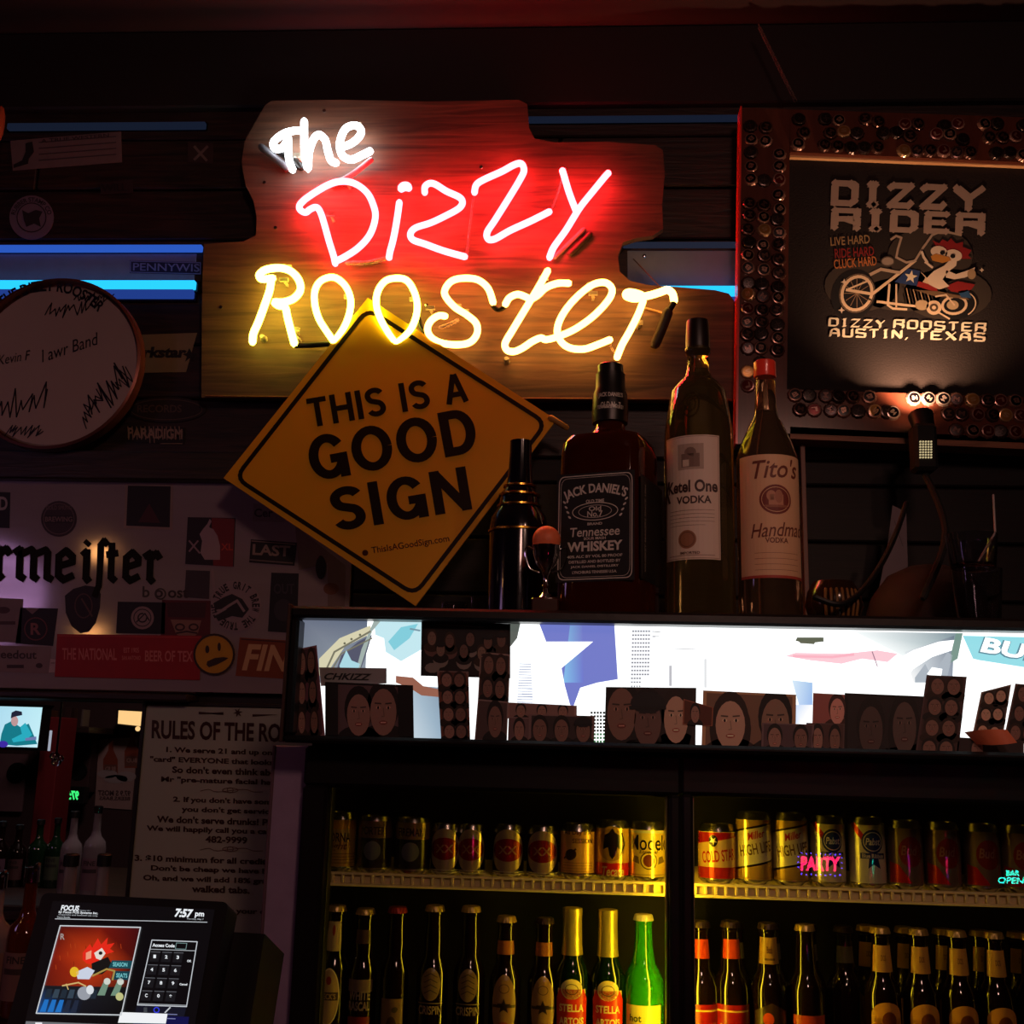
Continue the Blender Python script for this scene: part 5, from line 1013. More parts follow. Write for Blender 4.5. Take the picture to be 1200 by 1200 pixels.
def b_star(p, r, H): patch(p, -r * .45, H * .78, r * .45, H * .86, (170, 100, 50)); p.ell(0, H * .42, r * .78, H * .18, (150, 112, 74), 0, 26); star(p, 0, H * .42, .011, (30, 20, 16), 2, 180); p.line([(-r * .7, H * .42), (r * .7, H * .42)], .004, (50, 32, 22), 1); p.ell(0, H * .3, r * .4, .008, (150, 60, 36), 1, 14); p.ring(0, H * .52, r * .3, .006, .001, (70, 48, 32), 1)
def b_stella(p, r, H):
    p.rect(-r * .85, H * .1, r * .85, H * .5, (225, 205, 150), 0); p.ell(0, H * .5, r * .62, H * .055, (235, 215, 150), 1, 20); p.poly([(-r * .95, H * .45), (-r * .7, H * .5), (r * .7, H * .5), (r * .95, H * .45), (r * .9, H * .26), (r * .6, H * .22), (-r * .6, H * .22), (-r * .9, H * .26)], (205, 40, 24), 1)
    p.ring(0, H * .5, r * .35, .007, .001, (90, 70, 40), 2); tx(p, 'STELLA', H * .40, r * 1.4, .0105, (240, 215, 160), 3, b=.03); tx(p, 'ARTOIS', H * .33, r * 1.4, .0105, (240, 215, 160), 3, b=.03); p.line([(-r * .9, H * .22), (r * .9, H * .22)], .002, (235, 205, 120), 3)
def b_green(p, r, H): p.rect(-r * 1.0, H * .05, r * .9, H * .44, (225, 215, 110), 0); tx(p, 'hot', H * .37, r * .6, .010, (60, 70, 40), 2, u=-r * .45); [p.rect(-r * .4, H * (.3 - j * .045), r * .1, H * (.32 - j * .045), (70, 70, 40), 1) for j in range(5)]
BL = [(391, 1060, 'brown bottle with a gold oval label at the left end of the lower shelf', b_beck, {}), (425, 1064, 'dim bottle labelled WHITE RASCAL second from the left end', b_white, {}), (463, 1062, 'dim bottle with a tan pear label and a dull red cap', b_pear, {'capm': mat('bottle_cap_red', (150, 40, 36), .4, .4)}),
      (507, 1060, 'left one of the two cider bottles with a leafy crest', b_crisp, {}), (550, 1061, 'right one of the two cider bottles with a leafy crest', b_crisp, {}), (592, 1073, 'brown bottle with an orange neck band and dark star label', b_star, {}), (637, 1075, 'dimmer star-label bottle beside the gold-foil bottles', b_star, {'capm': CAPD})]
for px, tp, lb, dr, kw in BL: bottle(px, tp, lb, dr, wpx=35 if px < 480 else 38, **kw)
bottle(670, 1064, 'gold-foil-necked bottle with red Stella Artois label, the left one', b_stella, GRG, foil=FOIL); bottle(712, 1066, 'gold-foil-necked bottle with red Stella Artois label, the right one', b_stella, GRG, foil=FOIL)
bottle(754, 1071, 'bright green beer bottle against the door post', b_green, GRL, mat('bottle_cap_white', (225, 215, 180), .4, .2), wpx=48)
def b_redneck(p, r, H): patch(p, -r * .45, H * .79, r * .45, H * .90, (190, 60, 24)); p.rect(-r * 1.2, H * .05, r * 1.2, H * .47, (150, 20, 24), 0); p.rect(-r, H * .43, r, H * .44, (220, 180, 90), 1); tx(p, 'Budweiser', H * .34, r * 1.7, .012, (230, 200, 160), 2, sh=.3)
def b_shiner(p, r, H): patch(p, -r * .52, H * .77, r * .52, H * .92, (170, 130, 60)); tx(p, 'Bock', H * .85, r * .6, .010, (70, 30, 20), 3); p.rect(-r * .5, H * .84 - .012, r * .5, H * .84 - .009, (90, 60, 30), 3); p.poly([(-r, H * .1), (r, H * .1), (r, H * .44), (0, H * .49), (-r, H * .44)], (60, 40, 28), 0); p.ell(-r * .2, H * .40, r * .3, .009, (200, 70, 30), 2, 14); tx(p, 'Sam Boston', H * .31, r * 1.6, .014, (215, 195, 160), 2, rot=-8, sh=.2)
def b_redtop(p, r, H): p.rect(-r, H * .1, r, H * .43, (190, 150, 70), 0); p.rect(-r, H * .37, r, H * .43, (180, 60, 30), 1); p.ell(0, H * .25, r * .5, .018, (90, 70, 34), 1)
def b_lager(p, r, H): patch(p, -r * .5, H * .75, r * .62, H * .90, (205, 155, 70)); tx(p, 'DOS', H * .83, r * .5, .008, (120, 80, 30), 3); p.ell(0, H * .44, r * .9, H * .08, (215, 150, 60), 0, 22); p.rect(-r * .9, H * .1, r * .9, H * .43, (215, 150, 60), 0); p.ell(r * .1, H * .42, r * .4, .012, (120, 60, 24), 2, 14)
def b_plain(p, r, H): patch(p, -r * .45, H * .78, r * .45, H * .88, (90, 84, 56))
for px, tp, lb, dr, kw in [(821, 1079, 'brown bottle with an orange neck band right beside the door post, right door', b_redneck, {'capm': CAPD}), (857, 1079, 'second brown bottle with an orange neck band and the brightest yellow streak', b_redneck, {'capm': CAPD}),
      (901, 1081, 'brown bottle with a tan neck label and slanted script label', b_shiner, {'capm': CAPD}), (945, 1083, 'brown bottle with a bare neck and gold cap, red-topped label', b_redtop, {}), (990, 1085, 'dim bottle set back between the gold-capped ones', b_plain, {'Y': 1.87, 'capm': CAPD})] : bottle(px, tp, lb, dr, **kw)
for i, (x, n) in enumerate(((1034, 'first'), (1079, 'second'), (1124, 'third'), (1168, 'fourth'), (1212, 'fifth'))):
    bottle(x, 1086 + i * 2, 'gold-labelled brown lager bottle, %s of the front row on the right' % n, b_lager)
    bottle(x - 17, 1084 + i * 2, 'lager bottle half hidden behind the %s gold-labelled one' % n, b_lager, Y=1.885, wpx=40)
for i, x in enumerate((822, 862, 905, 948)): bottle(x, 1080 + i, 'dark bottle in the second row of the right door, %s from the post' % ('nearest', 'second', 'third', 'fourth')[i], b_plain, Y=1.885, wpx=40, capm=CAPD)
# ================================================================ bottles on top of the cooler
ZT = zt - .010; YB = 1.70
def vgl(name, col, t=1, **k): return mat(name, col, .03, trans=t, ior=1.4, var=.02, **k)
# square whiskey bottle
YB = 1.712; x = dx_at(714, YB, ZT + .15); r = .0665; hs = ztop(714, 517, YB) - ZT; ht = ztop(722, 428, YB) - ZT
wb_ = thing('whiskey_bottle', (x, YB, ZT), "big square black-labelled Jack Daniel's whiskey bottle", 'bottle'); ph = R(-20)
def sq(a, z):
    n = 7 if z < hs - .03 else (4 if z < hs else 2); return 1 / (abs(cos(a)) ** n + abs(sin(a)) ** n) ** (1 / n)
MB().lathe((x, YB, ZT), [(r * .9, 0), (r * .98, .004), (r, .012), (r, hs - .028), (r * .97, hs - .012), (r * .86, hs - .001), (r * .5, hs + .006), (.024, hs + .018), (.0225, hs + .03), (.026, ht - .065), (.022, ht - .045), (.021, ht - .02)], 64, sec=sq, rot=ph).build('glass', mat('amber_whiskey', (84, 30, 9), .06, trans=.6, ior=1.36, coat=.8), wb_)
MB().lathe((x, YB, ZT), [(.0275, hs + .028), (.0285, hs + .045), (.027, ht - .05), (.0235, ht - .04), (.023, ht - .016)], 40).build('neck_seal', mat('black_neck_wrap', (20, 16, 14), .35), wb_)
MB().lathe((x, YB, ZT), [(.0185, ht - .016), (.0205, ht - .015), (.0205, ht - .002), (.018, ht), (.004, ht)], 40).build('cap', mat('black_cap', (24, 20, 16), .3, coat=.5), wb_)
p = Pr(CY((x, YB, ZT + 0), .0288)); WL = (200, 190, 175)
tx(p, "JACK DANIEL'S", ht - .058, .04, .009, WL, 2, b=.03); tx(p, 'OLD No.7', ht - .074, .032, .010, WL, 2); tx(p, 'TENNESSEE WHISKEY', hs + .048, .044, .006, WL, 2); p.build('neck_print', VINYL, wb_)
U = V((cos(ph), sin(ph), 0)); FN = V((sin(ph), -cos(ph), 0)); rf = r * 1.0
zl0 = ztop(714, 678, YB - r) - ZT; zl1 = ztop(714, 556, YB - r) - ZT; hl = zl1 - zl0
p = Pr(FR(V((x, YB, ZT)) + FN * (rf + .0006) + V((0, 0, zl0)), U, (0, 0, 1)))
w2 = r * .86; BKL = (16, 13, 12); WL = (205, 195, 185)
p.rect(-w2 - .004, -.004, w2 + .004, hl + .004, BKL, 0)
q = rnd([(-w2, 0), (w2, 0), (w2, hl), (-w2, hl)], .08); p.line(q, .0014, WL, 1, closed=True); q = rnd([(-w2 + .003, .003), (w2 - .003, .003), (w2 - .003, hl - .003), (-w2 + .003, hl - .003)], .1); p.line(q, .0006, WL, 1, closed=True)
p.text("JACK DANIEL'S", 0, hl * .86, w2 * 1.75, .019, WL, 2, 0, .03, arc=.12); p.text('OLD TIME', 0, hl * .745, w2 * .5, .005, WL, 2)
p.ring(0, hl * .645, w2 * .62, hl * .085, .0012, WL, 1); p.ring(0, hl * .645, w2 * .45, hl * .06, .0007, WL, 1); p.text('Old', 0, hl * .672, w2 * .34, .007, WL, 2); p.text('No.7', 0, hl * .62, w2 * .42, .009, WL, 2)
for s_ in (-1, 1):
    for j in range(4): p.ell(s_ * w2 * (.7 + .05 * j), hl * (.6 + .05 * j), .003, .0015, WL, 1, 8, 40 * s_)
p.text('BRAND', 0, hl * .525, w2 * .4, .004, WL, 2); p.text('Tennessee', 0, hl * .45, w2 * 1.35, .014, WL, 2, 0, .01, .1); p.text('SOUR MASH', 0, hl * .385, w2 * .6, .004, WL, 2); p.text('WHISKEY', 0, hl * .31, w2 * 1.5, .015, WL, 2, 0, .035)
for j, s_ in enumerate(('40% ALC BY VOL 80 PROOF', 'DISTILLED AND BOTTLED BY', "JACK DANIEL DISTILLERY", 'LYNCHBURG TENNESSEE U.S.A.')): p.text(s_, 0, hl * (.215 - .05 * j), w2 * (1.5 - .1 * j), .0042, WL, 2)
p.build('front_label', PRINT, wb_, 'black label with white lettering')
U2 = -FN; N2 = U
p = Pr(FR(V((x, YB, ZT)) + N2 * (rf + .0006) + V((0, 0, zl0)), V((-FN.x, -FN.y, 0)), (0, 0, 1))); p.rect(-w2, 0, w2, hl, BKL, 0); p.text('WHISKEY MAKERS SINCE 1866', -w2 * .6, hl * .5, hl * .85, .008, (130, 120, 108), 2, 90); p.line([(-w2 * .85, .004), (-w2 * .85, hl - .004)], .0008, (130, 120, 108), 1); p.build('side_label', PRINT, wb_)
# vodka bottle, tall round
x = dx_at(820, 1.71, ZT + .15); Yk = 1.712; r = 42 / F * 1.69; ht = ztop(818, 376, Yk) - ZT; hs = ztop(820, 500, Yk) - ZT; hn = ztop(820, 448, Yk) - ZT
kb = thing('vodka_bottle', (x, Yk, ZT), 'tall clear round-shouldered Ketel One vodka bottle, the tallest on the cooler', 'bottle')
pf = [(r * .85, 0), (r * .97, .004), (r, .012), (r, hs * .9), (r * .985, hs * .97), (r * .93, hs + .012), (r * .80, hn - .018), (r * .60, hn - .003), (.022, hn + .006), (.0175, hn + .02), (.0165, ht - .06), (.020, ht - .055), (.020, ht - .048), (.016, ht - .045), (.016, ht - .03)]
MB().lathe((x, Yk, ZT), pf, 56).build('glass', vgl('clear_vodka_glass', (190, 170, 105), .955), kb)
MB().lathe((x, Yk, ZT), [(.0185, ht - .052), (.019, ht - .035), (.018, ht - .008), (.017, ht - .001), (.004, ht)], 36).build('cap', mat('dark_screw_cap', (30, 18, 16), .35), kb)
fp = pint(pf); p = Pr(CY((x, Yk, ZT), r, turn=-22, prof=fp)); zl1 = ztop(800, 509, Yk - r) - ZT; zl0 = ztop(806, 655, Yk - r) - ZT; hl = zl1 - zl0; W2 = r * .88
IV = (214, 192, 176); BN = (60, 36, 34)
p.rect(-W2, zl0, W2, zl1, IV, 0); p.line([(-W2 + .002, zl0 + .002), (W2 - .002, zl0 + .002), (W2 - .002, zl1 - .002), (-W2 + .002, zl1 - .002)], .0008, (150, 120, 100), 1, True)
p.rect(-.018, zl0 + hl * .72, .022, zl0 + hl * .93, (170, 148, 132), 1); p.rect(-.012, zl0 + hl * .74, .016, zl0 + hl * .85, (120, 96, 84), 2); p.ell(.002, zl0 + hl * .86, .009, .008, (120, 96, 84), 2, 12); p.rect(-.01, zl0 + hl * .745, .0, zl0 + hl * .80, (200, 180, 160), 3)
p.text('Ketel One', .002, zl0 + hl * .585, W2 * 1.75, .019, BN, 2, 0, .03); p.text('K', -W2 * .86, zl0 + hl * .555, .014, .034, BN, 3, 0, .05); p.text('VODKA', .006, zl0 + hl * .475, W2 * 1.15, .012, BN, 2, 0, .03)
for j in range(5): p.rect(-W2 * .75, zl0 + hl * (.39 - j * .03), W2 * (.8 - .3 * (j == 4)), zl0 + hl * (.393 - j * .03), (120, 90, 80), 1)
p.ell(-.004, zl0 + hl * .16, .014, .014, (150, 100, 74), 2, 24); p.ring(-.004, zl0 + hl * .16, .011, .011, .0008, (90, 56, 44), 3); p.rect(-W2 * .8, zl0 + .006, W2 * .8, zl0 + .0068, (120, 90, 80), 1); p.text('IMPORTED', .0, zl0 + .010, .03, .004, (90, 60, 50), 2); p.build('label', PRINT, kb)
emb = MB(); zc_ = (hs + hn) / 2 - .014
for a in range(7): pass
emb.tube([kb.location + V((sin(-.35 + cos(t) * .26) * (fp(zc_ + .02 * sin(t)) + .0006), -cos(-.35 + cos(t) * .26) * (fp(zc_ + .02 * sin(t)) + .0006), zc_ + .02 * sin(t))) for t in [i * pi / 12 for i in range(24)]], .0014, 6, closed=True)
emb.tube([kb.location + V((sin(-.35 + cos(t) * .15) * (fp(zc_ + .011 * sin(t)) + .0006), -cos(-.35 + cos(t) * .15) * (fp(zc_ + .011 * sin(t)) + .0006), zc_ + .011 * sin(t))) for t in [i * pi / 12 for i in range(24)]], .0012, 6, closed=True)
emb.build('embossed_crest', vgl('clear_vodka_glass', (205, 200, 160)), kb)
# third bottle, cream label, red-lit cap
x = dx_at(904, 1.69, ZT + .12); Yt_ = 1.69; r = 37 / F * 1.66; ht = ztop(891, 424, Yt_) - ZT; hs = ztop(900, 536, Yt_) - ZT; hn = ztop(895, 492, Yt_) - ZT
x = dx_at(901, 1.69, ZT + .12)
tb = thing('vodka_bottle', (x, Yt_, ZT), "Tito's vodka bottle with a cream label and a bright red-lit cap", 'bottle')
pf = [(r * .85, 0), (r * .97, .004), (r, .01), (r, hs * .97), (r * .97, hs), (r * .82, hs + .022), (r * .55, hn - .008), (.0185, hn + .004), (.0165, hn + .02), (.0145, ht - .03), (.0145, ht - .02)]
MB().lathe((x, Yt_, ZT), pf, 48).build('glass', vgl('clear_vodka_glass_red', (205, 170, 130), .96), tb)
MB().lathe((x, Yt_, ZT), [(.0165, ht - .026), (.017, ht - .024), (.0168, ht - .002), (.015, ht), (.004, ht)], 32, sec=lambda a, z: 1 + .015 * cos(24 * a)).build('cap', mat('red_lit_cap', (240, 62, 44), .35, coat=.5), tb)  # red neon reflected by the cap is painted as its colour
fp = pint(pf); p = Pr(CY((x, Yt_, ZT), r, turn=2, prof=fp)); zl1 = ztop(903, 532, Yt_ - r) - ZT; zl0 = ztop(903, 677, Yt_ - r) - ZT; hl = zl1 - zl0; W2 = r * 1.25; LC = (218, 172, 132); TN = (110, 50, 34)
p.rect(-W2, zl0, W2, zl1, LC, 0); p.text("Tito's", .006, zl0 + hl * .885, .074, .029, TN, 2, 2, .01, .3)
p.ell(.003, zl0 + hl * .63, .0245, .0225, (120, 46, 36), 1, 32); p.ring(.003, zl0 + hl * .63, .021, .0185, .001, LC, 2); p.rect(-.008, zl0 + hl * .58, .014, zl0 + hl * .67, (190, 130, 100), 2); p.ell(-.004, zl0 + hl * .66, .007, .008, (190, 130, 100), 2, 14); p.ell(.007, zl0 + hl * .655, .006, .010, (170, 110, 84), 3, 14); p.rect(-.014, zl0 + hl * .565, .02, zl0 + hl * .585, (150, 90, 66), 3)
p.text('Handmade', .014, zl0 + hl * .39, .100, .021, TN, 2, 3, .005, .35); p.text('VODKA', .003, zl0 + hl * .30, .034, .008, TN, 2)
for j in range(4): p.line([(-.03, zl0 + hl * (.2 - .045 * j)), (.04, zl0 + hl * (.2 - .045 * j))], .0006, (150, 96, 70), 1)
p.rect(-W2, zl0, W2, zl0 + .004, (170, 60, 46), 1); p.build('label', PRINT, tb)
# dark bottle with gold rings behind the cup
x = dx_at(607, 1.80, ZT + .1); Yq = 1.80
ob = thing('liqueur_bottle', (x, Yq, ZT), 'dark blue-black bottle with gold rings behind the small trophy', 'bottle')
h = ztop(610, 545, Yq) - ZT; r = 35 / F * 1.8
pf = [(r * .9, 0), (r, .006), (r, h * .60), (r * .94, h * .68), (r * .7, h * .74), (r * .66, h * .80), (r * .5, h * .86), (.02, h * .93), (.018, h + .02), (.018, h + .04)]
MB().lathe((x, Yq, ZT), pf, 40).build('glass', mat('midnight_glass', (16, 14, 24), .15, coat=.6), ob)
for v, rr in ((.58, 1.01), (.735, .73), (.80, .68), (.855, .53)): MB().lathe((x, Yq, ZT + h * v), [(r * rr, 0), (r * rr + .002, .001), (r * rr + .002, .004), (r * rr, .005)], 40).build('gold_ring', BRASS, ob)
for j in range(-2, 3): MB().tube([V((x + r * 1.0 * sin(j * .35), Yq - r * cos(j * .35), ZT + .01)), V((x + r * sin(j * .35), Yq - r * cos(j * .35), ZT + h * .42))], .0012, 6).build('rib', mat('midnight_glass', (16, 14, 24), .15), ob)
# small trophy and ball
x = dx_at(639, 1.66, ZT + .03); Yc = 1.665
tr = thing('trophy_cup', (x, Yc, ZT), 'small silver two-handled trophy cup on a dark block base', 'trophy')
k_ = 1.66 / F; w_ = 16 * k_
MB().box((x - w_, Yc - w_, ZT), (x + w_, Yc + w_, ZT + 25 * k_ + .004), .002).build('base_block', mat('dark_walnut_block', (60, 30, 20), .25, coat=.5), tr, smooth=False)
bx('name_plate', (x - w_ + .003, Yc - w_ - .001, ZT + .012), (x + w_ - .003, Yc - w_ + .001, ZT + .016), BRASS, tr, .0004)
zb_ = ZT + 25 * k_ + .004
MB().lathe((x, Yc, zb_), [(.012, 0), (.013, .002), (.009, .006), (.005, .010), (.0035, .016), (.006, .020), (.0035, .024), (.004, .034), (.008, .042), (.0155, .052), (.0195, .066), (.0205, .078), (.022, .080), (.0195, .0795), (.018, .066)], 32).build('cup', CHROME, tr)
for s_ in (-1, 1): MB().tube(smooth_path([V((x + s_ * .019, Yc, zb_ + .074)), V((x + s_ * .029, Yc, zb_ + .078)), V((x + s_ * .031, Yc, zb_ + .066)), V((x + s_ * .024, Yc, zb_ + .046)), V((x + s_ * .010, Yc, zb_ + .040))], 5), .0016, 8).build('handle', CHROME, tr)
bl = MB().sphere((x, Yc, zb_ + .089), .0212, 28).build('small_ball', mat('orange_ball', (235, 120, 76), .5, bump=.3, scale=120)); T(bl, 'small orange ball resting in the trophy cup', 'ball')
# clutter behind, far left of the bottles
for (px, hh, n) in ((532, .05, 'short shot glass in the dark right of the diamond sign tip, nearer the tip'), (566, .06, 'taller shot glass in the dark between diamond sign and trophy')):
    xx = dx_at(px, 1.84, ZT + .02); MB().lathe((xx, 1.84, ZT), [(.016, 0), (.018, .002), (.022, hh), (.0205, hh), (.016, .008)], 24).build('shot_glass', vgl('bar_glass', (215, 215, 225))); T(COL.objects[-1], n, 'glass')
    # the newest object of the collection is the glass just built
# ================================================================ right-hand clutter
DKL = mat('dark_felt', (26, 15, 15), .75, bump=.5, scale=60)
hx = dx_at(1092, 1.95, ZT); hr = 76 / F * 1.95; hz = ztop(1092, 663, 1.95) - ZT
ht_ = thing('felt_hat', (hx, 1.95, ZT), 'dark domed hat lying on the cooler under the clamp lamp', 'hat')
MB().lathe((hx, 1.95, ZT), [(hr * 1.12, 0), (hr * 1.14, .003), (hr * .98, .006), (hr * .97, hz * .3), (hr * .86, hz * .6), (hr * .6, hz * .87), (hr * .3, hz * .98), (hr * .05, hz)], 48).build('crown', DKL, ht_)
MB().lathe((hx, 1.95, ZT), [(hr * .985, .006), (hr * .99, .02), (hr * .975, .02)], 48).build('hat_band', mat('hat_band', (20, 12, 12), .4), ht_)
# glass globe with amber ribs
gx = dx_at(977, 1.75, ZT + .05); gr = 33 / F * 1.75
gb = thing('glass_globe', (gx, 1.75, ZT), 'dim round amber-ribbed glass bowl right of the vodka bottle with the red-lit cap', 'bowl')
MB().lathe((gx, 1.75, ZT), [(gr * .4, 0), (gr * .75, gr * .25), (gr, gr), (gr * .9, gr * 1.5), (gr * .7, gr * 1.85), (gr * .66, gr * 1.85), (gr * .86, gr * 1.5), (gr * .94, gr)], 36).build('bowl', mat('amber_glass', (52, 32, 20), .15, trans=.4), gb)
for j in range(7):
    a = -pi / 2 - .5 + j * .2; MB().tube([V((gx + gr * k1 * cos(a), 1.75 + gr * k1 * sin(a), ZT + gr * k2)) for k1, k2 in ((.76, .25), (.93, .6), (1.01, 1), (.97, 1.25), (.91, 1.5))], .0022, 6).build('rib', mat('pale_rib', (120, 84, 44), .3), gb)
cb = MB().tube(smooth_path([P(1062, 590, 1.9), P(1052, 620, 1.88), P(1036, 655, 1.8), P(1012, 690, 1.72), P(985, 708, 1.68), P(955, 700, 1.68)], 6), .0045, 8).build('power_cable', BLACK); T(cb, 'black cable running from the clamp lamp down to the amber bowl', 'cable')
r_, pr = card('paper_sheet', [(1046, 592), (1062, 600), (1064, 668), (1030, 690), (1040, 640)], 2.02, .001, 'dim lavender paper sheet hanging behind the clamp lamp cable', 'paper', None, (96, 78, 88)); pr.line([(1048, 610), (1058, 640)], .8, (60, 46, 54), 1); pr.build('print', None, r_)
vp = bx('wall_post', (P(939, 600, 2.1).x, 2.09, ZT - .2), (P(944.5, 600, 2.1).x, 2.11, P(940, 520, 2.1).z), mat('pale_post', (120, 80, 66), .5), None, .001); T(vp, 'thin pale wooden upright under the left corner of the cap frame', 'post')
gm_ = vgl('bar_glass', (215, 215, 225))
g1x = dx_at(1143, 1.72, ZT + .05); zg = ztop(1143, 668, 1.72) - ZT; g2 = ztop(1143, 627, 1.72) - ZT; rg = 29 / F * 1.72
g1 = thing('tumbler', (g1x + .004, 1.72, ZT), 'lower glass tumbler of the stacked pair near the right edge', 'glass', None); MB().lathe((g1x + .004, 1.72, ZT), [(rg * .72, 0), (rg * .78, .002), (rg * .98, zg), (rg * .92, zg), (rg * .7, .01)], 28).build('glass', gm_, g1)
g1 = thing('tumbler', (g1x, 1.72, ZT + zg), 'upper glass tumbler of the stacked pair, with a thin straw', 'glass'); MB().lathe((g1x, 1.72, ZT + zg), [(rg * .8, .0005), (rg * .86, .003), (rg, g2 - zg), (rg * .94, g2 - zg), (rg * .78, .009)], 28).build('glass', gm_, g1)
st_ = MB().tube([(g1x + .004, 1.72, ZT + zg + .01), (g1x + rg * .9, 1.715, ZT + g2 + .002), P(1164, 580, 1.715)], .0016, 6).build('drinking_straw', mat('clear_straw', (150, 140, 140), .3)); T(st_, 'thin straw standing in the upper tumbler', 'straw')

# ================================================================ post, rules board
YO = 1.70
pa = P(323, 1000, YO); pb = P(342, 1000, YO)
ps = thing('side_panel', ((pa.x + pb.x) / 2, YO, 0), 'pale upright panel lit purple between the rules board and the cooler', 'panel')
pxl = dx_at(322, YO, P(322, 900, YO).z); pxr = xc0 - .002
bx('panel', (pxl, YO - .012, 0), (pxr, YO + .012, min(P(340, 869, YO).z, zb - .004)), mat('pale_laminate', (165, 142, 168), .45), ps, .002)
bx('edge_strip', (pxl - .002, YO - .013, 0), (pxl + .003, YO + .013, min(P(340, 870, YO).z, zb - .004)), mat('laminate_edge', (110, 84, 92), .4), ps, .001)
YR = 2.135; mr_ = PX(YR)
xa = P(168, 850, YR).x; xb = P(372, 850, YR).x; zr1 = P(240, 826, YR).z; zr0 = P(240, 1160, YR).z
rb = thing('rules_board', ((xa + xb) / 2, YR, zr0), 'tall dim cream board headed RULES OF THE ROOSTER', 'board')
bx('board', (xa, YR, zr0), (xb, YR + .012, zr1), mat('aged_cream_board', (172, 172, 152), .6, var=.08, scale=4), rb, .001)
for q in (((xa - .004, YR - .004, zr0), (xa + .003, YR + .012, zr1)), ((xa, YR - .004, zr1 - .003), (xb, YR + .012, zr1 + .004))): bx('trim_strip', *q, mat('dark_trim', (30, 18, 18), .5), rb, .001)
pr = Pr(PX(YR, off=.0008)); RK = (62, 30, 28); r1 = -1.7
def rt(s, vis, x0, x1, y, h, b=.035, sh=0):
    w = (x1 - x0) * len(s) / len(vis); pr.text(s, x0 + w / 2, y + w * .5 * .025, w, h, RK, 2, r1, b, sh)
rt('RULES OF THE ROOSTER', 'RULES OF THE R', 178, 324, 855, 22, .03)
for a, b_ in ((178, 322),):
    for xx in range(0): pass
star(pr, 279, 835, 6, RK, 2, 20, 6, .35); pr.poly([(233, 834), (262, 836.5), (233, 837)], RK, 2); pr.poly([(262, 834.5), (262, 838), (240, 836)], RK, 2); pr.poly([(296, 837), (326, 837.5), (296, 840)], RK, 2)
for s, vis, a, b_, y in (('1. We serve 21 and up only', '1. We serve 21 and up onl', 195, 323, 879.5), ('"card" EVERYONE that looks young', '"card" EVERYONE that looks', 176, 320, 890.5), ("So don't even think about it", "So don't even think abo", 202, 320, 902), ('Mr "pre-mature facial hair"', 'Mr "pre-mature facial hai', 189, 320, 914),
    ("2. If you don't have some ID", "2. If you don't have som", 203, 320, 937.5), ("you don't get service", "you don't get servic", 213, 317, 949), ("We don't serve drunks! Please", "We don't serve drunks! Pl", 184, 317, 960), ('We will happily call you a cab', 'We will happily call you a ca', 172, 314, 971.5), ('482-9999', '482-9999', 241, 290, 983.5),
    ('3. $10 minimum for all credit cards', '3. $10 minimum for all credit', 158, 312, 1006), ("Don't be cheap we have bills", "Don't be cheap we have bi", 177, 311, 1018), ('Oh, and we will add 18% gratuity', 'Oh, and we will add 18% gra', 168, 310, 1029.5), ('walked tabs.', 'walked tabs.', 225, 293, 1041.5), ('at your own risk', 'at your', 264, 302, 1068)):
    rt(s, vis, a, b_, y, 8.2)
for y in (926, 995):
    pr.ring(270, y, 9, 2.6, .8, (110, 80, 68), 2); pr.ring(270, y, 3.5, 3, .8, (110, 80, 68), 2); pr.line([tuple(q)[:2] for q in smooth_path([V((235, y + 1, 0)), V((245, y - 1, 0)), V((255, y + 2, 0)), V((285, y - 1, 0)), V((297, y + 2, 0)), V((308, y + 2, 0))], 4)], .7, (110, 80, 68), 2)
pr.build('lettering', VINYL, rb)

# ================================================================ point-of-sale monitor
un = R(25); rz = Matrix.Rotation(R(-6), 3, 'Z')
Nm = rz @ V((0, -cos(un), sin(un))); Om = P(140, 1120, 1.22)
mm = PX(O=Om, N=Nm, eps=.00015)
bez = [(50, 1046), (268, 1057), (232, 1245), (-4, 1245)]
pm = thing('touch_monitor', sum([mm(*q) for q in bez], V()) / 4 + V((0, .05, -.3)), 'tilted touch-screen till monitor showing a login pad and a rooster picture at lower left', 'monitor')
MB().prism([mm(*q) for q in rnd(bez, .04)], -Nm * .03).build('bezel', BLACK, pm, smooth=False)
MB().prism([mm(*q) - Nm * .03 for q in [(80, 1070), (300, 1084), (272, 1245), (40, 1245)]], -Nm * .07).build('rear_housing', BLACK, pm, smooth=False)
c0 = mm(120, 1245) - Nm * .05; MB().box((c0.x - .05, c0.y, ZF + .86), (c0.x + .05, c0.y + .06, c0.z + .02), .004).build('stand', BLACK, pm, smooth=False)
pr = Pr(PX(O=Om, N=Nm, eps=.00015, off=.0006)); BB = (6, 6, 9); WW = (235, 240, 245)
scr = [(62, 1056), (252, 1066), (222, 1240), (20, 1240)]; pr.poly(scr, BB, 0)
pr.text('FOCUS', 82.5, 1064.5, 22, 6.5, WW, 2, -2, .04, .25); pr.text('Register v2.1', 100, 1067.5, 12, 2, (150, 155, 160), 2, -2)
pr.text('by Focus POS Systems Inc.', 92, 1070, 46, 3.4, WW, 2, -2, .02, .2); pr.text('Copyright and licensed use only', 92, 1073, 46, 2, (170, 175, 180), 2, -2); pr.text('Demo Bundle', 75, 1075.2, 15, 2, (170, 175, 180), 2, -2)
pr.text('7:57', 216, 1070.5, 22, 10, WW, 2, -3, .04, .25); pr.text('pm', 234, 1073, 11, 6.5, WW, 2, -3, .03, .1); pr.text('Thursday, May 7', 229, 1077.5, 20, 2, (170, 175, 180), 2, -2)
pr.line([(65, 1077), (243, 1081)], .8, (190, 195, 200), 1)
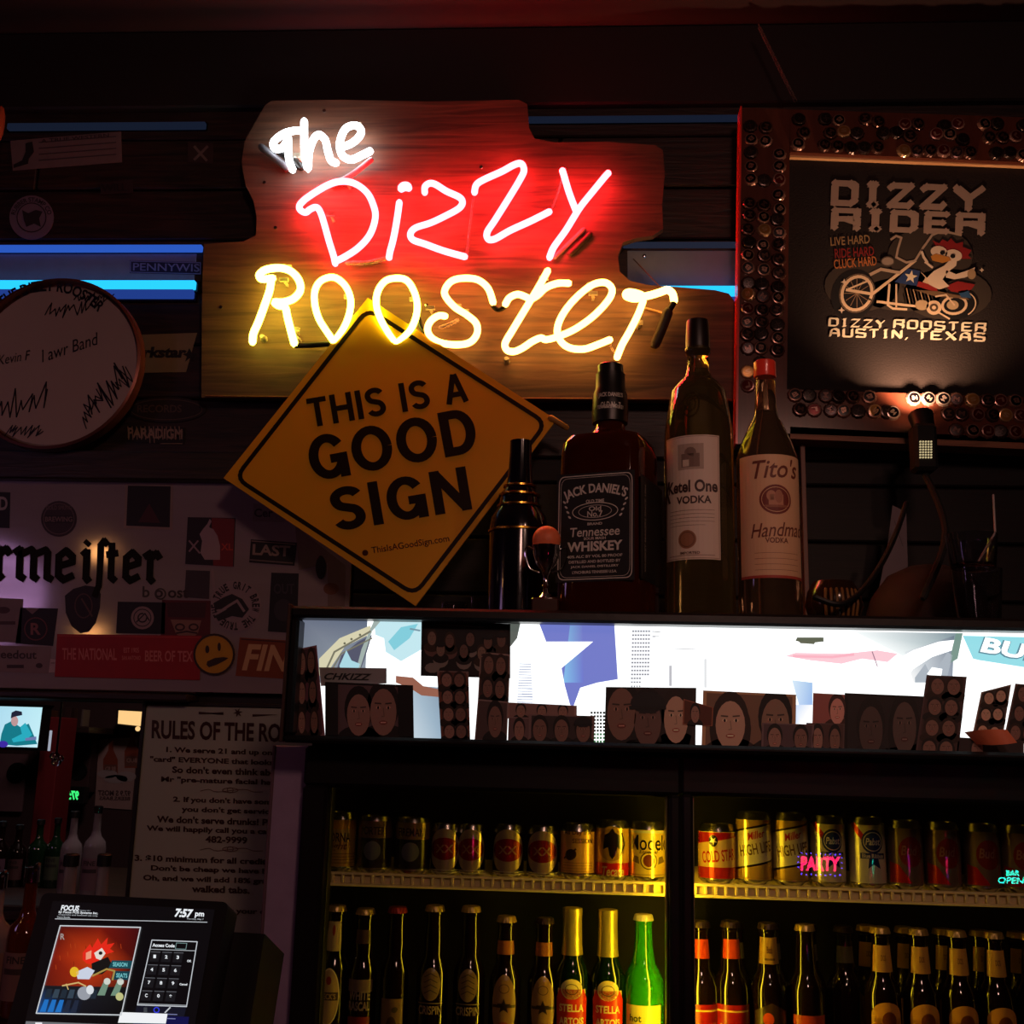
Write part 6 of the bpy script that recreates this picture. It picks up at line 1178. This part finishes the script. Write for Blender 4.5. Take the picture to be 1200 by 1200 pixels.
A = [(71.5, 1085.5), (165.5, 1087.5), (143, 1190), (43.5, 1188)]
def LA(u, v): a, b, c_, d = [V(q) for q in A]; q = (a * (1 - u) + b * u) * (1 - v) + (d * (1 - u) + c_ * u) * v; return (q.x, q.y)
def gp(u0, v0, u1, v1, cs, L): pr.grad([LA(u0, v0), LA(u1, v0), LA(u1, v1), LA(u0, v1)], [lin(c) for c in cs], L)
gp(0, 0, .5, .35, [(70, 10, 8), (110, 18, 8), (200, 60, 16), (120, 24, 10)], 1); gp(.5, 0, 1, .35, [(110, 18, 8), (60, 8, 14), (70, 12, 8), (200, 60, 16)], 1); gp(0, .35, .5, .7, [(120, 24, 10), (200, 60, 16), (150, 40, 12), (90, 20, 10)], 1); gp(.5, .35, 1, .7, [(200, 60, 16), (70, 12, 8), (30, 16, 14), (150, 40, 12)], 1); gp(0, .68, .5, 1, [(20, 24, 30), (24, 26, 32), (12, 20, 34), (20, 70, 130)], 2); gp(.5, .68, 1, 1, [(24, 26, 32), (16, 18, 18), (8, 8, 10), (14, 16, 24)], 2)
rr = random.Random(4)
for j in range(26):
    u = rr.uniform(.03, .9); v = rr.uniform(.15, .62); pr.line([LA(u, v), LA(u + .02, v + .05)], .7, (120, 30, 10) if j % 2 else (170, 60, 20), 2)
pr.text('R', *LA(.06, .12), 5, 7, (160, 150, 145), 3, -2)
def lp(pts, c_, L=4): pr.poly([LA(u, v) for u, v in pts], c_, L)
lp([(.36, .3), (.42, .2), (.46, .24), (.50, .13), (.56, .2), (.62, .12), (.63, .2), (.72, .18), (.68, .25), (.74, .28), (.62, .32), (.56, .44), (.44, .42), (.38, .38)], (225, 40, 24)); lp([(.5, .3), (.58, .24), (.64, .3), (.6, .38), (.54, .36)], (225, 215, 205), 5); pr.ell(*LA(.58, .3), 2.4, 2.2, (30, 20, 20), 6, 8); lp([(.4, .3), (.46, .27), (.48, .36), (.42, .38)], (235, 150, 120), 5)
lp([(.5, .42), (.68, .34), (.76, .44), (.66, .54), (.54, .54)], (20, 18, 18), 5); lp([(.34, .52), (.46, .46), (.56, .5), (.52, .6), (.38, .6)], (200, 208, 225), 6); pr.ell(*LA(.32, .52), 5.4, 6, (225, 180, 40), 6, 12); pr.line([LA(.55, .56), LA(.7, .48), LA(.8, .5), LA(.8, .6)], 2, (165, 140, 70), 6)
pr.line([LA(.22, .68), LA(.4, .64), LA(.5, .68)], 1.6, (205, 175, 110), 6); pr.line([LA(.26, .66), LA(.3, .72)], 1.2, (205, 175, 110), 6)
pr.ell(*LA(.5, .76), 8, 8, (150, 155, 165), 5, 16); pr.ell(*LA(.56, .72), 4.5, 5.5, (215, 220, 225), 6, 12)
for u in (.7, .86): lp([(u, .62), (u + .07, .62), (u + .05, .78), (u - .04, .78)], (110, 140, 120), 5); pr.ell(*LA(u + .04, .62), 4, 4, (205, 210, 200), 6, 12)
pr.ell(*LA(.93, .79), 4.6, 4.8, (190, 190, 130), 7, 14)
lp([(.74, .38), (1, .38), (1, .47), (.72, .47)], (20, 70, 80), 6); pr.text('SEASON', *LA(.85, .425), 17, 5, (120, 200, 205), 7, -2); lp([(.79, .5), (1, .5), (1, .6), (.78, .6)], (16, 60, 72), 6); pr.text('SEATS', *LA(.9, .55), 13, 5, (120, 200, 205), 7, -2)
for j in range(7): lp([(.05 + j * .09, .72), (.11 + j * .09, .72), (.11 + j * .09, .82), (.04 + j * .09, .82)], (50, 66, 80) if j % 2 else (30, 42, 54), 4)
for j in range(5): lp([(.05 + j * .09, .84), (.1 + j * .09, .84), (.1 + j * .09, .98), (.03 + j * .09, .98)], (30, 110, 190) if j < 3 else (30, 40, 60), 4)
pr.line(A, 1.3, (200, 205, 210), 9, True)
K = [(178.5, 1102), (231.5, 1104), (219, 1180), (161.5, 1178)]
def LK(u, v): a, b, c_, d = [V(q) for q in K]; q = (a * (1 - u) + b * u) * (1 - v) + (d * (1 - u) + c_ * u) * v; return (q.x, q.y)
pr.line(K, 1, (200, 205, 212), 3, True); pr.line([LK(0, .14), LK(1, .14)], .8, (170, 175, 180), 3); pr.text('Access Code', *LK(.28, .075), 26, 4, WW, 4, -2, .03); pr.line([LK(.55, .03), LK(.78, .03), LK(.78, .12), LK(.55, .12)], .6, (120, 150, 150), 3, True)
for r0 in range(4):
    for c0_ in range(3):
        u, v = .14 + c0_ * .25, .25 + r0 * .2; a = [LK(u - .1, v - .07), LK(u + .1, v - .07), LK(u + .1, v + .08), LK(u - .1, v + .08)]; pr.poly(a, (22, 22, 26), 3); pr.line(a[:2], .8, (90, 92, 98), 4); pr.text('123456789C0*'[r0 * 3 + c0_], *LK(u, v), 3, 4, WW, 5, -2, .03)
pr.text('OK', *LK(.9, .3), 5, 2.6, WW, 5, -2, .03); pr.text('Cancel', *LK(.86, .66), 9, 2.4, WW, 5, -2, .03); pr.line([LK(0, .98), LK(1, .98)], .8, (170, 175, 180), 3)
B = [(161, 1178), (219, 1180), (216, 1192), (158, 1190)]; pr.poly(B, (18, 20, 34), 3); pr.ring(184, 1184, 3, 3, 1.2, (50, 60, 220), 5, 14); pr.line([(194, 1187), (200, 1181)], 1.4, (200, 205, 210), 5); pr.rect(169, 1181, 173, 1187, (60, 64, 70), 5)
pr.poly([(158, 1190), (222, 1192), (216, 1240), (150, 1238)], (14, 16, 70), 4); pr.text('Explore', 167, 1191.6, 10, 2.4, (160, 170, 220), 6, -2); pr.poly([(142, 1186.5), (197, 1188.5), (195, 1200), (139, 1199)], (240, 242, 245), 7); pr.line([(197, 1189), (208, 1189.4)], 1, (120, 125, 170), 6); pr.line([(197, 1194), (206, 1194.4)], 1, (120, 125, 170), 6)
pr.poly([(31, 1197), (140, 1201), (134, 1206), (30, 1202)], (110, 112, 116), 3); pr.rect(42, 1198.5, 50, 1203, (230, 232, 236), 4)
pr.build('screen_image', SCREEN, pm, 'lit screen with clock reading 7:57 pm')
# ================================================================ mirrored bar view, built as solid objects in an added recess, left
bs = thing('back_counter', (-1.2, 2.62, 0), 'dark counter in the recess added for the mirror view, carrying the liquor bottles', 'counter')
zc2 = P(80, 1056, 2.35).z
bx('counter_top', (-2.98, 2.27, zc2 - .03), (XA + .2, 3.0, zc2), DW, bs, .003); bx('counter_front', (-2.98, 2.28, 0), (XA + .2, 2.31, zc2 - .03), PAINT, bs, .003)
tv = thing('wall_television', P(22, 850, 2.75), 'small bright television showing a man in a teal jumper and dark cap', 'television')
mtv = PX(2.75)
MB().prism([mtv(*q) for q in [(-60, 822), (53, 826), (50, 830), (44, 880), (-64, 876)]], (0, .05, 0)).build('tv_case', BLACK, tv, smooth=False)
MB().tube([P(-10, 826, 2.79), V((P(-10, 826, 2.79).x, 2.79, ZC))], .012, 8).build('ceiling_mount', BLACK, tv)
pr = Pr(PX(2.75, off=.001)); pr.grad([(-60, 826), (50, 829), (44, 876), (-64, 873)], [g3((150, 200, 230)), g3((190, 235, 245), 1), g3((200, 240, 250)), g3((160, 200, 240))], 0)
pr.poly([(2, 860), (6, 849), (14, 845), (24, 852), (34, 848), (40, 862), (44, 872), (20, 874), (0, 872)], (20, 120, 135), 2); pr.poly([(24, 852), (30, 847), (38, 861), (30, 868), (16, 870), (14, 866), (26, 860)], (40, 170, 190), 3)
pr.ell(17.5, 845, 4.2, 6, (190, 150, 150), 3, 16); pr.poly([(13, 842), (14, 835), (19, 832.5), (26, 834), (26.5, 838), (22, 839), (17, 840)], (30, 34, 54), 4); pr.poly([(30, 865), (43, 863), (43, 867), (30, 868)], (110, 120, 170), 4); pr.ell(4, 872, 6, 4, (60, 40, 160), 4, 10); pr.build('tv_picture', SCREEN, tv)
lb = thing('amber_light_box', P(152, 841, 3.5), 'small glowing amber light panel above the bottle poster', 'light')
MB().prism([PX(3.5)(*q) for q in [(139, 832.5), (166, 834), (165, 851), (138, 848)]], (0, .02, 0)).build('panel', emit('amber_panel', (1, .62, .25), 1.0), lb, smooth=False); MB().prism([PX(3.505)(*q) for q in [(137, 830.5), (167.5, 832), (167, 853), (136, 850)]], (0, .095, 0)).build('case', BLACK, lb, smooth=False)
MB().sphere(P(161.5, 854, 3.48), .008, 10).build('pilot_lamp', emit('amber_panel', (1, .62, .25), 1.0), lb)
r_, pr = card('beer_poster', [(116, 866), (162, 864), (154, 949), (111, 946)], 3.596, .002, 'pale poster of two amber bottles with mirrored lettering below them', 'poster', None, (150, 118, 112))
for x, y in ((130, 868), (155, 858)):
    pr.poly([(x - 2, y), (x + 2.5, y), (x + 3, y + 11), (x + 8, y + 22), (x + 8, y + 42), (x - 9, y + 42), (x - 9, y + 22), (x - 3, y + 11)], (125, 50, 26), 1); pr.poly([(x - 8, y + 28), (x + 7, y + 28), (x + 7, y + 40), (x - 9, y + 40)], (105, 60, 50), 2); pr.text('BUD', x - .5, y + 33, 12, 5, (160, 120, 110), 3, 0, .02, 0, True)
for x, y, a, b in ((126, 907, 12, 5), (148, 910, 12, 6), (136, 913, 14, 5)): pr.ell(x, y, a, b, (150, 130, 128), 3, 12)
pr.text('97.9 S MOST', 134, 929.5, 38, 6.5, (66, 38, 40), 3, -1, .03, 0, True); pr.text('BEERS,BARS', 134.5, 936, 36, 5, (66, 38, 40), 3, -1, .02, 0, True); pr.build('print', None, r_)
rc = bx('red_column', (P(44, 900, 3.0).x, 3.0, zc2), (P(66, 900, 3.0).x, 3.1, P(50, 840, 3.0).z), mat('dark_red_paint', (110, 20, 24), .6), None, .002); T(rc, 'dark red column between the television and the speaker', 'column')
sp = thing('speaker_cabinet', P(92, 925, 3.54), 'dim speaker cabinet with two round cones behind the green clock', 'speaker')
bx('cabinet', (P(79, 890, 3.54).x, 3.54, P(90, 929, 3.54).z), (P(106, 890, 3.54).x, 3.6, P(90, 858, 3.54).z), mat('brown_speaker', (62, 36, 36), .6), sp, .003)
for y in (877, 904): MB().lathe(P(92, y, 3.54), [(.029, -.001), (.027, .002), (.018, .001), (.008, .003)], 24, axis=(0, -1, 0)).build('cone', BLACK, sp)
ck = thing('led_clock', P(86, 940, 3.5), 'small green LED display under the speaker', 'clock')
bx('case', (P(72, 932, 3.5).x, 3.5, P(85, 942, 3.5).z), (P(98, 932, 3.5).x, 3.54, P(85, 922, 3.5).z), BLACK, ck, .002)
pr = Pr(PX(3.5, off=.0008)); GC = (.05, 1.0, .22)
pr.text('97:2', 85, 932, 15, 11, GC, 0, -3, .05, 0, True, srgb=False); pr.build('digits', GLOW, ck)
bt = thing('blue_sign', P(82, 857, 3.55), 'small pale blue lit sign high in the mirror recess', 'sign'); bx('case', P(73, 862, 3.56), P(91, 852, 3.6), BLACK, bt, .001); pr = Pr(PX(3.556)); pr.rect(73, 852, 91, 858, (120, 160, 180), 0); pr.poly([(82, 857), (91, 857), (90, 863), (84, 862)], (50, 110, 130), 1); pr.text('BAR', 82, 855, 12, 4, (200, 230, 240), 2, 0, .02, 0, True); pr.build('picture', SCREEN, bt)
tl = bx('tube_light', P(57, 880, 2.96), P(60, 856, 2.97), emit('dim_white_tube', (.6, .66, .8), .55), None, .001); T(tl, 'short upright pale tube light beside the red column', 'light')
tl2 = MB().tube([P(66, 886, 2.9), V((P(66, 886, 2.9).x, 2.9, ZC))], .003, 6)
hg = thing('hanging_cups', P(66, 892, 2.9), 'cluster of small hanging glassware under the short tube light', 'glassware'); 
for i, (x, y) in enumerate(((64, 886), (69, 889), (66, 893))): MB().sphere(P(x, y, 2.9), .013, 12, (1, 1, .8)).build('glass_ball', vgl('bar_glass', (215, 215, 225)), hg)
asf = bx('wall_shelf', (P(40, 850, 3.4).x, 3.38, P(80, 851, 3.4).z - .02), (P(108, 850, 3.4).x, 3.6, P(80, 851, 3.4).z - .001), DW, None, .002); T(asf, 'dark wall shelf added in the mirror recess, carrying small boxes', 'shelf')
wl = bx('wall_poster', P(-30, 950, 3.58), P(34, 884, 3.59), mat('mauve_poster', (110, 80, 84), .6), None, .001); T(wl, 'dim mauve poster on the far wall under the television', 'poster')
dk = MB().lathe(P(20, 905, 3.576), [(.03, -.004), (.03, .004), (.022, .006)], 28, axis=(0, -1, 0)).build('round_plaque', BLACK); T(dk, 'dark round plaque on the mauve poster', 'plaque')
for i, (a, b, y0, c_) in enumerate(((58, 66, 833, (90, 50, 30)), (74, 92, 830, (60, 34, 34)), (96, 104, 832, (96, 80, 76)))):
    q = bx('shelf_box', V((P(a, 850, 3.4).x, 3.4, P(80, 851, 3.4).z)), P(b, y0, 3.45), mat('box_%d' % i, c_, .6), None, .001); T(q, ('small brown box high in the mirror recess, next to the television', 'wider dark box high in the mirror recess, in the middle', 'narrow pale box high in the mirror recess, next to the amber panel')[i], 'box')
def liquor(px, top, base_py, w, label, glass, Y=2.4, neck=None, lab=None, pourer=False, z0=None, capm=None):
    z0 = zc2 if z0 is None else z0; r = w / 2 / F * Y; x = dx_at(px, Y, z0 + .1); H = ztop(px, top, Y) - z0
    o = thing('liquor_bottle', (x, Y, z0), label, 'bottle')
    MB().lathe((x, Y, z0), [(r * .9, 0), (r, .005), (r, H * .55), (r * .9, H * .62), (r * .5, H * .68), (r * .36, H * .74), (r * .33, H * .93), (r * .38, H * .935), (r * .38, H * .96)], 28).build('glass', glass, o)
    if pourer: MB().tube([V((x, Y, z0 + H * .95)), V((x, Y, z0 + H * 1.0)), V((x + .012, Y - .01, z0 + H * 1.06))], .004, 8).build('pourer', CHROME, o); MB().lathe((x, Y, z0 + H * .93), [(r * .42, 0), (r * .42, .02)], 20).build('collar', CHROME, o)
    else: MB().lathe((x, Y, z0 + H * .92), [(r * .42, 0), (r * .42, H * .07), (r * .3, H * .08)], 20).build('cap', capm or BLACK, o)
    if lab:
        p = Pr(CY((x, Y, z0), r, n=28)); p.rect(-r * 1.1, H * .12, r * 1.1, H * .45, lab, 0); p.rect(-r * .7, H * .3, r * .7, H * .34, tuple(int(v * .5) for v in lab), 1); p.text('FINE', 0, H * .4, r * 1.1, H * .05, tuple(int(v * .4) for v in lab), 2); p.build('label', PRINT, o)
tl2.build('hanging_cord', BLACK, hg)
CLR = vgl('cloudy_bottle_glass', (190, 180, 185), .6); AMB = mat('amber_liquor', (120, 50, 20), .08, trans=.5, coat=.6); GRD = mat('green_liquor', (20, 50, 26), .08, trans=.3, coat=.8)
liquor(84, 950, 1045, 24, 'clear liquor bottle with a dark cap left of the square-capped one', CLR, 2.38, lab=(120, 96, 104), z0=zc2)
liquor(111, 944, 1045, 25, 'clear liquor bottle with a square dark cap beside the rules board', CLR, 2.36, lab=(126, 100, 108), z0=zc2, capm=CHROME)
liquor(66, 958, 1045, 20, 'green liquor bottle behind the clear pair', GRD, 2.55, z0=zc2, lab=(60, 74, 50)); liquor(46, 960, 1045, 22, 'dark green liquor bottle left of the other green one', GRD, 2.55, z0=zc2); liquor(22, 966, 1045, 22, 'dark brown bottle far left of the back counter', BRG, 2.55, z0=zc2, lab=(80, 50, 54)); liquor(2, 962, 1045, 20, 'dark bottle with a purple label at the left edge of the back counter', BRG, 2.5, z0=zc2, lab=(90, 64, 80))
z9 = P(20, 1190, 1.6).z
sh9 = bx('speed_rail', (-1.4, 1.5, z9 - .02), (P(285, 1150, 1.6).x, 1.68, z9), DARKM, None, .003); T(sh9, 'dark steel bottle ledge behind the touch monitor', 'ledge')
bx('ledge_support', (-.9, 1.56, 0), (-.84, 1.62, z9 - .02), DARKM, sh9)
liquor(30, 1022, 1140, 40, 'amber liquor bottle with metal shoulder ring left of the monitor', AMB, 1.6, lab=(130, 92, 84), z0=z9, pourer=True); liquor(-8, 1030, 1140, 44, 'pale amber bottle cut by the left edge beside the monitor', CLR, 1.62, lab=(140, 110, 96), z0=z9, pourer=True)
liquor(75, 1000, 1150, 42, 'wide clear bottle with a cream label just above the monitor', CLR, 1.64, lab=(190, 168, 150), z0=z9); liquor(114, 1000, 1150, 38, 'clear bottle with a yellow label above the monitor, nearer the rules board', CLR, 1.64, lab=(170, 140, 60), z0=z9)

# ================================================================ window signs behind the viewer that the cooler doors reflect
YV = -2.55
def refl(px, py):     # point on the plane y = YV whose mirror image in the door glass is seen at that pixel
    yv = 2 * (YG + .004) - YV; q = P(px, py, yv); return V((q.x, YV, q.z))
c1 = refl(961, 1011)
sgn = thing('party_sign', c1, 'pink and blue LED sign reading PARTY, seen reflected in the cooler door', 'sign')
class RF:
    down = True; cyl = None
    def __call__(s, u, v, L=0): q = refl(u, v); return q + V((0, .001 * L + .012, 0))
MB().prism([refl(*q) for q in [(930, 994), (990, 996), (990, 1030), (930, 1028)]], (0, .01, 0)).build('backing', BLACK, sgn, smooth=False)
pr = Pr(RF()); PK = (26, .4, 2.6); BU = (2, 1.2, 30)
pr.text('PARTY', 961, 1012, 46, 17, PK, 1, -1, .045, 0, srgb=False)
for i in range(9):
    for y in (999.5 + .15 * i, 1024 + .15 * i): pr.ell(939 + i * 5.6, y + (i % 2), .9, .9, BU, 1, 8, srgb=False)
for y in (1004, 1010, 1016): pr.ell(935, y, .9, .9, BU, 1, 8, srgb=False); pr.ell(986, y + 1, .9, .9, BU, 1, 8, srgb=False)
pr.build('led_letters', GLOW, sgn)
sg2 = thing('bar_open_sign', refl(1182, 1028), 'teal LED sign reading BAR OPEN, seen reflected at the right door edge', 'sign')
MB().prism([refl(*q) for q in [(1160, 1014), (1208, 1016), (1208, 1042), (1160, 1040)]], (0, .01, 0)).build('backing', BLACK, sg2, smooth=False)
pr = Pr(RF()); TL = (.6, 26, 18); pr.text('BAR', 1186, 1023, 15, 6.5, TL, 1, -1, .0, 0, srgb=False); pr.text('OPEN', 1184, 1031.5, 30, 7.5, TL, 1, -1, .0, .1, srgb=False); pr.build('led_letters', GLOW, sg2)

# ---------------------------------------------------------------- GROUPS of repeats
STK = 'stickers on the left wall'
for key, g in (('photo_strip', 'photo-booth strips on the lit header'), ('photo', 'photos stuck on the lit header'), ('beer_can', 'cans on the top cooler shelf'), ('beer_bottle', 'beer bottles on the lower cooler shelf'), ('liquor_bottle', 'liquor bottles at lower left'),
               ('vodka_bottle', 'large bottles on top of the cooler'), ('whiskey_bottle', 'large bottles on top of the cooler'), ('liqueur_bottle', 'large bottles on top of the cooler'), ('glow_strip', 'blue light strips on the wall'), ('pendant_lamp', 'pendant lamps over the bar'),
               ('tumbler', 'stacked tumblers'), ('shot_glass', 'shot glasses on the cooler'), ('shelf_box', 'boxes on the mirror recess shelf')):
    for o in list(COL.objects):
        if o.parent is None and o.name.split('.')[0] == key and 'label' in o: o['group'] = g
for o in list(COL.objects):
    if o.parent is None and o.get('category') == 'sticker': o['group'] = STK
